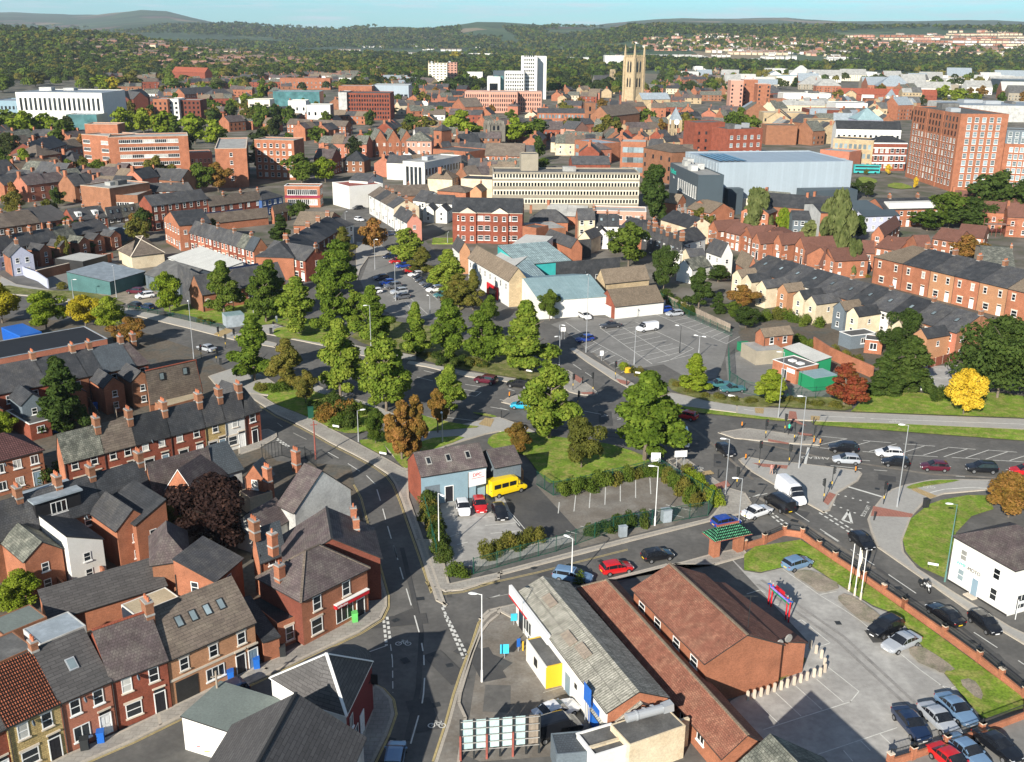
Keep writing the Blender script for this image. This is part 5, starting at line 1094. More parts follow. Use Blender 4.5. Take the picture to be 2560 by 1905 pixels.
a=Vector((20.3,66.3,0));d=Vector((-.37,.93,0));u=Vector((.93,.37,0));house('house','big lichen-grey slate roof at the bottom edge below the restaurant','building',a-d*22-u*5.2,math.atan2(u.y,u.x),10.4,22,6.2,9.8,'x','orange_brick','lichen_slate',win='none')
# white house with lettering
t=row('house','white two storey motor shop with blue door on the right-hand corner','P',(858,640,1553,1026),5.9,('e',1175,330),5.9,8.4,1,'h',walls='white_render',roofs='purple_slate',st=2,win='none',chim='',cat='shop house')[0]
w=(g('P',1553,1026,5.9)-g('P',858,640,5.9)).length;t['w']=w
for f,z,h_,k in ((.2,3.5,1.4,'blind'),(.75,3.5,1.4,'sash'),(.2,.9,1.5,'lit'),(.75,.9,1.5,'sash')): put(t,win_mesh(k,1.0,h_),'window','f',w,8,w*f,z)
put(t,door_mesh('door_blue',.9,2.1,False),'door','f',w,8,w*.45,.1);mb=MB();mb.box((0,-.02,0),(w,0,.22),0,'k');mb.build('plinth',['dark_frame'],t)
mb=MB();mb.box((w*.37,-.9,0),(w*.53,-.1,.15),0);mb.build('doorstep',['stone_trim'],t)
text(t,'WMF',(w*.1,-.03,2.75),(math.pi/2,0,0),.6,'teal_sign');text(t,'-MOTO',(w*.1+1.5,-.03,2.75),(math.pi/2,0,0),.6,'dark_frame')
put(t,win_mesh('shop',1.4,1.8),'shop_window','r',w,8,1.8,.6)
# grey-blue site building
t=row('office_building','pale blue rendered office with three roof windows on a purple slate roof','I',(1208,1020,1700,940),4.6,5.8,4.6,6.8,1,'g',walls='blue_render',roofs='purple_slate',st=2,win='none',chim='',cat='office',wm2='red_brick')[0]
w=(g('I',1700,940,4.6)-g('I',1208,1020,4.6)).length
put(t,door_mesh('door_dark',1.1,2.3,False),'door','f',w,7,w*.42,.1)
mb=MB();mb.box((w*.05,-.02,1.4),(w*.28,0,2.9),0,'k');mb.build('blank_panel',['slate_render'],t)
sl=Vector((0,('r',1)[1],0))
for k in range(3):
 mb=MB();A=2.2;D=2.9;s=Vector((0,D,A)).normalized();nn=Vector((0,-s.z,s.y));c=Vector((w*(.17+.3*k),D*.55,4.6+A*.55))+nn*.17;mb.obox(c,(.38,0,0),s*.62,nn*.06,0);mb.obox(c+nn*.015,(.24,0,0),s*.45,nn*.06,1);mb.build('skylight',['lead_trim','glass'],t)
t=row('office_building','lower slate roofed annexe joined to the pale blue office','I',(1760,955,1960,918),4.2,5,4.2,5.8,1,'g',walls='slate_render',roofs='purple_slate',st=2,win='none',chim='',cat='office annexe',wm2='slate_render')[0]
P=g('I',1568,1230);P.z=0;Q=g('I',1695,1200);Q.z=0;d=Q-P;t=thing('sign_board','white sign board with red lettering before the blue office','sign',P,math.atan2(d.y,d.x));L_=d.length
mb=MB();mb.box((-.06,0,0),(.06,.1,4.6),0);mb.box((L_-.06,0,0),(L_+.06,.1,4.6),0);mb.build('post',['dark_steel'],t);mb=MB();mb.box((0,-.05,2.5),(L_,0,4.7),0);mb.build('board',['white_frame'],t);text(t,'DPC',(L_*.22,-.06,3.9),(math.pi/2,0,0),.7,'red_paint');mb=MB();mb.box((L_*.15,-.06,3.6),(L_*.9,-.05,3.66),0);mb.build('rule',['red_paint'],t)
single('crate',(lambda m:(m.box((0,0,0),(4.2,1.2,1.8)),m)[1])(MB()),['plywood'],'orange plywood skip behind the yellow minibus','skip',tuple(g('I',1765,1085)+Vector((0,0,0))),.25)
# == crops K and G lower
t=B('kiosk','small orange brick office with black flat roof and two rooflights','K',(218,150,400,217),3.1,('e',540,178),3.1,'orange_brick','felt',cat='kiosk',trim='white_frame',fw=(1,1,'shop',1.3,2.1,.1,1,2.6))
for f in(.3,.62): mb=MB();mb.box((t['w']*f,2.0,3.15),(t['w']*f+1.2,3.1,3.45),0);mb.build('rooflight',['white_frame'],t)
mb=MB();mb.box((t['w']*.6,-.05,1.9),(t['w']*.92,-.01,2.7),0);mb.build('notice',['white_frame'],t)

t=row('store','long green walled store with corrugated white sheet roof','K',(300,55,540,165),3.4,3.5,3.4,3.9,1,'s',walls='green_paint',roofs='white_roof',st=1,win='none',chim='',cat='store')[0]
def container(c,pts,h,col,label,dep,top=None):
 A,rz,w,d,u,n=frame(c,pts,h,dep,h,h,'f');t=thing('shipping_container',label,'container',A,rz);m=MB();m.box((0,0,.1),(w,d,h),0)
 k=int(w/.28)
 for i in range(k): m.box((w*i/k,-.04,.25),(w*i/k+.12,0,h-.2),0,'k')
 k=int(d/.28)
 for i in range(k): m.box((w,d*i/k,.25),(w+.04,d*i/k+.12,h-.2),0,'l')
 m.build('body',[col],t);m=MB();m.box((-.03,-.03,h),(w+.03,d+.03,h+.06),0);m.build('roof',[top or col],t);FOOT.append((A.x,A.y,4));return t
container('K',(415,238,530,290),2.6,'green_paint','green corrugated container between the kiosk and red tree',('e',700,262),'teal_roof')
container('D',(10,1170,160,1240),2.7,'blue_paint','bright blue waste container at the left edge',('e',260,1175),'blue_paint')
row('house','square orange brick cottage with mossy tiled roof beside the iron stair','G',(160,1400,388,1375),4.8,('r',260,1325),4.8,6.0,1,'g',walls='orange_brick',roofs='tan_tile',win='rear',chim='',wm2='orange_brick')
B('store','flat pale roof store with peeling red paint beside the green skip','G',(-20,1450,100,1520),2.8,6,2.8,'pale_concrete','pale_felt',cat='store')
wall_line('garden_wall','long orange brick garden wall behind the green container','K',[(520,60),(640,140),(800,215),(960,285)],2.4,'orange_brick',.3)
rail_fence('garden_fence','brown panel fence with concrete posts behind the yellow tree','K',[(1375,215),(1540,165),(1600,150)],1.8,'stone_trim',2.2,kind='board',base='red_wood')
rail_fence('palisade_fence','white boarded fence left of the yellow tree','K',[(1290,385),(1420,365)],1.6,'lead_trim',2.,kind='board',base='white_frame')
# G1 terrace from behind with cream wings
t1=row('terraced_house','the slate terrace with tall chimneys and cream rear wings','G',(30,865,1690,1372),5.6,('r',1010,985),5.6,8.6,11,walls='cream_render,brown_brick,pink_brick,white_render',roofs='slate,dark_slate,slate,dark_slate,slate',win='rear',chim='A',ws='sash',sky=1,wm2='brown_brick')
for i,k in enumerate(range(0,11)):
 h=t1[k];ww=3.4;m=['cream_render','cream_render','cream_render','tan_brick','cream_render','cream_render','slate_render','cream_render','grey_render','cream_render','tan_brick'][k]
 if k in(8,): continue
 wing(h,.15 if k%2 else .9,ww,5.5+(k%3),4.9,6.4,'x',m,['tan_tile','dark_slate','slate'][k%3])
for ch in (): pass
B('extension','dark blue-grey rendered extension with flat roof behind the terrace','G',(850,1400,1050,1375),2.8,('e',790,1360),2.8,'slate_render','felt',cat='extension',trim='white_frame',fw=(1,1,'case',1.2,1.2,1.,1,1))
B('extension','orange brick single storey extension with white window','G',(960,1425,1100,1440),2.8,4,2.8,'orange_brick','felt',cat='extension',trim='white_frame',fw=(1,1,'case',1.4,1.4,.9,1,1))
# G2 terrace with white trimmed fronts
row('terraced_house','the tall white-trimmed terrace on the right','G',(1035,768,2330,1075),6.9,('r',1500,715),6.9,9.9,walls='orange_brick,orange_brick,tan_brick,orange_brick,tan_brick,orange_brick',roofs='tan_tile,dark_slate,slate,dark_slate,slate,tan_tile',win='terr',chim='R+',cum=[0,.20,.38,.53,.68,.84,1.0],ws='sashlintel',ends='hl',doorc='door_white')
row('house','brick end house with bare gable and grey stone patches at the right edge','G',(1890,850,2150,870),6.0,('e',1900,680),6.0,8.6,1,'g',walls='cream_render',roofs='lichen_slate',win='none',chim='R')
wall_line('garden_wall','brown brick garden wall running below the terrace gable','G',[(1440,1420),(1640,1500),(1700,1520)],2.2,'brown_brick',.3)
# brown-red houses in a curved close
gg='brown-red modern houses of the curved close'
k=0
for c,p,dep,kd,st_,lab in (('G',(60,640,130,660),9,'x',2,'with two stacked windows'),('G',(130,612,275,600),8,'g',2,'behind the first gable'),('G',(232,650,300,668),9,'x',2,'with gable and two window pairs'),('G',(300,640,450,600),8,'gh',2,'turning the corner'),('G',(405,672,480,700),10,'x',2,'with double windows upstairs'),
 ('G',(485,735,640,780),('r',590,690),'g',2,'with a long front and three windows'),('G',(605,755,720,800),10,'x',2,'with broad white gable window'),('G',(700,790,800,770),8,'g',2,'left of the weeping tree'),('G',(940,735,1035,740),9,'g',2,'right of the weeping tree'),
 ('G',(1010,590,1110,600),('e',1060,490),'x',2,'standing alone above the close'),('G',(1040,690,1220,720),('r',1130,670),'g',1,'first of the low stepped ones'),('G',(1205,700,1380,690),('r',1290,640),'g',1,'in the middle of the low stepped ones'),('G',(1380,690,1500,690),('r',1430,640),'g',2,'before the autumn tree'),
 ('G',(1495,620,1690,650),('r',1600,590),'g',2,'above the autumn tree'),('G',(1690,600,1900,620),('r',1800,570),'g',2,'at the far right of the close'),('F',(1720,560,1800,585),9,'x',2,'at the left end with a gable'),('F',(1865,590,1990,620),8,'g',2,'next to the left end'),('F',(1990,600,2080,640),9,'x',2,'third from the left end'),('F',(2080,620,2170,640),9,'g',2,'fourth from the left end')):
 he=5.0 if st_==2 else 2.9
 row('house','brown-red brick house of the curved close, '+lab,c,p,he,dep,he,he+2.6,1,kd,walls='orange_brick',roofs='redbrown_tile',st=st_,win='std',chim='',group=gg,cat='house',ws='wide',wm2='orange_brick')
# fence lines and walls near the restaurant car park
wall_line('boundary_wall','orange brick wall with piers along the restaurant lawn','K',[(0,1575),(150,1530),(300,1465),(435,1485),(560,1580),(680,1665),(900,1810),(1200,2020),(1500,2230),(1760,2420),(2103,2700),(2300,2860)],.85,'orange_brick',.28,None,4.2,pierh=.5)
rail_fence('railing','black iron railings above the brick boundary wall','K',[(150,1530),(300,1465),(435,1485),(560,1580),(680,1665),(900,1810),(1200,2020),(1500,2230),(1760,2420),(2103,2700),(2300,2860)],.8,'dark_steel',4.2,z=.86,spear=.16,thick=.022)
wall_line('boundary_wall','orange brick wall with piers at the bottom right corner','O',[(1080,1680),(1250,1630),(1500,1545),(1760,1450),(2100,1320)],.7,'orange_brick',.3,None,5.0,pierh=.6)
rail_fence('railing','black iron railings over the bottom right brick wall','O',[(1080,1680),(1250,1630),(1500,1545),(1760,1450),(2100,1320)],1.0,'dark_steel',5.0,z=.72,spear=.16,thick=.025)
wall_line('yard_wall','cracked cream wall at the bottom edge behind the duct','N',[(820,1750),(1110,1660),(1530,1530)],3.0,'cream_render',.3)
# green mesh fencing round the site
rail_fence('mesh_fence','green mesh fence along the lower edge of the empty yard','J',[(-200,1760),(150,1660),(420,1590),(850,1440),(1560,1320),(1600,1240)],2.2,'fence_green',2.8,spear=.2,thick=.025)
rail_fence('mesh_fence','green mesh fence beside the lawn behind the empty yard','J',[(1600,1240),(1190,990),(600,1130),(400,1170),(270,1085)],2.2,'fence_green',2.8,spear=.2,thick=.025)
rail_fence('mesh_fence','green mesh fence left of the small white and red cars','I',[(1225,1235),(1330,1660)],2.2,'fence_green',2.8,spear=.2,thick=.025)
rail_fence('mesh_fence','green mesh fence round the depot beside the curved path','K',[(-120,120),(-110,330),(0,400),(320,460),(640,440)],2.4,'fence_green',3.,spear=.22,thick=.03)
rail_fence('board_fence','weathered board fence behind the public car park','F',[(1380,1180),(1560,1260),(1900,1420)],1.8,'grey_wood',2.5,kind='board',base='grey_wood')
rail_fence('mesh_fence','green palisade in front of the weathered boards','F',[(1330,1150),(1560,1300),(1920,1460)],1.6,'fence_green',3,spear=.22,thick=.03)
rail_fence('board_fence','dark fence with white posts in the left back yards','D',[(300,690),(560,650),(900,620)],1.6,'stone_trim',2.6,kind='board',base='red_wood')
rail_fence('railing','green railings in front of the old brick school','D',[(1020,1035),(1250,1070),(1500,1120),(1790,1200)],1.2,'fence_green',2.8,spear=.2,thick=.025)
rail_fence('board_fence','pale concrete-post garden fence beside the conifer','H',[(660,480),(760,630)],1.7,'stone_trim',2.,kind='board',base='grey_wood')
rail_fence('board_fence','weathered garden fence left of the blue bins','H',[(800,450),(880,590)],1.7,'stone_trim',2.,kind='board',base='grey_wood')
wall_line('garden_wall','orange brick garden wall below the white rear wing','L',[(640,190),(780,310)],1.8,'orange_brick',.25)
wall_line('garden_wall','brick garden wall left of the small conifer','L',[(380,300),(480,415)],1.8,'brown_brick',.25)
rail_fence('gate','dark steel gates at the yard mouth by the side street','I',[(20,905),(165,870)],2.6,'dark_steel',1.4,spear=.5,thick=.06)
rail_fence('railing','curved black railings at the mouth of the dark yard','I',[(165,870),(260,900),(340,890),(430,960)],1.9,'dark_steel',2.,spear=.16,thick=.03)
# gateway with green tiles
P=g('J',1622,1640);P.z=0;Q=g('J',1800,1600);Q.z=0;d=Q-P;L_=d.length;t=thing('gateway','brick gateway with curved green tiled roof at the restaurant entrance','gateway',P,math.atan2(d.y,d.x))
for x in(-.4,L_-.4): mb=MB();mb.box((x,0,0),(x+.9,1.1,2.9),0);mb.build('pier',['orange_brick'],t)
wgt,rf=None,None
r=MB();a=-.9;b=L_+1.0;y0,y1=-.7,1.9;zz=2.95;T,_=roof_shape('h',b-a,y1-y0,zz,zz+1.1,.1)
for q in T: r.face([(x+a,y+y0,z) for x,y,z in q],0);r.face([(x+a,y+y0,z-.12) for x,y,z in q][::-1],1)
r.box((a+1.1,y0+1.2,zz+1.05),(b-1.1,y1-1.2,zz+1.25),1);r.build('roof',['green_tile','rust'],t)
mb=MB();mb.box((.5,-.05,2.45),(L_-.4,.05,2.85),0);mb.box((0.2,-.07,2.5),(.5,.07,2.9),1);mb.build('name_board',['white_frame','red_paint'],t)
# red ceremonial frame
P=g('O',180,478);P.z=0;Q=g('O',330,612);Q.z=0;d=Q-P;L_=d.length;t=thing('ceremonial_arch','red posts joined by a painted beam beside the restaurant','arch',P,math.atan2(d.y,d.x))
for x in(0,.55,L_-.55,L_): mb=MB();mb.tube((x,0,0),(x,0,2.9 if x in(.55,L_-.55) else 2.6),.09,.08,8,0);mb.tube((x,0,2.9),(x,0,3.1),.1,.02,6,1);mb.build('post',['red_paint','lead_trim'],t)
mb=MB();mb.box((.1,-.07,2.05),(L_-.1,.07,2.3),0);mb.box((.1,-.07,2.3),(L_-.1,.07,2.55),1);mb.box((.9,-.06,2.55),(L_-.9,.06,2.75),2);mb.box((L_*.3,-.05,2.75),(L_*.7,.05,3.1),3);mb.build('painted_beam',['green_paint','violet_paint','magenta_paint','red_paint'],t)
for x in(0,.55,L_-.55,L_): mb=MB();mb.obox((x,0,2.6),(.35,0,.12),(0,.1,0),(0,0,.05),0);mb.build('finial',['blue_paint'],t)
# flagpoles
for i,(bx,by,ty) in enumerate(((780,380,28),(822,415,58),(866,447,72))):
 P,h=pole('O',bx,by,ty);mb=MB();mb.tube((0,0,0),(0,0,1.0),.13,.13,8,0);mb.tube((0,0,1.0),(0,0,h),.06,.045,8,1);t=thing('flagpole',['left','middle','right'][i]+' white flagpole of the three on the verge','flagpole',P,group='flagpoles on the verge');mb.build('pole',['stone_trim','white_frame'],t)
 if i==1:
  f=MB();n=8
  for k in range(n): z0=h-.3-k*.42;x=.28+.05*math.sin(k);f.face([(0.05,.05*math.sin(k),z0),(0.05,.05*math.sin(k+1),z0-.42),(x,.1*math.cos(k+1),z0-.45),(x,.1*math.cos(k),z0-.02)])
  f.build('flag',['cream_panel'],t)
# stone posts round the restaurant lawn
pp=[(25,1190),(75,1180),(125,1165),(175,1150),(225,1130),(275,1115),(320,1098),(372,1080),(420,1062),(468,1045),(520,1020),(565,1015),(600,985),(598,940),(575,880),(535,845),(492,805)]
for i,(x,y) in enumerate(pp):
 P=g('O',x,y);P.z=0;mb=MB();mb.box((-.11,-.11,0),(.11,.11,.95),0);mb.box((-.09,-.09,.95),(.09,.09,1.02),0);single('stone_post',mb,['stone_trim'],'%s pale stone post from the left round the restaurant verge'%ORD[i],'bollard',P,.4,'stone posts round the restaurant verge')
# == middle ground, left (crops D, E)
r=row
r('terraced_house','the brown roofed brick houses at the left edge','D',(-330,425,330,335),5.5,('r',120,248),5.5,8.5,3,walls='brown_brick',roofs='brown_tile',win='std',chim='L')
r('terraced_house','the brick pair with grey gutters left of the dormers','D',(332,338,575,302),5.5,('r',400,198),5.5,8.5,2,walls='orange_brick',roofs='grey_tile',win='std',chim='L',ws='dark')
t=r('terraced_house','the slate row with white dormers','D',(585,322,850,292),5.5,('r',680,214),5.5,8.5,2,walls='red_brick',roofs='slate',win='terr',chim='R',ws='arch')
for q in t:
 mb=MB();mb.box((1.5,1.0,6.2),(3.1,3.0,7.7),0,'b');mb.build('dormer',['white_frame'],q);link('window',win_mesh('case',1.1,1.),q,(2.3,.98,6.5))
r('terraced_house','the grey-green roofed stone fronted row','D',(852,292,1195,243),5.5,('r',1050,190),5.5,8.3,3,walls='grey_stone,stone',roofs='slate,lichen_slate,lichen_slate',win='terr',chim='',sky=2)
r('terraced_house','the three storey dark red row with grey roof','D',(1200,206,1650,148),8.2,('r',1380,98),8.2,11.,4,st=3,walls='red_brick',roofs='slate',win='terr',chim='',ws='sashlintel')
r('terraced_house','the red row under a brown roof','D',(1655,203,2070,148),6.,('r',1830,112),6.,8.6,3,walls='red_brick',roofs='brown_tile',win='terr',chim='R',ws='case')
r('shop_building','bright blue painted corner shop under a slate roof','D',(2075,158,2240,128),5.8,8,5.8,8,1,'h',walls='navy_render',roofs='slate',win='std',chim='',cat='shop')
r('house','slate roofed house with two white dormers behind the dark red row','D',(1185,86,1530,76),6,('r',1350,22),6,8.5,1,'gh',walls='orange_brick',roofs='slate',win='std',chim='M,r')
t=r('hall','long low hall with solar panels on its brown roof','D',(1600,325,2125,268),3.6,('r',1840,248),3.6,5.6,1,'g',walls='orange_brick',roofs='brown_tile',st=1,win='none',chim='',cat='hall')[0]
w=(g('D',2125,268,3.6)-g('D',1600,325,3.6)).length
for f in(.22,.55): mb=MB();s=Vector((0,4,2.)).normalized();nn=Vector((0,-s.z,s.y));mb.obox(Vector((w*f,2.0,4.75)),(w*.13,0,0),s*1.7,nn*.05);mb.build('solar_panels',['solar'],t)
r('hall','tall orange brick hall with dark roof and paired gable windows','D',(1298,300,1420,362),7.5,('e',1590,300),7.5,10.5,1,'x',walls='orange_brick',roofs='dark_slate',win='std',chim='',cat='hall',wm2='orange_brick')
r('terraced_house','the long red terrace with white painted trims','D',(1500,412,2012,560),5.6,('r',1830,400),5.6,8.6,8,walls='red_brick,pink_brick,red_brick',roofs='slate,slate,slate,slate,slate,slate,lichen_slate,blue_slate',win='terr',chim='A',ws='sashlintel',wm2='brown_brick')
r('terraced_house','the brick terrace right of the tall dark fir','D',(2090,580,2420,640),5.6,8,5.6,8.4,3,walls='red_brick',roofs='slate',win='terr',chim='A',ws='sashlintel')
r('terraced_house','the slate row with back wings among the left yards','D',(-40,560,600,438),5.5,('r',330,392),5.5,8.4,4,walls='lilac_render,brown_brick,brown_brick,cream_render',roofs='slate,slate,slate,lichen_slate',win='rear',chim='R+',wings=dict(w=3.6,d=5.5,m=['lilac_render','orange_brick','brown_brick','orange_brick'],every=1,he=4.4,hr=5.8))
r('house','lilac rendered end house with orange front at the left edge','D',(80,610,262,590),5.2,8,5.2,7.6,1,'x',walls='lilac_render',roofs='slate',win='rear',chim='M+',wm2='orange_brick')
r('terraced_house','the brick row above the pyramid roof','D',(598,438,862,390),5.3,('r',700,370),5.3,8.,2,walls='brown_brick',roofs='slate',win='rear',chim='L,R',wings=dict(w=3.6,d=5,m='orange_brick',he=4.2,hr=5.6))
B('house','low blue-grey shed with black roof beside the stone fronted row','D',(860,375,1000,380),4,7,4,'slate_render','felt')
r('hall','low hall with a brown pyramid roof and white hips','D',(938,552,1042,604),3.6,('e',1248,550),3.6,7.6,1,'hx',walls='cream_render',roofs='brown_tile',st=1,win='none',chim='',cat='hall',ridge='stone_trim')
B('canopy','white corrugated canopy over the back yard','D',(655,648,850,598),3.2,('e',560,592),3.2,'dark_frame','white_roof',cat='canopy')
r('workshop','wide pale sheet roofed workshop beside the parked cars','D',(868,806,1150,722),3.4,('e',735,712),3.4,4.6,1,'s',walls='dull_teal',roofs='lead',st=1,win='none',chim='',cat='workshop')
r('workshop','grey sheet roofed workshop in front of the white roof','D',(1150,745,1420,830),3.6,('r',1320,630),3.6,6.2,1,'g',walls='slate_render',roofs='felt',st=1,win='none',chim='',cat='workshop')
r('workshop','workshop with white sheet roof and seven rooflights','D',(1335,614,1655,748),4.6,('e',1862,682),4.6,6.4,1,'s',walls='white_render',roofs='white_roof',st=1,win='none',chim='',cat='workshop')
r('school_building','old brick school hall with arched windows and dark slates','D',(1410,775,1590,868),4.6,('r',1530,725),4.6,8,1,'g',walls='orange_brick',roofs='slate',st=1,win='std',chim='',cat='school',ws='arch',wm2='brown_brick')
t=r('school_building','cross wing of the brick school with solar panels on the slates','D',(1600,905,2260,790),4.4,('r',1900,700),4.4,8.2,1,'g',walls='orange_brick',roofs='slate',st=1,win='std',chim='',cat='school',ws='arch',wm2='brown_brick')[0]
mb=MB();mb.obox(Vector((13,3.4,6.5)),(5,0,0),Vector((0,2.2,1.6)),Vector((0,-.04,.06)));mb.build('solar_panels',['solar'],t)
B('warehouse','long brick building with black flat roof panels at the left edge','D',(-330,1480,850,1262),4.2,('e',812,1140),4.2,'pink_brick','black_clad',cat='warehouse',trim='lead')
wall_line('boundary_wall','brown brick yard wall with pale coping by the parked white cars','D',[(300,790),(720,690),(880,650)],2.4,'brown_brick',.4,'stone_trim')
wall_line('boundary_wall','pale blue painted corner wall with graffiti','D',[(100,700),(215,770),(300,800),(385,860)],2.4,'lilac_render',.3)
r('terraced_house','the shaded terrace left of the tree belt','E',(277,806,700,545),6.0,('e',22,762),6.0,8.8,5,walls='dark_brick',roofs='dark_slate,dark_slate,slate',win='terr',chim='R+',ws='case',wm2='orange_brick',ends='hl')  # shaded street fronts get darker brick, the shade put into the colour
r('house','white fronted slate house at the top of the shaded terrace','E',(700,548,772,530),5.8,9,5.8,8,1,'gh',walls='white_render',roofs='slate',win='std',chim='')
r('house','brown roofed brick house with gable towards the car park','E',(560,545,665,468),5.2,('e',430,440),5.2,8,1,'x',walls='orange_brick',roofs='tan_tile',win='none',chim='')
r('house','low brick house with tan roof beside the dark garden tree','E',(115,430,250,400),4,('r',190,360),4,6,1,walls='orange_brick',roofs='tan_tile',win='std',chim='')
t=B('office','two storey orange office with maroon band and wide white windows','E',(200,222,492,224),7.4,('e',680,205),7.4,'orange_brick','green_felt',cat='office',trim='white_frame',fw=(3,2,'wide',5.2,2.0,.9,3.6,1.),rw=(2,2,'wide',4.6,2.0,.9,3.6,1.),bands=('magenta_paint',[(3.4,4.4)]))
B('shop','white building with a rusty rooftop terrace beside the office','E',(597,190,735,225),8,14,8,'white_render','rust',cat='shop')
r('shop','tall white building with slate roof and blue windows','E',(735,165,888,175),9,12,9,11,1,'g',walls='white_render',roofs='slate',win='none',chim='R',cat='shop',wm2='white_render')
t=B('shop','white corner shop with black ground floor and painted mural','E',(690,245,792,240),5.5,8,5.5,'white_render','white_roof',cat='shop',fw=(2,1,'sash',1.,1.5,3.4,1,1.))
add_box(t,'mural',(.2,-.05,.2),(2.6,-.01,5.2),'violet_paint')
r('terraced_house','the white shop row stepping down the street','E',(898,284,1105,398),6.8,('r',1080,262),6.8,9.4,4,walls='white_render',roofs='brown_tile,slate',win='terr',chim='R',ws='case',wm2='cream_render')
r('terraced_house','the lower white pair with a pink gable','E',(1108,455,1215,516),6.2,('r',1260,430),6.2,9,2,walls='white_render',roofs='slate',win='terr',chim='R',ws='case',wm2='pink_render')
r('building','long brown tiled roof behind the white shop row','E',(1100,300,1412,288),6.5,('r',1220,207),6.5,9.5,1,walls='brown_brick',roofs='brown_tile',win='none',chim='M',cat='building')
r('building','orange brick building under a hipped brown roof','E',(1465,252,1700,270),5.5,10,5.5,7.2,1,'h',walls='orange_brick',roofs='brown_tile',win='none',chim='',cat='building')
r('house','white house with steep grey roof beside the tan gables','E',(1262,330,1365,345),6,9,6,9,1,walls='white_render',roofs='slate',win='std',chim='')
r('terraced_house','the white rear houses behind the office block','E',(1370,352,1585,362),5.8,('r',1560,290),5.8,8.2,2,walls='white_render',roofs='slate',win='std',chim='',wings=dict(w=4,d=6,m='white_render',he=4.2,hr=6))
r('house','tan gabled house among the white backs','E',(1735,258,1830,262),6,8,6,8,1,'x',walls='tan_brick',roofs='brown_tile',win='none',chim='R')
B('building','white and cream rear building with grey roof right of the hipped one','E',(1660,160,1920,170),7,12,7,'cream_render','slate',cat='building')
t=B('office','large red-brown brick office with pedimented bays and dark roof','E',(1590,432,2168,442),9.4,12,9.4,'red_brick','dark_slate',kind='g',hr=13.0,cat='office',fw=(9,3,'sash',1.7,1.5,1.,3.0,1.5),edge='stone_trim')
for f in(.22,.68):
 mb=MB();w=t['w'];x0,x1=w*f-2.6,w*f+2.6;mb.box((x0,-.7,0),(x1,0,9.4),0,'k');mb.build('bay',['red_brick'],t);mb=MB();mb.face([(x0-.2,-.75,9.3),(x1+.2,-.75,9.3),((x0+x1)/2,-.75,11)],0);mb.face([(x0-.2,-.75,9.3),((x0+x1)/2,-.75,11),((x0+x1)/2,1.8,11),(x0-.2,1.8,9.4)],1);mb.face([((x0+x1)/2,-.75,11),(x1+.2,-.75,9.3),(x1+.2,1.8,9.4),((x0+x1)/2,1.8,11)],1);mb.build('pediment',['stone_trim','dark_slate'],t)
 for z in(1.,4.,7.):
  for dx in(-1.3,1.3): link('window',win_mesh('sash',1.1,1.4),t,(w*f+dx,-.71,z))
B('sign_wall','pale green sports court behind the terrace','E',(1420,690,1625,690),.25,9,.25,'grass','grass',cat='court')
r('shop','orange gabled house with black roof left of the club','E',(1590,702,1648,755),6.2,('r',1680,670),6.2,8.6,1,'g',walls='white_render',roofs='grey_tile',win='none',chim='',cat='house',wm2='tan_brick')
t=r('club_building','long white club with brown tiled roof and red shopfront','E',(1722,802,2058,997),6.4,('r',1960,800),6.4,9.2,1,'g',walls='white_render',roofs='tan_tile',st=2,win='none',chim='',cat='club',wm2='stone')[0]
w=(g('E',2058,997,6.4)-g('E',1722,802,6.4)).length
for k in range(8): put(t,win_mesh('sash',.8,1.5),'window','f',w,9,w*(.06+.125*k),3.9)
mb=MB();mb.box((w*.50,-.3,.1),(w*.76,0,3.0),0,'k');mb.build('shopfront',['red_paint'],t);mb=MB();mb.box((w*.56,-.34,.2),(w*.72,-.3,2.3),0,'k');mb.build('shop_window',['glass'],t)
r('market_hall','pale sheet roofed hall behind the club','F',(-160,880,90,900),5,('e',-40,640),5,6.4,1,'s',walls='white_render',roofs='white_roof',st=1,win='none',chim='',cat='hall')
r('market_hall','hall with sawtooth glazed roof behind the club','F',(170,868,585,830),4.6,('e',95,772),4.6,7.0,1,'s',walls='teal_paint',roofs='glass_roof',st=1,win='none',chim='',cat='hall')
r('market_hall','lower glazed roof slope beside the sawtooth hall','F',(215,970,380,960),4.0,('e',135,872),4.0,5.2,1,'s',walls='white_render',roofs='glass_roof',st=1,win='none',chim='',cat='hall')
# == crop F
r('workshop','white walled workshop with pale turquoise sheet roof','F',(322,1162,890,1124),4.4,('r',560,960),4.4,6.8,1,'g',walls='white_render',roofs='teal_roof',st=1,win='none',chim='',cat='workshop',wm2='white_render',edge='teal_roof')
r('chapel_hall','stone walled hall with brown tiled roof','F',(866,1016,1232,978),4.8,('r',1000,890),4.8,7.6,1,walls='stone',roofs='tan_tile',st=1,win='std',chim='',cat='hall')
r('workshop','low white walled workshop with brown tiled roof at the car park','F',(950,1210,1352,1168),3.0,('r',1120,1050),3.0,6.0,1,walls='white_render',roofs='tan_tile',st=1,win='none',chim='',cat='workshop',wm2='red_brick')
wall_line('boundary_wall','white car park wall with brown coping','F',[(815,1250),(912,1300),(1355,1245)],2.6,'white_render',.3,'rust')
r('workshop','long narrow white building with dark slate roof','F',(462,926,992,880),4.2,('r',690,830),4.2,6.6,1,'gh',walls='white_render',roofs='dark_slate',st=1,win='std',chim='',cat='workshop')
r('workshop','orange brick shed range with grey slate roof','F',(368,634,592,722),4.8,('r',520,610),4.8,7,1,'g',walls='orange_brick',roofs='slate',st=1,win='none',chim='',cat='workshop')
r('outbuilding','stone shed with slate roof joined to the orange range','F',(590,722,752,705),3.6,('r',690,660),3.6,5.4,1,walls='stone',roofs='slate',st=1,win='none',chim='',cat='shed')
B('building','small orange brick tower beside the rows of rooflights','F',(185,555,300,572),7.5,6,7.5,'orange_brick','felt')
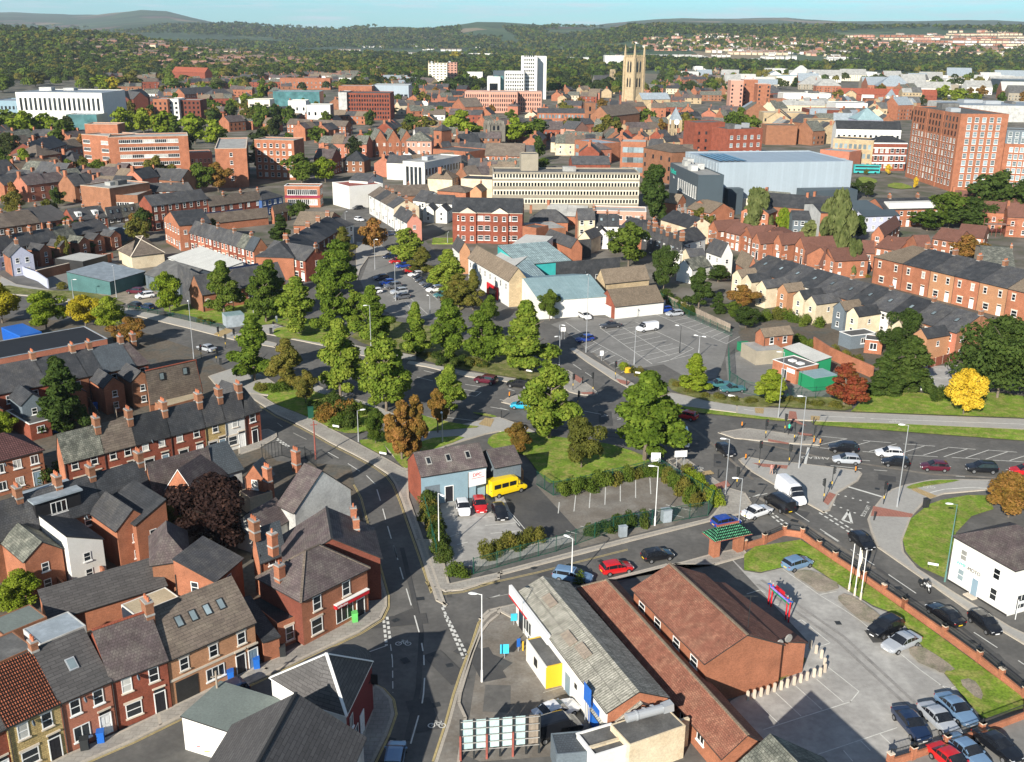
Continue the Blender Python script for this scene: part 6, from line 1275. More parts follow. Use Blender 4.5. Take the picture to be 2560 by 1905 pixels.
B('building','low brick building with two rows of rooflights','F',(270,575,545,560),4,12,4,'brown_brick','pale_felt')
r('house','tall cream house with bare brick side wall','F',(645,485,785,482),8.2,('r',710,415),8.2,11,1,'g',walls='cream_render',roofs='slate',st=3,win='std',chim='R',wm2='orange_brick')
r('house','cream rear wing of the tall cream house','F',(650,640,745,650),4.6,8,4.6,6.6,1,'x',walls='cream_render',roofs='slate',win='none',chim='')
r('terraced_house','the white dormered slate pair','F',(790,542,985,545),5.8,('r',900,480),5.8,8.8,2,walls='white_render',roofs='dark_slate',win='rear',chim='L,R',sky=1,wings=dict(w=4,d=7,m='white_render',he=4.2,hr=6,every=2))
t=B('building','low salmon and white trimmed building below the beige offices','F',(770,425,1208,437),6.4,10,6.4,'salmon_brick','pale_felt',trim='white_frame',fw=(5,2,'case',2.0,1.3,1.,3.,1.5))
t=r('terraced_house','the long white dark-roofed range','F',(1175,602,1500,722),5.6,('r',1370,585),5.6,8.6,3,walls='white_render',roofs='slate',win='rear',chim='M,R+',ws='case')
r('house','white house with big slate roof and bare gable facing right','F',(1705,745,1832,790),6.6,('r',1850,675),6.6,9.8,1,'g',walls='white_render',roofs='slate',win='rear',chim='L+',wm2='white_render')
r('house','white hipped annexe before the long white range','F',(1440,760,1565,765),4.2,6,4.2,5.6,1,'h',walls='white_render',roofs='slate',win='none',chim='')
r('house','cream lean-to with grey roof before the big white gable','F',(1565,800,1705,795),4.0,6,4.0,5.6,1,walls='cream_render',roofs='slate',win='none',chim='')
r('house','white gabled garage house with mossy slates','F',(1462,880,1585,905),3.8,8,3.8,6,1,'x',walls='white_render',roofs='lichen_slate',win='none',chim='',wm2='white_render')
r('house','slate roofed house with dormer behind the long white range','F',(1520,690,1700,640),5.6,('r',1660,610),5.6,8.4,1,walls='white_render',roofs='slate',win='rear',chim='R')
r('terraced_house','the dark slate row with chimneys left of the cypress','F',(985,560,1185,600),5.6,9,5.6,8.4,2,walls='orange_brick',roofs='dark_slate',win='none',chim='R')
r('terraced_house','the slate row with chimneys right of the cypress','F',(1330,490,1560,560),5.5,9,5.5,8.2,3,walls='cream_render',roofs='dark_slate',win='none',chim='R')
for i,(c,p,k,l) in enumerate((('F',(1465,360,1545,345),'x','orange gable at the left of the sheltered flats'),('F',(1545,400,1740,440),'g','brown roofed range of the sheltered flats'),('F',(1740,420,1920,400),'gh','brown roofed far wing of the sheltered flats'))): r('flats',l,c,p,5.2,11,5.2,8,1,k,walls='orange_brick',roofs='tan_tile',win='std',chim='',cat='flats')
r('house','orange brick end house of the slate terrace','G',(-60,800,35,860),5.4,('r',20,740),5.4,8.2,1,'g',walls='orange_brick',roofs='tan_tile',win='none',chim='')
r('house','navy roofed building with two white dormers','G',(880,412,1115,402),6,('r',990,355),6,9,1,'gh',walls='lilac_render',roofs='anthracite',win='none',chim='',cat='building')
r('house','pale blue building below the navy roofed one','G',(950,450,1235,440),5,8,5,6.4,1,'g',walls='lilac_render',roofs='anthracite',win='std',chim='')
t=r('terraced_house','the pub row with long white dormer','G',(1110,395,1560,385),6,('r',1340,300),6,8.8,2,walls='orange_brick',roofs='dark_slate',win='std',chim='M+')
add_box(t[0],'dormer',(2,.3,6),(24,4,8.2),'white_render')
r('house','tall grey rendered house with brick side left of the willow','G',(480,350,610,420),9,10,9,10.5,1,'x',walls='grey_render',roofs='dark_slate',win='none',chim='',wm2='orange_brick')
r('house','black timbered house with white windows below the arena','G',(385,470,550,475),5.4,8,5.4,7.6,1,walls='slate_render',roofs='dark_slate',win='std',chim='')
t=thing('scaffolding','rusty scaffold platform at the far right of the close','scaffolding',g('G',1920,610)*1.)
mb=MB()
for i in range(5):
 for j in(0,1): mb.tube((i*3,j*3,0),(i*3,j*3,6),.06,.06,5)
for z in(2.,4.,5.8):
 for j in(0,1): mb.tube((0,j*3,z),(12,j*3,z),.05,.05,5)
mb.build('poles',['rust'],t);mb=MB();mb.box((0,0,3.9),(12,3,4.),0);mb.build('platform',['grey_wood'],t)
# == big buildings
b=block
t=b('office_block','long beige office block with four ribbons of white framed windows','S',(1232.5,433,1599.5,434.8),13.2,14,13.2,'pale_concrete','felt',cat='office block',trim='concrete',bands=('cream_panel',[(2.2,4.15),(5.35,7.3),(8.5,10.45),(11.2,12.9)]),plant=1)
for k in(0,1,2,3): facade(t,'f',t['w'],t['d'],0,[2.45+3.05*k],47,'bare',.72,1.3,.5,cap=25 if k<3 else 25)
b('stair_tower','plain pale stair tower rising behind the beige office block','B',(1170,1000,1280,1000),19,7,19,'pale_concrete','felt',cat='tower')
t=b('arena','huge pale metal clad sports arena','C',(250,1056,1116,1046),17.5,('e',66,984),17.5,'pale_metal','pale_metal',cat='arena',kind='f',wm2='pale_metal')
mb=MB();w,d=t['w'],t['d']
for i in range(5): mb.box((2+i*2.2,d*.12,17.9),(3.6+i*2.2,d*.75,18.0),0)
mb.build('solar_panels',['solar'],t)
for i in range(12): add_box(t,'fin',(-.4,d*(i+.5)/12-.15,1),(-.02,d*(i+.5)/12,17.6),'lead')
add_box(t,'base_wall',(0,-1.6,0),(w*.99,-.05,5.),'cream_panel');add_box(t,'service_block',(w*.58,-9,0),(w*.97,-1.65,8.6),'anthracite');add_box(t,'service_block',(w*.04,-6,0),(w*.15,-1.65,9.2),'anthracite')
t=b('leisure_centre','dark grey leisure centre entrance block with teal sign','F',(1408,28,1640,133),16,9,16,'anthracite','pale_felt',cat='leisure centre',fw=None,rw=(1,1,'blind',2.,4.,3.5,9,3.),plant=4)
w=t['w'];d=t['d'];facade(t,'f',w,d,0,[8.],9,'blind',1.3,4.2,1,offs=[.34+.075*i for i in range(9)])
text(t,'Vaillant',(w*.03,-.1,12.9),(math.pi/2,0,0),2.6,'teal_sign');text(t,'live',(w*.14,-.1,11.3),(math.pi/2,0,0),1.4,'white_frame')
add_box(t,'entrance_canopy',(-1,-4,3.0),(w*.98,-.05,3.5),'lead_trim')
t=b('apartment_tower','tall orange brick apartment tower by the right edge','S',(2285,267,2403,286.5),31.5,('e',2514,286),31.5,'orange_brick','felt',cat='apartment tower',rw=(5,10,'lit',1.7,2.1,2.2,2.9,3.),plant=3,wm2='orange_brick')
facade(t,'f',t['w'],t['d'],0,[2.2+2.9*k for k in range(10)],14,'sash',1.35,2.0,2.2,cap=100)
for i in(1,2): add_box(t,'pier',(t['w']*i/3-.3,-.25,0),(t['w']*i/3+.3,-.02,31.6),'orange_brick')
b('apartment_block','lower orange brick wing with charcoal top floors beside the tower','C',(2096,932,2400,945),19,14,19,'orange_brick','felt',cat='apartment block',fw=(7,6,'lit',1.5,2.,1.5,2.9,2.))
b('apartment_block','charcoal upper storeys of the wing beside the tower','C',(2092,842,2400,850),24.5,12,24.5,'slate_render','felt',cat='apartment block',fw=(6,2,'lit',1.5,2.,19.4,2.6,2.))
T='building'
for (c,p,h,dep,w_,rf,fw,rw,lab,cat,kw) in (
 ('A',(697,892,1212,882),19,15,'orange_brick','pale_felt',(5,6,'wide',4.6,1.5,1.5,3.05,4.),None,'long orange brick office slab with five window bays','office',dict(trim='stone_trim')),
 ('A',(525,872,700,885),19,16,'orange_brick','pale_felt',(2,5,'wide',4.2,1.5,3.,3.2,.6),None,'left end of the orange office slab with two window bays','office',dict(trim='stone_trim')),
 ('A',(545,806,757,808),22.5,9,'orange_brick','pale_felt',None,None,'orange plant storey above the office slab','plant room',dict(trim='stone_trim')),
 ('A',(1386,966,1590,963),15.5,('e',1640,893),'orange_brick','pale_felt',(1,4,'sash',1.2,1.6,3,3.2,2),(11,1,'bare',1.2,12.5,1.2,3,1.),'narrow orange brick block with ribbed dark side','office',dict(trim='stone_trim')),
 ('A',(1640,905,1895,912),16.5,12,'orange_brick','pale_felt',(6,5,'sash',1.4,1.7,1.2,3.1,1.2),None,'orange brick block with white windows behind the ribbed one','office',dict(trim='stone_trim')),
 ('A',(1215,990,1368,985),9.5,10,'salmon_brick','slate',(5,2,'sash',1.1,1.6,2,3.4,1),None,'small pale brick block between the two orange offices',T,{}),
 ('A',(98,598,655,588),24,40,'white_render','lead',(17,1,'bare',1.5,7.5,13.5,9,2),None,'modern white building with tall slit windows','college',dict(plant=2)),
 ('A',(255,660,650,672),12,45,'orange_brick','felt',(12,1,'bare',2.,7,2,9,2),None,'orange brick lower storeys of the white slit-window building','college',{}),
 ('A',(195,700,400,708),11,20,'orange_brick','white_roof',(3,2,'bare',2.,1.6,2,4,2),None,'low orange brick hall with white roof before the college','hall',{}),
 ('A',(425,742,622,728),12,18,'green_glass','lead',None,None,'glazed hall with orange end beside the college','hall',dict(wm2='cream_panel')),
 ('A',(-60,652,250,640),14,30,'blue_render','lead',(12,2,'bare',1.4,2.2,4,4.5,1),None,'blue-grey building with arched windows at the left edge',T,{}),
 ('A',(985,642,1078,640),17,16,'orange_brick','pale_felt',(3,5,'bare',1.3,1.6,1.2,3.1,1),None,'orange brick apartment end left of the white one','apartments',{}),
 ('A',(1080,640,1150,645),17,14,'white_render','pale_felt',(2,5,'bare',1.6,1.6,1.2,3.1,1),None,'white apartment end between two brick ones','apartments',{}),
 ('A',(1150,648,1290,640),16,16,'dark_brick','pale_felt',(5,5,'bare',1.3,1.6,1.2,3.1,1),None,'dark side of the apartments beside the white one','apartments',{}),
 ('A',(1600,645,1740,650),13,16,'cream_panel','lead',(2,3,'bare',3.4,1.2,2,3.4,1),None,'cream office with two rows of windows','office',{}),
 ('A',(1760,592,2060,608),14,20,'green_glass','lead',None,None,'teal glass office under a flat grey roof','office',dict(trim='lead')),
 ('A',(1858,652,1972,672),14.5,14,'white_render','white_roof',(3,2,'bare',1.3,2.2,3,5,1),None,'left white office block with blue glass stair','office',{}),
 ('A',(1977,680,2130,684),14.5,14,'white_render','white_roof',(4,2,'bare',1.3,2.2,3,5,1),None,'right white office block with grey glazed corner','office',dict(wm2='anthracite')),
 ('A',(1805,505,2130,520),12,12,'orange_brick','slate',(12,2,'litbare',1.2,1.8,2,4.5,1),None,'long brick terrace with white window rows far left',T,{}),
 ('D',(636,50,868,75),9,18,'brown_brick','pale_felt',None,None,'blank brown brick hall with white roof ducts','hall',dict(plant=2,trim='stone_trim')),
 ('D',(868,125,1090,128),6.5,14,'brown_brick','pale_felt',(4,1,'case',1.7,1.8,2.5,3,1.5),None,'lower brown brick front with four white windows','hall',{}),
 ('B',(45,602,322,592),19,26,'red_brick','felt',(16,6,'bare',1.1,1.7,1.2,3.0,1),None,'seven storey dark red brick block','apartments',{}),
 ('B',(-12,598,42,600),19.5,24,'grey_render','felt',None,None,'grey blank end of the dark red brick block','apartments',{}),
 ('B',(205,552,442,542),17,30,'pale_metal','white_roof',(8,2,'bare',3,1.6,3,5,1),None,'white and pale blue panelled hall','hall',{}),
 ('B',(-10,556,205,550),17,20,'orange_brick','pale_felt',(10,4,'bare',1.2,1.7,2,3.2,1),None,'orange brick block behind the dark red one','apartments',{}),
 ('B',(570,410,690,408),27,18,'cream_panel','felt',(5,9,'bare',2.4,1.1,2,3,1),(3,9,'bare',2.2,1.4,2,3,1),'cream and pink residential tower','tower block',dict(plant=1)),
 ('B',(690,405,755,410),27,18,'salmon_brick','felt',(3,9,'bare',2.,1.4,2,3,1),None,'pink banded side of the residential tower','tower block',dict(plant=1)),
 ('B',(1170,364,1274,364),41,22,'white_render','lead',(5,13,'bare',1.3,1.7,3,3.4,3),None,'tall white hotel tower','hotel',{}),
 ('B',(1274,366,1334,370),40.6,22,'white_render','lead',None,None,'blank cream end wall of the white hotel tower','hotel',{}),
 ('B',(1062,462,1190,460),27,20,'white_render','anthracite',(8,7,'bare',1.3,1.7,3,3.4,1),None,'white eight storey wing of the hotel','hotel',dict(trim='anthracite')),
 ('B',(988,460,1062,462),27,20,'anthracite','anthracite',(2,1,'green',6,20,3,3,1),None,'black and green glazed corner of the hotel','hotel',{}),
 ('B',(950,496,1034,496),22,18,'white_render','lead',(1,1,'bare',8,13,3,3,8),None,'white framed black entrance block of the hotel','hotel',{}),
 ('B',(805,592,966,590),16.5,18,'salmon_brick','pale_felt',(11,4,'bare',.9,2.2,1.6,3.6,1),None,'left third of the long pale pink brick block','apartments',{}),
 ('B',(966,594,1146,600),16.5,22,'salmon_brick','pale_felt',(12,4,'bare',.9,2.2,1.6,3.6,1),None,'middle of the long pale pink brick block','apartments',{}),
 ('B',(1146,594,1302,592),16,16,'salmon_brick','pale_felt',(10,4,'bare',.9,2.2,1.6,3.6,1),None,'right third of the long pale pink brick block','apartments',{}),
 ('B',(405,1044,545,1054),10.5,('e',710,1002),'white_render','pale_felt',(4,1,'bare',1.4,8,.8,9,1.5),(12,2,'bare',1.2,2.6,1,4.4,1),'white and grey panelled office cube','office',dict(plant=1)),
 ('B',(600,965,830,985),9,16,'orange_brick','felt',(5,2,'bare',2,1.4,1,4,1),None,'flat roofed orange brick office behind the white cube','office',{}),
 ('B',(605,842,655,846),14,8,'orange_brick','slate',(1,3,'bare',1.5,1.8,2,4,1),None,'small brick tower with pyramid cap','tower',dict(kind='p',hr=17)),
 ('B',(1275,728,1580,746),12.5,14,'orange_brick','slate',(14,3,'litbare',1.3,2.2,1.2,4,1),None,'long three storey brick terrace with white windows','office',dict(kind='g',hr=15)),
 ('B',(1580,668,1650,672),17,12,'brown_brick','felt',(1,3,'bare',1.4,3,2,5,2),None,'square brown brick church tower','church tower',{}),
 ('B',(1812,918,1975,922),15,14,'orange_brick','white_roof',(4,3,'litbare',2.6,2.4,1.5,4.5,1.),None,'ornate orange brick building with stone window bays',T,{}),
 ('B',(1960,952,2142,985),13.5,14,'brown_brick','brown_tile',(4,3,'bare',1.3,1.8,1.5,4,1.),None,'tan brick block with hipped brown roof',T,dict(kind='h',hr=16)),
 ('B',(1515,905,1690,930),9,12,'orange_brick','lead',(3,2,'litbare',2.6,2.,1,4,1),None,'salmon building with glass roof and white windows',T,{}),
 ('B',(1500,1062,1745,1062),8,12,'red_brick','slate',None,None,'dark roofed range directly behind the beige offices',T,dict(kind='g',hr=11)),
 ('C',(100,795,292,792),17,14,'red_brick','felt',(4,3,'bare',1.2,1.6,3,4,2),None,'dark red brick office with blank tower','office',{}),
 ('C',(312,838,536,832),15,16,'red_brick','felt',(5,3,'lit',1.7,2.0,2,4,1.5),None,'dark red brick office with pale windows and rooftop plant','office',dict(plant=3)),
 ('C',(1250,918,1470,920),13.5,12,'red_brick','dark_slate',(6,3,'sash',1.6,2.2,1.4,3.6,1.),None,'striped brick and white hotel by the small park','hotel',dict(kind='h',hr=16,bands=('white_frame',[(3.4,4.1),(7.,7.6),(10.6,11.1),(12.8,13.5)]))),
 ('C',(990,898,1252,912),14,14,'stone','slate',(8,3,'litbare',1.4,2.2,1.2,4.4,1.),None,'classical stone building with balustrade',T,dict(trim='stone_trim')),
 ('C',(905,968,1095,985),9.5,12,'pink_brick','lead',(4,1,'litbare',2.4,4,2.6,3,1.5),None,'modern brick building with grey overhanging roof',T,{}),
 ('C',(1010,830,1430,838),13,12,'white_render','dark_slate',(12,2,'bare',1.3,1.8,4,4,1.),None,'white fronted range with slate mansard and brick chimneys',T,dict(kind='g',hr=17)),
 ('C',(540,728,820,735),12,14,'stone','pale_felt',(12,2,'bare',1.2,2,2,4.4,1.),None,'curved cream stone crescent',T,{}),
 ('C',(830,775,992,776),12,12,'stone','slate',(7,2,'bare',1.2,2,2,4.4,1.),None,'cream stone bank with tall windows',T,{}),
 ('C',(850,712,1088,690),13,26,'dark_brick','pale_felt',None,None,'windowless brown metal theatre block','theatre',{}),
 ('C',(1145,775,1312,778),12,18,'lilac_render','teal_roof',None,None,'hall under a pale blue pyramid cupola','hall',dict(kind='p',hr=19)),
 ('C',(1008,668,1212,672),15,24,'white_render','white_roof',(5,1,'bare',5,3,9,3,2),None,'white slanting roofed hall with four rooflights','hall',{}),
 ('C',(330,522,412,526),24,14,'salmon_brick','pale_felt',(2,6,'bare',1.5,1.8,2,3.4,1),None,'left slab of the three stepped orange apartment slabs','apartments',dict(trim='white_frame')),
 ('C',(412,516,504,518),24,12,'orange_brick','pale_felt',(2,6,'bare',1.5,1.8,2,3.4,1),None,'middle slab of the three stepped orange apartment slabs','apartments',dict(trim='white_frame')),
 ('C',(504,545,586,548),22,14,'orange_brick','pale_felt',(2,6,'bare',1.5,1.8,2,3.4,1),None,'right slab of the three stepped orange apartment slabs','apartments',dict(trim='white_frame')),
 ('C',(668,604,975,612),14,20,'white_render','pale_felt',(16,2,'bare',2.2,1.6,3,4.6,1),None,'long white office with ribbon windows','office',dict(plant=3)),
 ('C',(545,600,672,606),10,18,'dark_brick','slate',None,None,'dark pyramid roofed hall left of the white office',T,dict(kind='h',hr=17)),
 ('C',(560,812,760,816),11,14,'brown_brick','lichen_slate',None,None,'grey-green curved roof building behind the arena',T,{}),
 ('C',(580,640,690,648),13,12,'brown_brick','felt',None,None,'small dark block with white windows',T,{}),
 ('C',(1215,640,1500,636),9,16,'brown_brick','felt',(9,1,'bare',4,1.6,2,3,1),None,'low dark brown hall behind the clock tower','hall',{}),
 ('C',(2080,515,2500,532),16,30,'anthracite','lead',(16,3,'bare',3,1.3,2,4.5,1),None,'dark curved office at the far right','office',{}),
 ('C',(1960,490,2160,495),14,30,'white_render','white_roof',(8,1,'bare',4,2,6,3,1),None,'white arched roof hall at the far right','hall',{}),
 ('C',(2100,462,2400,470),16,30,'white_render','teal_roof',(10,2,'bare',4,1.6,4,5,1),None,'long white office with blue-grey roof far right','office',{}),
 ('C',(1790,682,2500,700),12,60,'grey_render','lead',None,None,'vast grey shopping centre roof','shopping centre',dict(plant=4)),
 ('B',(1952,385,2230,385),12,40,'white_render','white_roof',None,None,'long white warehouse right of the stone tower','warehouse',{}),
 ('B',(1712,360,1850,358),24,40,'white_render','white_roof',None,None,'white warehouse left of the stone tower','warehouse',{}),
 ('B',(1470,372,1640,372),10,40,'white_render','lead',None,None,'low grey warehouse behind the hotel','warehouse',{}),
 ('B',(780,345,975,350),10,40,'white_render','white_roof',None,None,'white warehouse beyond the poplars','warehouse',{}),
 ('B',(755,468,920,476),9,30,'white_render','white_roof',None,None,'white roofed store beside the residential tower','warehouse',{}),
 ('C',(580,445,697,452),10,40,'white_render','white_roof',None,None,'small white warehouse left of the long one','warehouse',{}),
 ('C',(765,462,1272,482),10,60,'white_render','white_roof',None,None,'longest white warehouse in the valley','warehouse',{}),
 ('C',(625,492,912,500),12,50,'cream_panel','glass_roof',(9,1,'bare',3,3,3,3,1),None,'yellow fronted hall with pale green roof','hall',{}),
 ('C',(1302,480,1492,482),10,40,'white_render','felt',None,None,'dark roofed white warehouse','warehouse',{}),
 ('C',(1600,488,1732,492),9,40,'white_render','white_roof',None,None,'white gabled warehouse right of the dark roofed one','warehouse',{}),
 ('C',(1530,545,1800,552),9,30,'pale_concrete','lead',None,None,'low grey concrete hall by the trees','hall',{}),
 ('C',(1720,510,1900,515),8,40,'white_render','white_roof',None,None,'low white building beside the wooded road','warehouse',{}),
 ('C',(95,430,170,432),9,25,'white_render','white_roof',None,None,'small white block left of the valley warehouses','warehouse',{}),
 ):
 if c in 'ABC' and g(c,p[0],p[1],h).y>620: p=(p[0],p[1],p[2],p[1]+(p[2]-p[0])*.0096)
 block(cat.replace(' ','_'),lab,c,p,h,dep,h,w_,rf,cat=cat,fw=fw,rw=rw,**kw)
for i,(c,p,h,dep,hr,k,w_,rf,lab,cat) in enumerate((
 ('A',(1190,610,1392,598),10,12,15,'g','orange_brick','slate','large brick warehouse flats with gabled roof','flats'),('A',(1110,462,1322,470),11,12,17,'g','red_brick','brightred_tile','red roofed brick hall on the left hillside','hall'),
 ('A',(1362,618,1515,612),9,14,14,'h','brown_brick','slate','slate hipped hall right of the apartments','hall'),('A',(660,620,860,640),12,12,17,'g','dark_brick','slate','dark gabled brick block beside the college','flats'),('A',(830,640,965,615),12,12,17,'g','dark_brick','slate','second dark gabled brick block beside the college','flats'),
 ('A',(78,1000,240,1010),9,14,13,'h','brown_brick','brown_tile','large old brick villa with hipped roof at the left','villa'),('A',(245,985,430,930),9,12,13,'g','dark_brick','slate','old dark brick range with chimneys at the left','villa'),
 ('B',(935,1003,1187,1008),9,12,14,'g','orange_brick','brown_tile','brick church hall with arched windows and brown roof','church hall'),('B',(1735,750,1935,728),11,14,17,'g','brown_brick','brown_tile','brown roofed nave beside the square brown tower','church'),('B',(1950,642,2132,640),10,14,15,'g','stone','lead','grey roofed cathedral nave beside the stone tower','church'),
 ('B',(1645,520,1745,520),9,12,15,'g','grey_stone','slate','small stone church with slate roof','church'),('B',(500,530,585,535),10,12,15,'g','stone','purple_slate','stone church nave beside the pinnacled tower','church'),('B',(425,908,590,910),11,12,15,'h','salmon_brick','lichen_slate','salmon brick block with hipped stone roof','office'),
 ('B',(1515,835,1600,825),9,10,13,'x','salmon_brick','slate','salmon brick gable with black roof','building'),('B',(430,640,520,650),7,10,11,'x','orange_brick','slate','orange gable before the trees','hall'),('B',(725,680,805,690),9,16,15,'x','orange_brick','brown_tile','wide orange gable left of the pink block','hall'))):
 t=row('building',lab,c,p,h,dep,h,hr,1,k,walls=w_,roofs=rf,st=3,win='std' if i in(0,5,6,7,12,14) else 'none',chim='l,r' if i in(5,6) else '',cat=cat)
for i in range(3): row('house','%s of three ornate orange gables in a row'%['left','middle','right'][i],'B',(222+i*85,905,222+i*85+78,903),8.5,12,8.5,13.5,1,'x',walls='orange_brick',roofs='lichen_slate',win='std',chim='',cat='gabled house')
for i in range(4): row('terraced_house','%s house of the brick row before the white offices'%ORD[i],'A',(1850+i*95,800+i*4,1850+(i+1)*95,804+i*4),5.5,9,5.5,8.5,1,'g',walls='orange_brick',roofs='brown_tile',win='std',chim='',cat='terraced house')
row('terraced_house','the long red mansard roofed row behind the clock tower','C',(1015,605,1660,618),6.5,14,6.5,12,8,walls='white_render,red_brick',roofs='brightred_tile',win='none',chim='',wm2='brightred_tile')
# -- towers
def tower(name,label,cat,c,bx,by,ty,wd,m,pinn,rz,tiers=2,body=.78,roof='lead',clock=False):
 P=g(c,bx,by);P.z=0;H_=height_at(P,c,ty);h=H_*body;t=thing(name,label,cat,P,rz);a=wd/2;mb=MB();mb.box((-a,-a,0),(a,a,h),0)
 for z in [h*(k+1)/(tiers+1) for k in range(tiers)]+[h-.6]: mb.box((-a-.2,-a-.2,z),(a+.2,a+.2,z+.5),0)
 mb.build('tower_body',[m],t)
 for sx in(-1,1):
  for sy in(-1,1):
   bm=MB();bm.box((sx*a-wd*.09,sy*a-wd*.09,0),(sx*a+wd*.09,sy*a+wd*.09,h),0)
   bm.build('buttress',[m],t)
   if pinn: pm=MB();pm.tube((sx*a,sy*a,h),(sx*a,sy*a,h+(H_-h)*.45),wd*.085,wd*.075,6);pm.tube((sx*a,sy*a,h+(H_-h)*.45),(sx*a,sy*a,H_),wd*.075,.05,6);pm.build('pinnacle',[m],t)
 if pinn:
  bt=MB();n=5
  for s in range(4):
   an=s*math.pi/2;
   for i in range(n): x=-a+wd*(i+.5)/n;q=Matrix.Rotation(an,4,'Z')@Vector((x,-a,h+.9));bt.obox(q,Matrix.Rotation(an,4,'Z')@Vector((wd/n*.3,0,0)),Matrix.Rotation(an,4,'Z')@Vector((0,.25,0)),(0,0,.9))
  bt.build('battlements',[m],t)
 else:
  r_=MB();mb2=[(-a-.3,-a-.3),(a+.3,-a-.3),(a+.3,a+.3),(-a-.3,a+.3)]
  for i in range(4): q0,q1=mb2[i],mb2[(i+1)%4];r_.face([(*q0,h),(*q1,h),(0,0,H_)],0)
  r_.build('roof',[roof],t)
 for an in(0,math.pi/2,math.pi,-math.pi/2):
  for z0,hh,ww in ((h*.66,h*.22,wd*.16),(h*.36,h*.17,wd*.14)):
   for dx in(-wd*.14,wd*.14):
    w_=MB();w_.box((dx-ww/2,-a-.06,z0),(dx+ww/2,-a,z0+hh),0,'k');w_.face([(dx-ww/2,-a-.06,z0+hh),(dx+ww/2,-a-.06,z0+hh),(dx,-a-.06,z0+hh+ww)],0);o=w_.build('louvre_window',['glass'],t);o.rotation_euler=(0,0,an)
  if clock: w_=MB();w_.tube((0,-a-.3,h*.92),(0,-a-.0,h*.92),wd*.3,wd*.3,16);o=w_.build('clock_face',['white_frame'],t);o.rotation_euler=(0,0,an)
 FOOT.append((P.x,P.y,wd));return t
tower('cathedral_tower','tall square stone cathedral tower with four pinnacles','church tower','B',1888,668,282,12.5,'stone',True,R(38))
tower('church_tower','slim pale stone church tower before the residential tower','church tower','B',604,548,388,8.5,'stone',True,R(30))
tower('church_tower','ruined grey stone church tower between the two big trees','church tower','B',995,930,775,9,'grey_stone',True,R(15),body=.85)
tower('church_tower','tiny stone church tower far right of the hotel','church tower','B',1757,520,445,5,'stone',True,R(20),body=.85)
tower('clock_tower','pale stone clock tower with small spire','clock tower','C',1345,745,572,5.5,'stone',False,R(25),tiers=1,body=.72,clock=True)
tower('clock_tower','stone clock turret above the brown rooftops','clock tower','B',2155,930,690,5.5,'stone',False,R(10),tiers=1,body=.66,clock=True)
t=thing('bus','turquoise double deck bus by the small park','bus',g('C',1200,1120)*1.,R(-4));mb=MB();mb.box((-6,-1.3,.4),(6,1.3,4.2),0);mb.build('body',['teal_paint'],t);mb=MB();mb.box((-5.6,-1.33,1.4),(5.6,1.33,2.2),0);mb.box((-5.6,-1.33,3.0),(5.6,1.33,3.7),0);mb.build('window',['glass'],t)
for x in(-4,4):
 for y in(-1.1,1.1): mb=MB();mb.tube((x,y-.2,.5),(x,y+.2,.5),.5,.5,12);mb.build('wheel',['rubber'],t)
# == packed town houses between the big buildings
random.seed(11);FR=random.Random(5)
def free(x,y,r):
 for a,b,q in FOOT:
  if (a-x)**2+(b-y)**2<(q+r)**2: return False
 return True
def inside(px,py,P):
 c=False;n=len(P)
 for i in range(n):
  (x0,y0),(x1,y1)=P[i],P[i-1]
  if (y0>py)!=(y1>py) and px<(x1-x0)*(py-y0)/(y1-y0)+x0: c=not c
 return c
SPEC=[]
def fill(c,P,n,rot,walls,roofs,lab,he=(5.2,7.5),wd=(7,13),dp=(8,11),rows=(1,4),win=True,jit=8,kinds='ggggxh',st=2,gap=1.0,chim=True):
 o=CR[c];xs=[p[0] for p in P];ys=[p[1] for p in P];made=0;tries=0
 while made<n and tries<n*30:
  tries+=1;px=FR.uniform(min(xs),max(xs));py=FR.uniform(min(ys),max(ys))
  if not inside(px,py,P): continue
  A=g(c,px,py);z=terrain(A.x,A.y);a=R(FR.choice(rot)+FR.uniform(-jit,jit));u=Vector((math.cos(a),math.sin(a),0));nn=Vector((-u.y,u.x,0))
  k=FR.randint(*rows);w=FR.uniform(*wd)/(1.5 if k>1 else 1);d=FR.uniform(*dp);h=FR.uniform(*he);wm=FR.choice(walls);rm=FR.choice(roofs);kd=FR.choice(kinds) if k==1 else 'g'
  ok=all(free((A+u*(w*(i+.5))+nn*d/2).x,(A+u*(w*(i+.5))+nn*d/2).y,max(w,d)*.42*gap) for i in range(k))
  if not ok: continue
  for i in range(k):
   Q=A+u*(w*i);Q.z=z;SPEC.append((Q.y,Q,a,w,d,h,h+(min(w,d) if kd in'xh' else d)*FR.uniform(.30,.42),kd,wm,FR.choice(roofs) if FR.random()<.3 else rm,win,chim and i%2==0,lab,nn))
  for i in range(k):
   q=A+u*(w*(i+.5))+nn*d/2;FOOT.append((q.x,q.y,max(w,d)*.45))
  made+=1
BK=['orange_brick','red_brick','brown_brick','orange_brick','pink_brick'];SL=['slate','dark_slate','slate','brown_tile','lichen_slate','purple_slate','tan_tile']
fill('D',[(0,30),(560,10),(1180,60),(1180,200),(560,180),(0,230)],16,(-18,60),BK,SL,'house%s in the far left old streets')
fill('D',[(560,150),(860,180),(1100,190),(1000,240),(560,200)],3,(-18,),BK,SL,'house%s below the blank brown hall')
fill('A',[(1900,880),(2220,860),(2220,1180),(1960,1010)],7,(-10,70),BK,SL,'house%s right of the orange offices')
fill('B',[(0,700),(560,700),(900,900),(900,1130),(560,1130),(330,1010),(0,1060)],24,(-10,20,80),BK+['white_render','tan_brick'],SL,'town house%s left of the church hall')
fill('B',[(900,690),(1500,690),(1500,1050),(1190,1050),(930,900)],20,(-8,40,80),BK+['cream_render'],SL,'old building%s behind the beige offices')
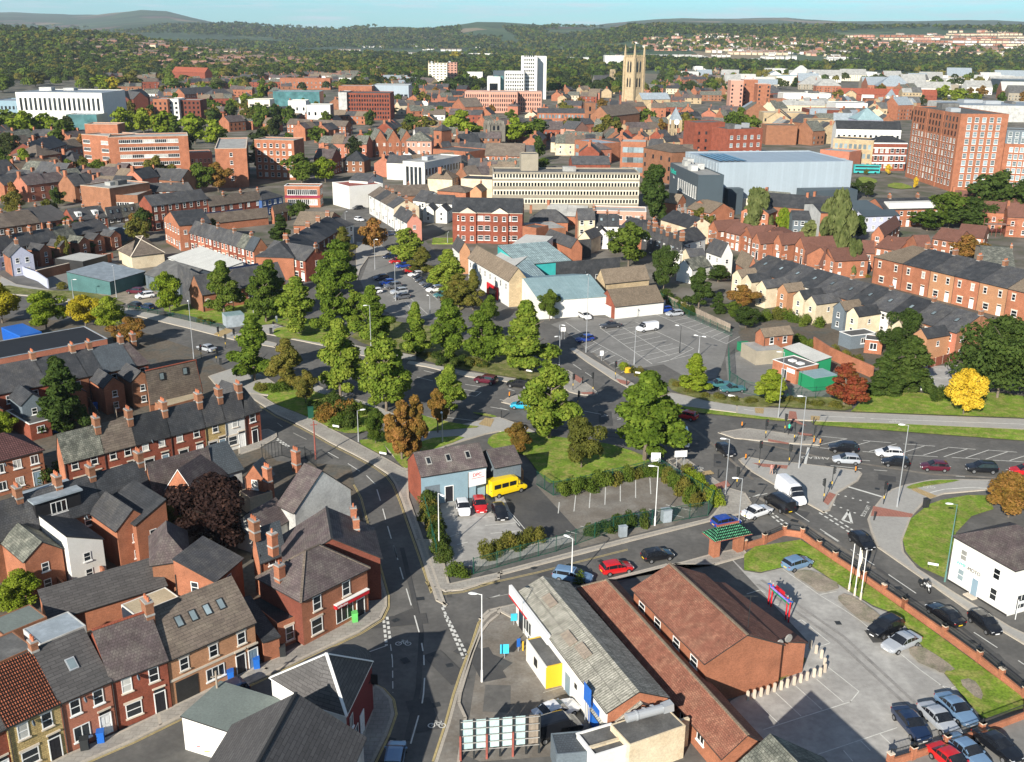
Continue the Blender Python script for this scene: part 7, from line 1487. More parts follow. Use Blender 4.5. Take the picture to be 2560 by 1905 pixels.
fill('B',[(1480,820),(2220,820),(2220,1120),(1500,1080)],22,(-6,30,84),BK+['cream_render','stone'],SL,'building%s left of the arena')
fill('E',[(1100,110),(1930,100),(1930,330),(1100,200)],16,(-6,40,84),BK+['white_render','cream_render'],SL,'low building%s before the beige offices')
fill('F',[(0,420),(620,420),(620,600),(200,600)],5,(-8,30),BK,['pale_felt','slate'],'low back building%s below the beige offices',he=(3,4.5),win=False)
fill('F',[(1380,480),(2148,430),(2148,560),(1560,560)],6,(-25,60),BK,SL,'brick house%s left of the weeping trees')
fill('A',[(620,560),(1350,560),(1800,640),(1800,720),(1300,730),(1000,760),(640,720)],22,(-8,20),BK+['white_render'],SL,'house%s around the college',rows=(1,4))
fill('B',[(0,640),(560,640),(800,740),(560,760),(0,740)],10,(-8,20),BK+['cream_render'],SL,'house%s before the red apartments',rows=(1,3))
fill('A',[(1300,760),(2220,700),(2220,860),(1900,880),(1400,880)],16,(-12,60),BK,SL,'house%s behind the orange offices')
fill('C',[(0,620),(560,600),(560,830),(0,830)],20,(-8,30,80),BK+['stone','stone'],SL,'old building%s beyond the arena')
fill('C',[(520,690),(1450,640),(1450,900),(900,960),(520,850)],34,(-8,30,80),['stone','cream_render','stone','brown_brick','orange_brick'],['slate','pale_felt','lichen_slate','lead','felt'],'building%s round the clock tower',he=(7,12),wd=(10,18),dp=(9,15),rows=(1,3))
fill('C',[(0,480),(330,470),(330,640),(0,640)],12,(-8,30),BK+['stone'],SL,'old house%s left of the stepped orange slabs')
fill('G',[(1560,470),(2220,500),(2220,640),(1900,620)],5,(-14,),['orange_brick'],['redbrown_tile'],'house%s behind the scaffold')
fill('A',[(0,900),(520,980),(520,1230),(0,1230)],10,(-12,70),BK,SL,'house%s under the left-hand trees')
fill('A',[(650,500),(1300,520),(2220,500),(2220,600),(1500,600),(900,590),(650,560)],40,(-8,20),BK+['white_render'],SL,'house%s beyond the college',rows=(2,5),win=False)
fill('B',[(0,470),(560,480),(560,640),(0,560)],26,(-8,20),BK+['stone','white_render'],SL+['lead'],'low building%s between the park and the red apartments',rows=(1,4),win=False)
fill('B',[(300,600),(820,620),(900,730),(300,720)],16,(-14,20),BK,['dark_slate','slate','slate'],'slate roofed house%s beside the pink apartments',rows=(1,3))
fill('B',[(1330,600),(2220,560),(2220,820),(1480,700)],26,(-8,30,80),BK+['stone','cream_render'],SL,'building%s around the foot of the cathedral tower',rows=(1,3))
fill('C',[(0,500),(900,540),(900,600),(0,560)],10,(-8,),['white_render','pale_concrete','orange_brick'],['white_roof','pale_felt','lead'],'low building%s beyond the stepped slabs',he=(5,8),wd=(20,40),dp=(15,25),rows=(1,1),win=False)
fill('C',[(580,500),(2220,530),(2220,660),(1500,620),(700,590)],24,(-8,),['white_render','pale_concrete','orange_brick','cream_panel'],['white_roof','pale_felt','lead','felt'],'retail shed%s beyond the shopping centre',he=(6,9),wd=(24,50),dp=(18,30),rows=(1,1),win=False,chim=False)
WN={'orange_brick':'orange brick','red_brick':'red brick','brown_brick':'brown brick','pink_brick':'pink brick','tan_brick':'tan brick','white_render':'white','cream_render':'cream','stone':'stone','pale_concrete':'pale','cream_panel':'cream panelled'}
RN={'slate':'slate roof','dark_slate':'black slate roof','brown_tile':'brown tiles','lichen_slate':'mossy roof','purple_slate':'purple slates','tan_tile':'tan tiles','pale_felt':'pale flat roof','felt':'dark felt roof','lead':'grey metal roof','redbrown_tile':'red-brown tiles','white_roof':'white roof'}
SPEC.sort(key=lambda s:s[0]);rest={}
for n_,(y,Q,a,w,d,h,hr,kd,wm,rm,win,chim,lab,nn) in enumerate(SPEC):
 far=y>560
 if n_<215:
  t=thing('house','%s, %s walls, %s'%(lab%'',WN[wm],RN[rm]),'house',Q,a,lab%'s');shell(t,w,d,h,hr,kd,wm,rm,.25)
  if chim: link('chimney',cached(('fillch',),lambda:(lambda m:(m.box((-.4,-.7,-1.3),(.4,.7,1.3),0,'b'),m.mesh('chimney',['orange_brick']))[1])(MB())),t,(.02*w if kd!='x' else w/2,d/2,hr))
  if win and VIS(Q,-nn):
   cols=max(1,int(w/2.8))
   for r_ in range(max(2,int(h/2.9))):
    for j in range(cols): put(t,win_mesh('litbare' if (j+n_)%3==0 and far else ('bare' if far else 'sash'),1.05,1.4),'window','f',w,d,w*(j+.5)/cols,.9+2.8*r_)
  continue
 # the many smaller roofs beyond: one mesh per district
 if 'mb' not in rest: rest['mb']=MB();rest['m']=[]
 mb=rest['mb'];ml=rest['m'];ca,sa=math.cos(a),math.sin(a)
 def mi(k):
  if k not in ml: ml.append(k)
  return ml.index(k)
 X=lambda p:(Q.x+ca*p[0]-sa*p[1],Q.y+sa*p[0]+ca*p[1],Q.z+p[2])
 for q in ([(0,0,0),(w,0,0),(w,0,h),(0,0,h)],[(w,0,0),(w,d,0),(w,d,h),(w,0,h)],[(0,d,0),(0,0,0),(0,0,h),(0,d,h)],[(w,d,0),(0,d,0),(0,d,h),(w,d,h)]): mb.face([X(p) for p in q],mi(wm))
 T,Gb=roof_shape(kd,w,d,h,hr,.25)
 for q in Gb: mb.face([X(p) for p in q],mi(wm))
 for q in T: mb.face([X((p[0],p[1],p[2]+.1)) for p in q],mi(rm))
 if chim:
  c0=Vector(X((.02*w if kd!='x' else w/2,d/2,hr)));mb.obox(c0,(ca*.4,sa*.4,0),(-sa*.7,ca*.7,0),(0,0,1.3),mi('orange_brick'))
 if VIS(Q,-nn):
  cols=max(1,int(w/3))
  for r_ in range(max(2,int(h/2.9))):
   for j in range(cols):
    x=w*(j+.5)/cols;z0=.9+2.8*r_;mb.face([X((x-.5,-.06,z0)),X((x+.5,-.06,z0)),X((x+.5,-.06,z0+1.4)),X((x-.5,-.06,z0+1.4))],mi('lit_glass' if (j+n_)%3==0 else 'glass'))
o=rest['mb'].build('town_houses',rest['m']);tag(o,'hundreds of smaller roofs of the town centre beyond the nearer streets','houses','','stuff')
print('houses',len(SPEC))
# -- far suburbs: more than could be told apart, one object
def suburb(name,lab,P,n,walls,roofs,seed,rot=(-10,10)):
 r_=random.Random(seed);mb=MB();k=0;tr_=0;o=CR['S'];mats=walls+roofs;xs=[p[0] for p in P];ys=[p[1] for p in P]
 while k<n and tr_<n*25:
  tr_+=1;px=r_.uniform(min(xs),max(xs));py=r_.uniform(min(ys),max(ys))
  if not inside(px,py,P): continue
  d_=ray('S',px,py);lo=None;t0=1000.
  for s in range(90):       # march to the land surface
   t0*=1.03;q=CAM+d_*t0
   if q[2]<=terrain(q[0],q[1]): lo=q;break
  if lo is None or lo[1]>9000: continue
  x,y=lo[0],lo[1];z=terrain(x,y);a=R(r_.choice(rot));cu,su=math.cos(a),math.sin(a);w=r_.uniform(8,15);m=r_.randint(1,5);d=8.5;he=5.3;hr=8;wi=r_.randrange(len(walls));ri=len(walls)+r_.randrange(len(roofs))
  for j in range(m):
   X=lambda lx,ly,lz:(x+cu*lx-su*ly,y+su*lx+cu*ly,z+lz);o0=j*(w+3)
   mb.face([X(o0,0,-3),X(o0+w,0,-3),X(o0+w,0,he),X(o0,0,he)],wi);mb.face([X(o0+w,0,-3),X(o0+w,d,-3),X(o0+w,d,he),X(o0+w,d/2,hr),X(o0+w,0,he)],wi);mb.face([X(o0,d,-3),X(o0,0,-3),X(o0,0,he),X(o0,d/2,hr),X(o0,d,he)],wi)
   mb.face([X(o0-.3,-.3,he),X(o0+w+.3,-.3,he),X(o0+w,d/2,hr),X(o0,d/2,hr)],ri);mb.face([X(o0+w+.3,d+.3,he),X(o0-.3,d+.3,he),X(o0,d/2,hr),X(o0+w,d/2,hr)],ri)
  k+=1
 o=mb.build(name,mats);tag(o,lab,'houses','', 'stuff')
W1=['far_white','far_pink','cream_render','orange_brick'];R1=['far_roof','far_roof2','brown_tile']
MDEF['far_white']=((.70,.67,.62),dict(rough=.8,fine=0,rnd=0));MDEF['far_pink']=((.50,.27,.20),dict(rough=.9,fine=0,rnd=0));MDEF['far_roof']=((.27,.15,.11),dict(rough=.9,fine=0,rnd=0));MDEF['far_roof2']=((.20,.15,.12),dict(rough=.9,fine=0,rnd=0))
suburb('distant_houses','pale and red roofed suburbs spread over the right-hand slopes',[(1560,112),(1700,88),(2050,96),(2560,82),(2560,165),(2300,152),(2000,140),(1850,140),(1640,128)],520,W1,R1,3)
suburb('distant_houses','houses among the trees of the left-hand hillside',[(0,120),(300,105),(520,130),(760,145),(1000,175),(860,205),(500,185),(0,190)],430,W1[1:]+['brown_brick'],R1,4,(-20,12,40))
suburb('distant_houses','tight red terraces climbing beyond the park',[(380,160),(560,142),(900,168),(1000,195),(700,196),(480,180)],260,['far_pink','orange_brick'],['far_roof2','far_roof'],8,(25,))
suburb('distant_houses','scattered pale buildings in the wooded valley',[(600,85),(860,110),(1500,125),(2560,110),(2560,180),(1500,170),(1100,150),(600,120)],90,['far_white','white_render'],['pale_felt','far_roof2'],6)
# == trees told apart one by one
T_=tr
for a in (
 ('E',320,1440,960,340,'cone','park','broad conical park tree beside the left lawn edge'),('E',655,1110,640,330,'cone','park','tall park tree behind the left car park corner'),('E',690,830,555,220,'cone','olive','upper tree of the tall group left of the car park'),('E',590,1440,900,280,'cone','park','dark footed tree below the tall group'),('E',790,1420,1062,210,'cone','park','narrow tree between two broad park trees'),
 ('E',930,1510,1042,340,'cone','park','broad tree at the near end of the tree lined car park'),('I',605,440,-165,340,'cone','park','large park tree above the shrub bed'),('I',950,540,-60,350,'cone','park','large dense park tree behind the orange shrubs'),('E',1290,1620,1178,240,'cone','park','single conical tree with a pale trunk by the dual carriageway'),('E',1554,1655,1140,320,'cone','park','broad tree right of the single conical one'),
 ('I',1668,185,-245,290,'cone','park','park tree beside the dark hedge'),('J',190,240,-290,420,'cone','park','broad bright tree at the corner of the public car park'),('E',940,770,482,240,'round','autumn','reddish round tree at the paved junction'),('E',1210,850,555,250,'cone','park','green tree above the parked red cars'),('E',1340,940,720,230,'cone','olive','yellowish tree in the car park row'),
 ('E',1560,1130,735,300,'cone','park','full green tree in the car park row'),('E',1640,1230,925,230,'cone','olive','olive tree near the club'),('E',1760,1240,905,190,'cone','olive','thin olive tree in front of the club'),('E',1900,1340,1120,190,'round','park','round tree before the red shopfront'),('F',410,1325,1070,190,'round','green','dark round tree before the turquoise roof'),
 ('E',100,1310,830,330,'cone','green','dark tree beside the brick school path'),('D',1780,1085,635,270,'cone','green','tall dark tree before the brick school'),('D',2110,1130,670,250,'cone','green','dark tree right of the solar school wing'),('D',1350,1065,720,260,'round','lime','bright round tree before the brick school'),('D',20,1135,815,330,'round','yellow','yellow green tree at the far left of the road'),
 ('D',370,1185,885,330,'round','lime','lime green tree second along the left road'),('D',680,1160,910,250,'round','yellow','brightest yellow tree along the left road'),('D',880,1215,925,270,'round','lime','lime tree touching the bright yellow one'),('D',1030,1315,1088,280,'round','autumn','russet tree at the end of the left road'),('D',2020,1595,1075,360,'cone','park','open crowned tree at the left crossing'),
 ('I',212,365,-15,260,'cone','olive','yellowing tree right of the left crossing'),('I',345,482,225,170,'round','olive','small dark tree on the near lawn'),('I',868,782,512,170,'round','green','small green tree by the path fork'),('I',1065,902,470,230,'column','autumn','orange pink column tree beside the blue office'),('I',1170,880,415,160,'column','autumn','red tipped column tree behind the orange pink one'),('I',1335,700,368,150,'column','autumn','narrow column tree turning red at the top'),
 ('I',1420,560,180,230,'cone','park','airy green tree behind the narrow red one'),('J',370,745,145,400,'cone','park','very tall tree at the left edge of the junction'),('J',610,965,565,320,'round','olive','dense multi stem tree on the main lawn'),('J',1085,908,232,520,'cone','park','tallest wide tree on the main lawn'),('J',150,850,620,200,'round','autumn','small pinkish tree by the office annexe'),
 ('J',1460,392,105,250,'cone','lime','bright conical tree at the car park exit'),('K',190,475,218,250,'cone','lime','yellow green conical tree before the kiosk'),('K',750,492,168,270,'cone','red','red leaved tree before the green container'),('K',1645,565,215,275,'round','gold','brilliant golden yellow tree on the right lawn'),('K',1080,410,60,300,'conifer','conifer','dark evergreen left of the pair behind the lawn'),('K',1230,400,-30,330,'conifer','conifer','taller dark evergreen of the pair behind the lawn'),
 ('G',1270,1500,1178,300,'round','dark','dark bushy tree in front of the slate terrace'),('G',1190,1570,1330,260,'round','dark','lower dark tree before the slate terrace'),('K',1900,440,-180,620,'spread','dark','huge dark spreading tree at the right edge'),('K',2200,460,-100,480,'spread','dark','dark tree cut by the right edge'),('K',1985,1330,1005,400,'round','autumn','orange brown tree behind the white motor shop'),
 ('G',1450,560,390,280,'round','green','green tree left in the wood by the brick tower'),('G',1620,540,245,330,'round','green','bright topped tree at the middle of the wood'),('G',1800,560,300,340,'round','dark','dark tree behind the scaffold'),('G',2000,520,90,460,'round','dark','largest dark tree below the brick tower'),('G',2260,500,130,420,'round','dark','dark tree right of the largest one'),('G',1760,800,598,290,'round','autumn','orange topped round tree among the close houses'),
 ('G',740,700,262,280,'weep','willow','tall pale weeping birch in the close'),('G',660,640,330,180,'weep','willow','left half of the pale weeping birches'),('G',900,640,440,160,'round','dark','dark tree right of the weeping birch'),('G',100,540,240,260,'weep','willow','big weeping willow before the arena'),('G',310,560,395,150,'weep','lime','yellow green weeping tree beside the willow'),('G',520,620,488,180,'weep','willow','small silver weeping tree'),('G',850,920,648,200,'weep','willow','drooping green tree in front of the close'),
 ('G',2050,560,430,240,'round','lime','light green bush tree beside the scaffold'),('F',1285,520,55,220,'column','conifer','tall dense cypress beside the leisure centre'),('F',1060,880,515,360,'round','green','big round green tree before the white range'),('F',1350,1080,695,210,'round','dark','dark ivy clad tree behind the car park'),('F',1640,1225,885,210,'cone','dark','dark conical garden tree left of the hedges'),('F',1650,640,395,200,'round','olive','olive tree before the sheltered flats'),
 ('F',1800,1265,1090,130,'conifer','dark','small spruce behind the board fence'),('F',2000,1230,1035,260,'round','autumn','orange maple behind the board fence'),('F',1930,1310,1170,150,'round','green','bright round shrub tree behind the board fence'),('F',2030,1390,1210,220,'round','dark','dark bush tree at the fence end'),('F',1800,1010,870,250,'round','dark','dark tree between the white gables'),
 ('H',490,690,125,330,'conifer','conifer','tall shaggy conifer among the back gardens'),('H',1640,1580,1015,600,'round','beech','dark copper beech between the terraces'),('H',1270,1500,1240,240,'round','olive','pale green small tree beside the copper beech'),('H',20,760,535,230,'round','lime','bright green garden tree at the left edge'),('L',150,530,245,330,'round','lime','bright lime conifer bush behind the flat extensions'),
 ('E',170,680,450,190,'conifer','dark','dark fir behind the purple corner roof'),('E',330,520,335,190,'round','dark','dark round tree beside the tan gable'),('D',500,640,460,160,'weep','olive','golden willow in the left back yard'),('D',660,600,490,180,'round','dark','blue green shrub tree behind the canopy'),
 ('O',-600,-400,-700,10,'bush','hedge','x')):
 if a[7]!='x': T_(*a,bark='pale_bark' if a[5]in('park','olive') else 'bark')
# middle distance
for i,a in enumerate((
 ('A',60,900,708,220,'round','green'),('A',170,930,720,200,'round','lime'),('A',290,920,730,200,'round','lime'),('A',420,980,775,200,'round','green'),('A',805,870,692,150,'round','lime'),('A',930,870,700,150,'round','lime'),('A',1060,880,712,160,'round','lime'),('A',1130,880,745,110,'round','green'),('A',1260,930,728,180,'round','lime'),('A',1390,950,775,180,'round','lime'),('A',1640,830,708,150,'round','olive'),
 ('A',450,1195,1030,130,'round','green'),('A',545,1185,1005,110,'round','olive'),('A',640,1190,1025,120,'round','green'),('A',755,1180,1015,130,'round','autumn'),('A',1030,1235,1008,190,'round','olive'),('A',1300,1245,1045,170,'round','green'),('A',1410,1240,1050,170,'round','autumn'),('A',1950,1185,990,220,'round','green'),('A',2100,1180,1010,160,'round','lime'),('A',170,1150,960,150,'round','lime'),('A',30,1200,960,130,'round','green'),
 ('A',2050,930,815,110,'round','green'),('A',1740,880,800,100,'round','olive'),('A',1550,1050,960,1,'round','green'),('A',20,600,478,140,'round','green'),('A',230,560,470,150,'round','olive'),('A',660,580,485,150,'round','lime'),('A',850,590,470,170,'round','olive'),('A',730,600,495,110,'round','yellow'),('A',1060,600,550,90,'round','olive'),('A',1140,605,520,120,'round','dark'),('A',1400,580,495,130,'round','willow'),('A',1980,570,505,90,'round','autumn'),
 ('B',780,920,715,230,'round','lime'),('B',870,910,790,130,'round','green'),('B',1130,930,760,180,'round','lime'),('B',1270,930,765,180,'round','green'),('B',645,790,685,110,'round','green'),('B',460,860,730,120,'round','dark'),('B',550,870,750,120,'round','olive'),('B',170,990,900,110,'round','autumn'),('B',190,760,690,110,'round','green'),('B',300,745,685,130,'round','green'),('B',1720,930,745,150,'round','olive'),('B',1975,830,702,120,'round','green'),('B',1850,810,735,80,'round','dark'),
 ('B',1310,1090,1015,80,'round','green'),('B',1450,710,640,90,'round','willow'),('B',1570,710,650,90,'round','olive'),('B',510,600,530,120,'round','green'),('B',650,600,520,110,'round','dark'),('B',770,600,490,160,'round','dark'),('B',620,650,560,60,'round','autumn'),('B',1200,585,550,80,'round','green'),('B',740,400,330,60,'column','yellow'),('B',770,400,345,50,'column','yellow'),('B',2010,1240,1060,140,'conifer','conifer'),('B',1470,850,770,1,'round','green'),
 ('C',330,660,592,140,'round','olive'),('C',210,620,515,90,'round','green'),('C',280,600,540,80,'round','dark'),('C',860,760,712,70,'round','olive'),('C',1290,700,670,110,'round','autumn'),('C',1440,690,640,80,'round','green'),('C',1340,1130,1058,40,'round','gold'),('C',1515,1220,1140,30,'round','gold'),('C',1200,1130,1090,30,'round','olive'),('C',1640,640,580,110,'round','green'),('C',1700,640,550,100,'round','lime'),('C',1800,660,570,110,'round','lime'),('C',1900,650,600,110,'round','lime'),
 ('C',745,560,500,60,'conifer','conifer'),('C',1290,560,475,60,'round','dark'),('C',1430,560,470,70,'round','olive'),('C',2150,620,580,110,'round','olive'),('C',1570,480,440,1,'round','green'))):
 if a[4]>1: T_(*a,'%s tree %s'%({'lime':'bright yellow-green','green':'mid green','dark':'dark green','olive':'olive green','autumn':'rusty autumn','yellow':'yellow','gold':'golden','willow':'silvery green','conifer':'blackish green'}[a[6]],{'A':'among roofs left of town','B':'among roofs of the centre','C':'among roofs right of town'}[a[0]]),group='trees among the distant town roofs, %s in %s'%(a[6],a[0]))
# shrubs and hedges
SHR=[('I',430+70*i,520+45*(i%3)+20*i,1.7+.9*(i%2),3.6) for i in range(5)]+[('I',520,610,2.6,3.6),('I',600,640,2.2,3.),('I',680,660,2.6,3.4),('I',560,500,2.8,4.),('I',640,560,3.,4.),('I',720,560,2.5,3.6)]
for i,(c,x,y,h,w) in enumerate(SHR): tree(g(c,x,y),h,w,'bush',['hedge','autumn','green','hedge'][i%4],'%s shrub of the mixed bed on the near lawn'%ORD[i],group='shrubs of the mixed bed')
def hedge(c,pts,step,h,w,leaf,lab):
 P=poly(c,pts);k=0
 for a,b in zip(P,P[1:]):
  n=max(1,int((b-a).length/step))
  for i in range(n): q=a.lerp(b,(i+.5)/n);tree(q,h*random.uniform(.75,1.2),w*random.uniform(.85,1.2),'bush',leaf if random.random()<.75 else 'olive',lab,group=lab+', row of them');k+=1
hedge('J',[(1390,1020),(1640,1260)],1.3,2.3,2.4,'lime','bright hedge bush outside the mesh fence corner')
hedge('J',[(1200,1010),(1480,1270)],1.6,2.4,2.2,'green','overgrown bush inside the right mesh fence')
hedge('J',[(430,1170),(700,1110),(1190,1000)],1.5,2.2,2.6,'green','weed bush along the back mesh fence')
hedge('J',[(-150,1650),(100,1560),(330,1500)],1.4,2.3,2.8,'olive','yellowing bush at the front corner of the yard')
hedge('J',[(650,1470),(830,1420),(1130,1380)],1.5,2.,2.4,'hedge','bush behind the front mesh fence')
hedge('I',[(1260,1250),(1330,1500),(1390,1680)],1.3,2.3,2.6,'hedge','bush inside the left mesh fence')
hedge('M',[(1570,240),(1640,290)],1.2,2.4,3.2,'green','large bush at the bottom corner of the yard')
hedge('E',[(1150,1560),(1420,1640)],2.,1.5,2.6,'hedge','low dark hedge bush under the single conical tree')
hedge('I',[(1290,130),(1400,150),(1560,175),(1700,215)],2.,1.6,2.8,'hedge','dense hedge bush on the central verge')
hedge('E',[(1440,1690),(1900,1720)],2.3,1.4,2.6,'hedge','hedge bush at the foot of the central trees')
hedge('F',[(1330,1120),(1450,1200),(1600,1290)],2.,2.2,2.6,'hedge','ivy bush on the car park boundary')
hedge('J',[(1290,330),(1480,420),(1700,450),(1950,480)],2.6,1.0,2.2,'olive','low verge bush by the depot fence')
hedge('K',[(180,430),(400,470),(600,500),(760,520)],2.,1.2,2.6,'olive','low verge bush by the depot and red tree')
hedge('K',[(1410,470),(1520,430)],1.8,2.4,2.6,'hedge','dark bush left of the golden tree')
hedge('K',[(640,120),(800,180),(900,190)],2.,2.6,3.2,'olive','garden bush behind the long brick wall')
hedge('G',[(130,1280),(300,1250),(520,1330),(640,1300)],3.,2.6,3.4,'green','garden bush behind the cream wings')
hedge('G',[(400,1430),(520,1500)],2.,1.8,2.4,'green','clipped hedge bush beside the square cottage')
hedge('G',[(900,930),(1010,930)],2.,1.2,2.6,'lime','low hedge bush at the end of the white trimmed terrace')
hedge('H',[(90,1120),(300,1080),(490,1000)],2.,2.2,3.,'hedge','dark hedge bush behind the maroon tiled house')
hedge('J',[(900,215),(1080,270)],1.8,1.4,2.2,'lime','bright bush beside the yellow grit bin')
hedge('D',[(440,860),(640,860),(820,860)],2.2,1.8,3.,'hedge','dark bush along the depot railings')
hedge('D',[(1080,810),(1200,830)],2.,2.4,3.,'green','bush beside the teal workshop wall')
hedge('D',[(380,640),(560,640)],2.4,2.6,3.4,'dark','dark bush before the white canopy')
hedge('D',[(1550,1120),(1700,1150)],2.,1.2,2.,'olive','low bush by the green railings')
hedge('I',[(-20,375),(130,390),(200,380)],1.8,1.6,3.,'green','rounded bush at the left end of the near lawn')
hedge('N',[(640,330),(860,310)],1.8,1.4,1.8,'green','bush between the white shop and the restaurant')
hedge('N',[(1280,1640),(1450,1600)],1.5,1.5,1.8,'lime','weed bush below the cracked cream wall')
# -- unplaced town trees and woods beyond
def scatter(P,n,kinds,lab,seed,hs=(9,15),c='S',gap=1.):
 r_=random.Random(seed);k=0;t_=0;xs=[p[0] for p in P];ys=[p[1] for p in P]
 while k<n and t_<n*40:
  t_+=1;px=r_.uniform(min(xs),max(xs));py=r_.uniform(min(ys),max(ys))
  if not inside(px,py,P): continue
  q=g(c,px,py)
  if q.y>2400: continue
  if not free(q.x,q.y,2.2*gap): continue
  lf=r_.choice(kinds);h=r_.uniform(*hs);q.z=terrain(q.x,q.y)
  tree(q,h,h*r_.uniform(.7,1.0),'round',lf,lab%{'lime':'bright green','green':'green','dark':'dark green','olive':'olive','autumn':'rusty','willow':'silvery','far':'deep green'}[lf],group=lab%'assorted');k+=1

K1=['green','dark','olive','far','autumn','green']
scatter([(0,300),(330,300),(700,330),(900,350),(900,470),(640,480),(0,470)],18,K1,'%s tree between the buildings left of the town',1)
scatter([(900,270),(1500,270),(1950,290),(1950,340),(1500,400),(900,420)],22,K1,'%s tree between the buildings of the centre',2)
scatter([(240,225),(700,225),(850,270),(850,340),(600,330),(300,300)],40,['green','dark','olive','green','lime'],'%s tree around the college',6,(10,16))
scatter([(860,200),(1330,215),(1330,270),(860,270)],20,K1,'%s tree near the pink apartments',7,(9,14))
scatter([(1950,240),(2560,230),(2560,290),(2250,270),(1950,290)],14,K1,'%s tree round the shopping centre',3)
scatter([(0,470),(260,480),(480,520),(560,620),(60,640)],10,K1,'%s tree in the left back gardens',4,(6,9))
scatter([(1900,470),(2350,470),(2560,560),(2560,600),(2100,570)],6,K1,'%s tree around the curved close',5,(6,10))
WB=['far','dark','green','olive','far']
def wood(name,lab,P,n,seed,mats=('leaf_far','leaf_farwood','leaf_green','leaf_olive','leaf_dark'),hs=(9,16),rmax=9500,gap=0):
 """far woodland read as one mass: every tree a low leafy clump"""
 rs=np.random.RandomState(seed);r_=random.Random(seed);V=[];Fc=[];MI=[];k=0;t_=0;xs=[p[0] for p in P];ys=[p[1] for p in P]
 while k<n and t_<n*12:
  t_+=1;px=r_.uniform(min(xs),max(xs));py=r_.uniform(min(ys),max(ys))
  if not inside(px,py,P): continue
  d_=ray('S',px,py);t0=900.;q=None
  for s in range(100):
   t0*=1.028;q=CAM+d_*t0
   if q[2]<=terrain(q[0],q[1]): break
  else: continue
  if q[1]>rmax: continue
  if q[1]>2300 and math.sin(q[0]/290.)*math.cos(q[1]/370.)>.38: continue
  x,y=q[0]+r_.uniform(-8,8),q[1]*(1+r_.uniform(-.012,.012))
  if gap and not free(x,y,gap): continue
  z=terrain(x,y);h=r_.uniform(*hs)*(1+max(0,(y-3000))/6000.);r=h*r_.uniform(.38,.55);m=r_.randrange(len(mats));nf=150 if y<1700 else 26 if y<3200 else 14
  d=rs.randn(nf,3);d/=np.linalg.norm(d,axis=1)[:,None];d[:,2]=np.abs(d[:,2])*1.1-.35
  c=np.array([x,y,z+h*.52])+d*np.array([r,r,h*.44])*(.75+.3*rs.rand(nf,1));s_=r*(.48 if nf<100 else .2)
  nn=d+rs.randn(nf,3)*.35;nn/=np.linalg.norm(nn,axis=1)[:,None];u=np.cross(nn,rs.randn(nf,3));u/=np.linalg.norm(u,axis=1)[:,None];v=np.cross(nn,u)
  V.append(np.stack([c-u*s_,c-v*s_*.8,c+u*s_,c+v*s_*.8],1).reshape(-1,3));MI+=[m]*nf;k+=1
 V=np.concatenate(V);nq=len(V)//4;me=bpy.data.meshes.new(name);me.vertices.add(len(V));me.vertices.foreach_set('co',V.reshape(-1).astype(np.float32));me.loops.add(nq*4);me.polygons.add(nq);me.loops.foreach_set('vertex_index',np.arange(nq*4,dtype=np.int32));me.polygons.foreach_set('loop_start',np.arange(0,nq*4,4,dtype=np.int32));me.polygons.foreach_set('loop_total',np.full(nq,4,dtype=np.int32))
 for m in mats: me.materials.append(MATS[m])
 me.polygons.foreach_set('material_index',np.array(MI,dtype=np.int32));me.update();o=link(name,me);tag(o,lab,'woodland','','stuff');return o
wood('distant_woodland','wooded hillside on the left',[(0,66),(260,72),(430,92),(700,118),(900,150),(1000,185),(760,200),(0,205)],4200,21,gap=1)
wood('distant_woodland','broad woods of the central valley',[(560,108),(900,106),(1300,112),(1560,122),(1700,160),(1560,190),(1000,205),(860,175)],3800,22,gap=1)
wood('distant_woodland','wooded ridges under the sky at the centre',[(300,70),(640,62),(1000,70),(1150,70),(1150,95),(1250,100),(1250,118),(560,118),(380,100)],3200,23,rmax=9000)
wood('distant_woodland','wooded plateau and gardens on the right',[(1260,72),(1500,70),(2560,72),(2560,110),(2000,100),(1700,92),(1500,118),(1300,108)],3000,24,rmax=9000)
wood('distant_woodland','dark belt of trees across the right valley',[(1560,132),(2000,140),(2560,155),(2560,185),(2000,180),(1560,175)],2200,25,gap=1)
wood('distant_woodland','garden trees dotted through the right-hand suburbs',[(1560,105),(2560,85),(2560,160),(2000,145),(1600,130)],800,26)
wood('distant_woodland','trees between the college and the hillside',[(0,175),(420,178),(760,200),(900,235),(500,235),(0,235)],110,31,hs=(10,16),gap=6)
wood('distant_woodland','wooded park behind the hotel',[(880,170),(1330,165),(1500,190),(1640,250),(1300,240),(880,240)],260,32,hs=(11,18),gap=4)
wood('distant_woodland','trees between the warehouses and the centre',[(1640,170),(2560,170),(2560,225),(2100,215),(1640,250)],240,33,hs=(10,16),gap=4)
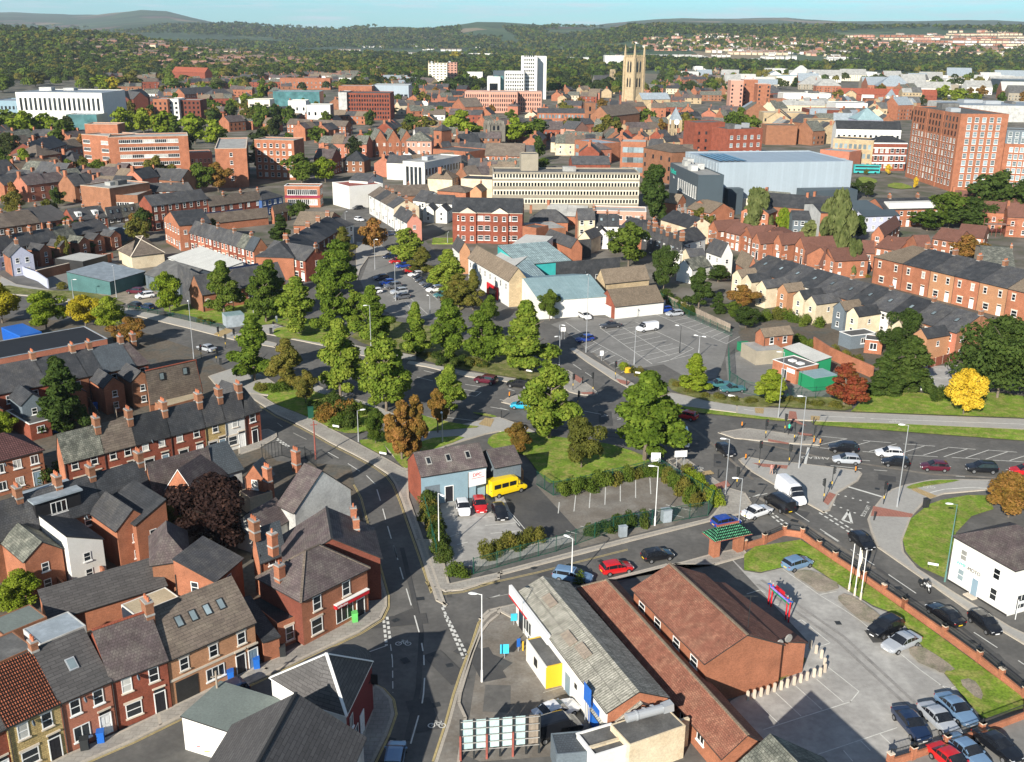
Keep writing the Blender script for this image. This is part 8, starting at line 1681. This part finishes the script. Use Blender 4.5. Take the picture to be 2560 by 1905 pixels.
# == vehicles
for a in (
 ('suv','black','black estate car leading the queue at the crossing','K',742,840,-200,-12),('hatch','silver','silver and blue hatchback beside the black estate','K',765,925,-200,-12),('hatch','white','white hatchback second in the upper queue lane','K',1085,875,-200,-10),('hatch','black','black hatchback second in the lower queue lane','K',1135,945,-200,-12),
 ('hatch','maroon','plum coloured small hatchback third in the queue','K',1428,978,-180,-10),('suv','black','black car half behind the thin autumn twigs','K',1780,992,-200,-8),('hatch','red','bright red car cut by the right edge in the queue','K',2100,1010,-200,-8),
 ('hatch','black','black hatchback crossing the junction alone','J',1690,855,110,90),('bigvan','white','tall white delivery van with faint green lettering','K',345,1195,120,105),('van','black','small black van with yellow plate beside the white van','K',262,1262,-110,-75),('saloon','white','white saloon entering the side road','K',98,1318,130,-45),
 ('hatch','blue','blue hatchback turning beside the mesh fence corner','J',1695,1395,180,-35),('hatch','black','black hatchback on the right-hand road below the give way triangle','K',880,1545,120,100),('saloon','black','black saloon with red tail lights behind the railings','O',1490,590,-150,-105),('hatch','black','black hatchback facing the bottom right corner','O',1788,655,135,105),
 ('hatch','lightblue','pale blue hatchback parked on the lawn corner','O',395,205,150,-45),('suv','black','black off-roader parked beside the silver saloon','O',1045,690,-130,60),('saloon','silver','silver saloon parked beside the black off-roader','O',1165,798,-150,62),('saloon','navy','navy saloon, left of three by the bottom railings','O',1240,1410,140,165),('saloon','silver','silver coupe, middle of three by the bottom railings','O',1447,1375,135,130),
 ('saloon','lightblue','sky blue saloon, right of three by the bottom railings','O',1575,1300,140,130),('saloon','red','red car at the bottom edge beyond the brick wall','O',1540,1690,130,110),('saloon','lightblue','blue car at the bottom edge beyond the brick wall','O',1660,1620,130,110),('saloon','black','black car at the bottom edge beyond the brick wall','O',1880,1570,130,100),
 ('saloon','white','white coupe parked at the foot of the white shop','N',565,1310,170,-60),('van','black','dark van in shade behind the white coupe','N',560,1450,150,-45),('estate','lightblue','blue estate with roof rails behind the white shop','N',690,300,150,25),('hatch','red','red hatchback parked on the side road','N',1015,240,150,-25),('hatch','black','black hatchback parked ahead of the red one','N',1320,145,150,-25),
 ('hatch','white','small white hatchback at the left of three by the blue office','I',1525,1290,18,60),('hatch','red','small red hatchback in the middle by the blue office','I',1650,1268,18,55),('hatch','black','black hatchback parked right of the small red one','I',1800,1325,25,55),('suv','navy','dark blue people carrier parked before the tan house','L',1685,1195,-190,85),
 ('van','white','white van nose at the bottom street','L',1610,1480,60,-130),('hatch','lightblue','blue car at the bottom edge in the shade','M',1155,1650,20,-100),('suv','maroon','dark red off-roader on the dual carriageway','I',1695,325,-150,-20),('suv','black','black off-roader behind the tall junction tree','J',140,355,-150,-18),('hatch','turquoise','turquoise car half behind the tall junction tree','J',165,515,-150,-10),
 ('hatch','red','red car half hidden beside the tallest lawn tree','J',1395,590,-90,-20),('bigvan','white','white box truck behind the tallest lawn tree','J',1360,770,-30,-110),('van','white','white van parked across the marked bays','F',1215,1412,-150,22),('saloon','darkgrey','dark saloon left of the white van','F',910,1385,-150,12),('hatch','blue','blue hatchback at the far edge of the car park','F',1350,1258,-150,15),('hatch','silver','silver hatchback beside the blue one at the fence','F',1440,1288,-150,12),
 ('hatch','blue','dark blue hatchback in the tree shade of the car park','F',700,1500,-120,20),('hatch','white','white hatchback before the white walled workshop','F',700,1310,70,35),('pickup','teal','dusty teal pickup nearer the kiosk','J',1745,390,-170,10),('pickup','teal','teal pickup nearer the conical tree','J',1640,355,-170,10),
 ('hatch','navy','dark car at the top of the tree lined car park','E',1070,812,-120,20),('hatch','red','left red car of the tree lined car park','E',1125,852,-120,15),('hatch','blue','blue car between the two red ones','E',1180,890,-120,15),('hatch','red','right red car of the tree lined car park','E',1240,930,-120,15),('hatch','white','white car below the right red one','E',1285,962,-120,15),('hatch','black','first black car below the white one','E',1325,985,-120,15),
 ('hatch','darkgrey','charcoal car next down the right row','E',1345,1010,-120,15),('hatch','grey','blue-grey car in the right row','E',1380,1035,-120,15),('hatch','black','second black car near the row end','E',1415,1065,-120,15),('suv','white','white car near the end of the right row','E',1445,1090,-120,15),('hatch','teal','teal car ending the right row','E',1500,1132,-120,15),('hatch','navy','navy car at the top of the left row','E',1000,990,-120,15),('hatch','blue','blue car in the left row','E',1050,1030,-120,15),
 ('suv','grey','grey car in the left row','E',1098,1060,-120,15),('suv','silver','silver car in the left row','E',1150,1108,-120,15),('hatch','grey','grey-blue car ending the left row','E',1172,1148,-120,15),('hatch','white','white car half under the trees','E',945,1105,-120,15),('hatch','white','white car on the shopping street','E',820,505,90,20),('hatch','darkgrey','dark car by the black shopfront','E',808,408,-90,10),('van','white','white van outside the tall white building','E',852,382,-90,10),('hatch','navy','dark blue car on the street below the white row','E',1075,625,-90,10),
 ('hatch','grey','grey car under the left group of trees','E',440,935,40,70),('suv','white','left white car in the walled yard','D',655,782,-120,20),('hatch','navy','navy car in the walled yard','D',720,790,-120,20),('van','white','white van by the workshop','D',775,822,-120,-30),('saloon','navy','dark saloon nose to the white one','D',895,872,-120,-10),('saloon','white','white saloon in the gravel car park','D',960,850,60,60),('suv','maroon','dark red car on the gravel','D',1078,902,-130,-10),
 ('suv','white','white off-roader on the gravel','D',1150,938,-120,15),('hatch','black','left dark car behind the railings','D',1070,1012,-120,-30),('hatch','navy','right dark car behind the railings','D',1170,1025,-120,-30),('saloon','silver','silver saloon waiting at the left crossing','D',1640,1355,-110,-30)):
 o=car(*a)
t=car('bigvan','yellow','bright yellow minibus parked beside the blue office','I',1850,1150,190,-50,name='minibus');t['category']='minibus'
for k in range(3):
 for s,a in((-1,0),(1,math.pi)):
  mb=MB();mb.box((-.5,-.03,0),(.5,0,.62),0,'k');o=mb.build('side_window',['car_glass'],t);o.location=(-2.1+1.25*k,s*1.02,1.5);o.rotation_euler=(0,0,a)
# == lamps, signals, signs
k=0
for a in (('K',1148,1260,640,'tall lamp on the pavement right of the traffic island'),('P',742,1168,280,'green lamp column beside the white motor shop','lamp_green'),('K',410,968,425,'lamp standing between the queue and the crossing'),('K',256,590,92,'lamp on the upper path before the kiosk'),('J',1690,1160,745,'lamp on the corner by the bright hedge'),('J',1162,1395,950,'white lamp inside the empty yard','lamp_white'),
 ('M',1800,1058,405,'white lamp on the forecourt corner before the hoarding','lamp_white'),('I',1345,1610,1150,'white lamp left of the small parked cars','lamp_white'),('I',740,765,530,'lamp by the mixed shrub bed'),('I',1370,775,560,'lamp behind the blue office'),('J',1785,1445,1040,'lamp beside the green tiled gateway'),('F',710,1590,940,'tall lamp left of the public car park','steel'),('F',487,1640,1360,'lamp left of the white parking sign'),
 ('F',1108,1690,1388,'lamp among the marked bays'),('D',1537,1418,968,'tall lamp left of the waiting silver saloon'),('D',1858,1065,880,'lamp between the dark school trees'),('D',2010,1060,870,'lamp before the solar school wing'),('E',950,905,655,'tall lamp at the top of the car park'),('E',1120,1165,855,'lamp between the two car rows'),('E',1405,1290,1125,'lamp at the near end of the car park'),('E',918,1560,1200,'lamp among the central park trees'),
 ('E',602,1455,1370,'short lamp on the left park lawn'),('E',443,690,575,'lamp in the shade before the shaded terrace'),('E',708,560,430,'lamp at the top of the shaded terrace'),('N',680,320,-10,'white lamp behind the white shop','lamp_white'),('J',445,190,-30,'lamp at the junction corner of the car park'),('D',925,935,675,'lamp beside the parked white saloon'),('D',585,950,790,'lamp by the dark hedge of the yard'),('E',1550,690,600,'lamp by the green court')):
 lamp(*a[:5],col=a[5] if len(a)>5 else 'steel',ang=(2.6+k*1.3)%6.28 if k>6 else 3.0);k+=1
lamp('F',1640,1625,1455,'twin headed lamp in the public car park',double=True);lamp('F',1483,1595,1372,'black lamp column in the middle of the bays',col='dark_steel')
for i,a in enumerate((('K',160,745,600),('K',303,705,560),('K',375,775,622),('K',520,780,660),('K',110,968,760),('K',335,948,790),('K',595,1222,1048),('K',655,1130,955),('K',1045,1240,1068),('J',547,382,258),('J',697,408,250),('J',583,510,385),('J',865,297,163),('J',1775,1112,960),('D',1738,1275,1188),('D',1790,1340,1228),('D',1597,1420,1308),('D',1718,1452,1340),('D',1862,1290,1210))):
 signal(*a,'',ang=[.3,2.2,4.2,1.2][i%4])
for o in list(COL.objects):
 if o.get('category')=='traffic light': o['label']='black traffic light '+('at the left crossing' if o.location.x<-20 else 'on the crossing of the right-hand dual carriageway' if o.location.y>142 and o.location.x>25 else 'on the big paved traffic island' if o.location.x>25 else 'on the middle junction island')
for c,x,y in (('K',12,905),('K',522,785),('K',835,1000),('J',1815,660),('J',1842,905),('J',70,435),('I',1875,430),('K',570,790)): bollard(c,x,y,'amber and black bollard on a traffic island')
for c,x,y in (('K',520,640),('K',975,1360),('J',1637,1040),('J',950,345),('J',620,330),('I',1812,590),('J',10,590)): bollard(c,x,y,'black push button post beside the crossing','dark_steel',1.3)
rail_fence('guard_rail','black guard rail on the upper crossing island','K',[(160,668),(300,690)],1.0,'dark_steel',2.,spear=.2)
rail_fence('guard_rail','black guard rail on the lower crossing island','K',[(382,772),(515,755)],1.0,'dark_steel',2.,spear=.2)
def box_thing(name,label,cat,c,x,y,w,d,h,m,ang=.3,z=.12,lid=None):
 P=g(c,x,y);P.z=z;t=thing(name,label,cat,P,ang);mb=MB();mb.box((-w/2,-d/2,0),(w/2,d/2,h),0);mb.build('body',[m],t);mb=MB();mb.box((-w/2-.04,-d/2-.05,h),(w/2+.04,d/2+.04,h+.08),0);mb.build('lid',[lid or m],t);return t
for a in (('equipment_cabinet','dark green street cabinet on the near lawn edge','cabinet','I',383,590,.9,.5,1.9,'fence_green'),('litter_bin','black litter bin on the right pavement','bin','K',1362,1265,.6,.6,1.3,'dark_steel'),('grit_bin','yellow grit bin by the bright bush','grit bin','J',955,248,1.0,.7,.9,'yellow_paint'),('equipment_cabinet','grey cabinet inside the empty yard','cabinet','J',1245,1365,1.2,1.,1.7,'lead'),
 ('wheelie_bin','blue wheelie bin at the right door of the tan house','wheelie bin','L',1912,955,.6,.7,1.05,'blue_paint'),('wheelie_bin','blue wheelie bin at the dark door of the tan house','wheelie bin','L',1720,1050,.6,.7,1.05,'blue_paint'),('wheelie_bin','blue wheelie bin at the pink brick house','wheelie bin','L',755,1505,.6,.7,1.05,'blue_paint'),('wheelie_bin','black wheelie bins beside the white doors','wheelie bin','L',635,1560,.7,.7,1.05,'dark_steel'),
 ('wheelie_bin','light green wheelie bin outside the corner shop','wheelie bin','M',855,610,.6,.7,1.05,'green_bin'),('wheelie_bin','black wheelie bin at the brick annexe','wheelie bin','M',318,865,.6,.7,1.05,'dark_steel'),('wheelie_bin','dark blue wheelie bin under the red corner building','wheelie bin','M',858,1640,.6,.7,1.05,'blue_paint'),('wheelie_bin','blue wheelie bin in the back garden','wheelie bin','H',420,695,.7,.7,1.,'blue_paint'),('wheelie_bin','blue wheelie bin between garden fences','wheelie bin','H',722,520,.7,.7,1.,'blue_paint'),
 ('skip','green skip beside the peeling store','skip','F',2010,1575,2.2,1.6,1.6,'green_paint'),('equipment_cabinet','grey cabinet behind the front mesh fence','cabinet','J',920,1480,1.,.6,1.4,'lead'),('litter_bin','dark litter bin on the left path','bin','D',2150,1225,.6,.6,1.2,'dark_steel'),('litter_bin','dark bin before the left traffic lights','bin','D',1750,1465,.5,.5,1.1,'dark_steel')):
 box_thing(*a)
t=box_thing('substation_kiosk','pale teal kiosk with hipped lid beside the left crossing','kiosk','D',1855,1150,4.,3.4,2.6,'lead',.5,0,'teal_roof')
def small_sign(label,c,x,y,top,w,h,m,ang=.2,legs=1,name='road_sign',txt=None,tm='dark_frame'): return sign_board(label,c,x,y,top,w,h,m,ang,legs,name=name,txt=txt,tm=tm)
small_sign('white direction sign with two posts beside the cycle lane','J',1350,965,830,1.9,1.0,'white_frame',.15,2)
small_sign('white back of a sign at the mesh fence corner','J',1165,960,845,1.4,1.4,'lamp_white',0,2)
small_sign('white parking sign on a post by the entry road','F',838,1660,1575,.7,1.0,'white_frame',.1,1,txt=[('P',.7,.8)],tm='blue_paint')
small_sign('white sign board by the dark car park entrance','F',520,1480,1382,1.,.9,'white_frame',.1,2)
t=small_sign('blue sign board on tall posts over the white shop','N',795,1385,1085,1.5,1.9,'blue_paint',SHOP.rotation_euler.z,2)
small_sign('small turquoise sign before the white shop','N',182,880,815,.9,1.1,'turq',.1,1);small_sign('white and blue stand at the shop door','N',252,635,585,.7,.9,'turq',.1,1);small_sign('narrow blue feather sign beside yellow posts','N',285,830,765,.4,1.,'blue_paint',.4,1)
for c,x,y,l in (('I',572,680,'white street name plate on the near lawn'),('I',925,885,'white street name plate by the path fork'),('P',600,1030,'white street name plate on black posts beside the green lamp'),('J',1038,275,'white street name plate by the bright bush'),('J',1738,450,'white street name plate on the depot verge'),('J',220,260,'white street name plate at the junction tree')):
 P=g(c,x,y);P.z=.1;t=thing('street_name_plate',l,'sign',P,-.4);mb=MB()
 for s in(-.5,.5): mb.box((s-.03,-.03,0),(s+.03,.03,.9),0)
 mb.build('post',['dark_steel'],t);mb=MB();mb.box((-.6,-.06,.55),(.6,-.03,.85),0);mb.build('plate',['white_frame'],t)
for i,(x,y) in enumerate(((320,825),(347,858),(374,895))):
 P=g('N',x,y);P.z=0;mb=MB();mb.tube((0,0,0),(0,0,1.15),.08,.08,8);single('bollard',mb,['yellow_paint'],'%s yellow post of three beside the white cabin'%['left','middle','right'][i],'bollard',P)
for c,x,y,top,l in (('I',418,895,610,'rusty brown pole at the dark yard railings'),('L',1640,1345,975,'wooden telegraph pole outside the tan house')):
 P,h=pole(c,x,y,top);mb=MB();mb.tube((0,0,0),(0,0,h),.13,.09,8,0);mb.box((-.5,-.05,h-.6),(.5,.05,h-.5),0);single('utility_pole',mb,['rust' if c=='I' else 'grey_wood'],l,'pole',P,.4)
P,h=pole('O',2018,592,445);mb=MB();mb.tube((0,0,0),(0,0,h),.05,.05,6);mb.box((0,-.03,h-.6),(1.6,.03,h-.25));single('road_sign',mb,['lamp_white'],'white fingerpost at the corner of the motor shop','sign',P,.4)
t=thing('aerial','tall television aerial mast on the restaurant gable','aerial',g('N',1985,745,5.)*1.);mb=MB();mb.tube((0,0,0),(0,0,5),.04,.03,6);mb.build('mast',['dark_steel'],t);mb=MB();mb.tube((-.7,0,4.9),(.7,0,4.9),.03,.03,5);[mb.tube((x,-.3,4.9),(x,.3,4.9),.015,.015,4) for x in(-.6,-.3,0,.3,.6)];mb.build('antenna',['dark_steel'],t)
# bicycle symbols and words painted on the road
def roadtext(s,c,x,y,dx,dy,size,m='marking',z=.068):
 P=g(c,x,y);Q=g(c,x+dx,y+dy);a=math.atan2((Q-P).y,(Q-P).x);o=text(None,s,(P.x,P.y,z),(0,0,a),size,m,'road_marking',ext=0.001);tag(o,kind='structure');return o
roadtext('LOOK RIGHT','K',672,1250,30,-95,.75);roadtext('LOOK LEFT','K',905,1330,50,-85,.75);roadtext('AHEAD','K',640,885,-100,-5,1.3)
for c,x,y in (('M',1215,775),('M',1465,1385),('J',1485,970),('K',1390,1115),('K',1130,622)):
 P=g(c,x,y);mb=MB()
 for s in(-.5,.5):
  for i in range(12):
   a0,a1=i*math.pi/6,(i+1)*math.pi/6;mb.face([(s+.36*math.cos(a0),.36*math.sin(a0),0),(s+.36*math.cos(a1),.36*math.sin(a1),0),(s+.25*math.cos(a1),.25*math.sin(a1),0),(s+.25*math.cos(a0),.25*math.sin(a0),0)][::-1])
 for p,q in(((-.5,0),(-.1,.5)),((-.1,.5),(.4,.45)),((.5,0),(.35,.7)),((-.1,.5),(.05,0)),((.05,0),(.4,.45)),((-.25,.65),(0,.65))):
  p,q=Vector((*p,0)),Vector((*q,0));n=Vector((-(q-p).y,(q-p).x,0)).normalized()*.05;mb.face([p-n,q-n,q+n,p+n])
 o=mb.build('road_marking',['marking']);P.z=.19 if c in 'JK' else .068;o.location=P;tag(o,kind='structure')
S('road_patch','M',[[(1205,60),(1290,420),(1350,700),(1330,1100),(1240,1500)],[(1500,60),(1560,430)]],.55,'dark_asphalt',z=.056);S('road_patch','O',[[(900,150),(1500,560),(2050,1000)]],.5,'dark_asphalt',z=.057);S('road_patch','K',[[(-200,700),(560,880),(1400,1010),(2100,1050)],[(100,1180),(600,1480),(980,1720)]],.6,'brown_asphalt',z=.058);S('road_patch','J',[[(700,100),(1100,420),(1500,700),(1900,1050)]],.5,'brown_asphalt',z=.059);S('tyre_marks','J',[[(-200,560),(300,640),(900,700),(1500,760)],[(-200,590),(300,670),(900,735),(1500,800)]],.35,'dark_asphalt',z=.057);S('tyre_marks','O',[[(100,330),(700,760),(1250,1270)],[(130,300),(740,720),(1290,1230)]],.4,'worn_dark',z=.058)
# manhole covers, patches and stains on the streets
pr=random.Random(3);mb=MB();mb2=MB()
for c,pts in (('M',[(1160,600),(1450,860),(1560,935),(1340,440),(1230,900),(1120,1490),(1460,1230)]),('K',[(60,1140),(380,1360),(540,1100),(1000,1120),(620,1050)]),('J',[(1400,520),(1200,700),(1640,920),(900,560)]),('O',[(1700,760),(1150,360),(700,620)]),('N',[(120,320),(400,210),(900,160)])):
 for x,y in pts:
  P=g(c,x,y);a=pr.random()*3;w,d=pr.uniform(.3,.5),pr.uniform(.3,.4);u=Vector((math.cos(a),math.sin(a),0));n=Vector((-u.y,u.x,0));P.z=.0635;ci=len(mb.f)
  mb.face([P-u*w-n*d,P+u*w-n*d,P+u*w+n*d,P-u*w+n*d]);Q=P+Vector((pr.uniform(-5,5),pr.uniform(-5,5),-.0045-ci*.0004));w,d=pr.uniform(1,3.5),pr.uniform(.6,1.6);mb2.face([Q-u*w-n*d,Q+u*w-n*d,Q+u*w+n*d,Q-u*w+n*d])
tag(mb.build('road_cover',['dark_steel']),kind='structure');tag(mb2.build('road_patch',['dark_asphalt']),kind='structure')
# == people
def person(label,P,rz,pose,cloth,legs,skin='skin',hair='hair'):
 """one skinned body: joints with radii; clothing is the body's own lower and upper material by height"""
 J={'pel':(0,0,.95,.15),'spi':(0,0,1.2,.13),'che':(0,0,1.4,.15),'nec':(0,0,1.52,.06),'hea':(.02,0,1.64,.105),'sL':(0,.17,1.42,.07),'eL':(-.02,.24,1.15,.045),'wL':(.08,.24,.9,.035),'sR':(0,-.17,1.42,.07),'eR':(.02,-.24,1.15,.045),'wR':(-.06,-.24,.9,.035),
  'hL':(0,.09,.92,.09),'kL':(.12,.1,.5,.065),'aL':(.1,.1,.08,.05),'tL':(.24,.1,.04,.04),'hR':(0,-.09,.92,.09),'kR':(-.05,-.1,.5,.065),'aR':(-.22,-.1,.1,.05),'tR':(-.10,-.1,.04,.04)}
 J.update(pose)
 E_=[('pel','spi'),('spi','che'),('che','nec'),('nec','hea'),('che','sL'),('sL','eL'),('eL','wL'),('che','sR'),('sR','eR'),('eR','wR'),('pel','hL'),('hL','kL'),('kL','aL'),('aL','tL'),('pel','hR'),('hR','kR'),('kR','aR'),('aR','tR')]
 ks=list(J);me=bpy.data.meshes.new('person');me.from_pydata([J[k][:3] for k in ks],[(ks.index(a),ks.index(b)) for a,b in E_],[])
 o=bpy.data.objects.new('person',me);COL.objects.link(o);m=o.modifiers.new('s','SKIN');
 for i,k in enumerate(ks): me.skin_vertices[0].data[i].radius=(J[k][3],)*2
 me.skin_vertices[0].data[0].use_root=True;s=o.modifiers.new('d','SUBSURF');s.levels=s.render_levels=1
 dg=bpy.context.evaluated_depsgraph_get();me2=bpy.data.meshes.new_from_object(o.evaluated_get(dg));o.modifiers.clear();o.data=me2
 for mm in(cloth,legs,skin,hair): me2.materials.append(M(mm))
 hz=J['hea'][2];wz=J['pel'][2]
 for p in me2.polygons:
  c=p.center;k=1 if c.z<wz-.02 else 0
  if (c-Vector(J['hea'][:3])).length<.15: k=3 if (c.z>hz+.02 or c.x<J['hea'][0]-.02) else 2
  for w in('wL','wR'):
   if (c-Vector(J[w][:3])).length<.06: k=2
  p.material_index=k;p.use_smooth=True
 o.location=P;o.rotation_euler=(0,0,rz);return tag(o,label,'person')
for c,x,y,rz,cl,lg,l,ps in (('K',203,1015,2.,'pink_cloth','skin','person in a pink top walking on the paved island',{}),('K',232,1015,2.1,'black_cloth','black_cloth','person in black beside the pink topped walker',{}),('I',660,425,0.2,'black_cloth','black_cloth','person in black walking under the park trees',{}),('I',688,415,.2,'grey_cloth','blue_cloth','person in grey beside the one in black under the trees',{}),
 ('D',2170,1180,2.,'black_cloth','grey_cloth','person in black running on the left path',{'wL':(.3,.2,1.2,.035)}),('D',2195,1135,2.,'grey_cloth','blue_cloth','person in grey on the left path',{})):
 P=g(c,x,y);P.z=.14;person(l,P,rz,ps,cl,lg)
ride={'pel':(-.1,0,.92,.15),'spi':(0,0,1.12,.13),'che':(.12,0,1.3,.16),'nec':(.18,0,1.42,.07),'hea':(.24,0,1.54,.13),'sL':(.12,.17,1.32,.07),'eL':(.35,.28,1.15,.05),'wL':(.58,.27,1.1,.04),'sR':(.12,-.17,1.32,.07),'eR':(.35,-.28,1.15,.05),'wR':(.58,-.27,1.1,.04),'hL':(-.08,.1,.9,.09),'kL':(.32,.2,.75,.07),'aL':(.05,.2,.35,.05),'tL':(.2,.2,.3,.04),'hR':(-.08,-.1,.9,.09),'kR':(.32,-.2,.75,.07),'aR':(.05,-.2,.35,.05),'tR':(.2,-.2,.3,.04)}
def two_wheeler(name,label,cat,P,rz,wr,motor,fm):
 t=thing(name,label,cat,P,rz)
 for x in(-.72,.74):
  mb=MB();n=16
  for i in range(n): a0,a1=2*math.pi*i/n,2*math.pi*(i+1)/n;mb.tube((x+wr*.92*math.cos(a0),0,wr+wr*.92*math.sin(a0)),(x+wr*.92*math.cos(a1),0,wr+wr*.92*math.sin(a1)),.06 if motor else .022,.06 if motor else .022,6,0,False)
  for i in range(0,n,2): a0=2*math.pi*i/n;mb.tube((x,0,wr),(x+wr*.9*math.cos(a0),0,wr+wr*.9*math.sin(a0)),.012,.012,4,1,False)
  mb.build('wheel',['rubber','rim'],t)
 mb=MB();mb.path([(-.72,0,wr),(-.15,0,.5 if motor else .35),(.45,0,.85),(.74,0,wr)],.04 if motor else .02,6);mb.path([(-.3,0,.8),(-.15,0,.5 if motor else .35)],.03,6);mb.path([(-.3,0,.8),(.45,0,.85)],.03,6);mb.build('frame',[fm],t)
 mb=MB();mb.tube((.55,-.32,1.05),(.55,.32,1.05),.02,.02,6);mb.build('handlebar',['dark_steel'],t);mb=MB();mb.obox((-.3,0,.82),(.28,0,0),(0,.12,0),(0,0,.05));mb.build('saddle',['rubber'],t)
 if motor:
  mb=MB();mb.obox((.15,0,.85),(.28,0,0),(0,.16,0),(0,0,.13));mb.build('fuel_tank',[fm],t);mb=MB();mb.obox((.02,0,.48),(.22,0,0),(0,.17,0),(0,0,.17));mb.build('engine',['dark_steel'],t);mb=MB();mb.obox((.78,0,.95),(.06,0,0),(0,.1,0),(0,0,.12));mb.build('headlight',['headlight'],t);mb=MB()
  for s in(-1,1): mb.obox((-.62,s*.32,.75),(.24,0,0),(0,.1,0),(0,0,.17))
  mb.build('pannier',['dark_steel'],t)
 return t
P=g('O',1345,375);Q=g('O',1400,420);rz=math.atan2((Q-P).y,(Q-P).x);P.z=.06
two_wheeler('motorcycle','white and black motorcycle with panniers on the right road','motorcycle',P,rz,.33,True,'lamp_white');person('motorcyclist in black leathers and black helmet',P,rz,ride,'black_cloth','black_cloth','black_cloth','dark_steel')
P=g('K',335,705);P.z=.15;two_wheeler('bicycle','bicycle ridden by the person in green at the crossing','bicycle',P,1.2,.33,False,'dark_steel');person('cyclist in a bright green jacket at the crossing',P,1.2,ride,'green_cloth','black_cloth','skin','green_cloth')
# -- labels: where a description fits several, add the order seen from the camera
def ordinal(i):
 if i<30: return ORD[i]
 T=['','','twenty','thirty','forty','fifty','sixty','seventy','eighty','ninety'];n=i+1
 return '%s-%s'%(T[n//10],ORD[n%10-1]) if n%10 else T[n//10][:-1]+'ieth'
by={}
for o in COL.objects:
 if o.parent is None and o.get('label') and o.get('kind') not in('stuff','structure'): by.setdefault(o['label'],[]).append(o)
for l,os_ in by.items():
 if len(os_)>1 and len(os_)<100 and len(l.split())<=13:
  os_.sort(key=lambda o:proj(o.location)[0])
  for i,o in enumerate(os_):
   o['label']='%s, %s from left'%(l,ordinal(i))
   if not o.get('group'): o['group']=l
for o in COL.objects:
 if o.get('label') and len(o['label'].split())>16: print('LONG',len(o['label'].split()),o['label'])
# -- the air over the valley
mb=MB();mb.box((-9000,-70,-3),(12000,16500,430),0)
hm=bpy.data.materials.new('air');hm.use_nodes=True;n=hm.node_tree.nodes;n.clear();ho=n.new('ShaderNodeOutputMaterial');hv=n.new('ShaderNodeVolumePrincipled');hv.inputs['Color'].default_value=(.72,.84,1,1);hv.inputs['Density'].default_value=.00005;hv.inputs['Anisotropy'].default_value=.1;hm.node_tree.links.new(hv.outputs[0],ho.inputs['Volume'])
o=mb.build('haze',[hm]);tag(o,'thin blue haze lying over the valley and hills','haze','','stuff')
SC.cycles.volume_step_rate=10;SC.cycles.volume_bounces=0
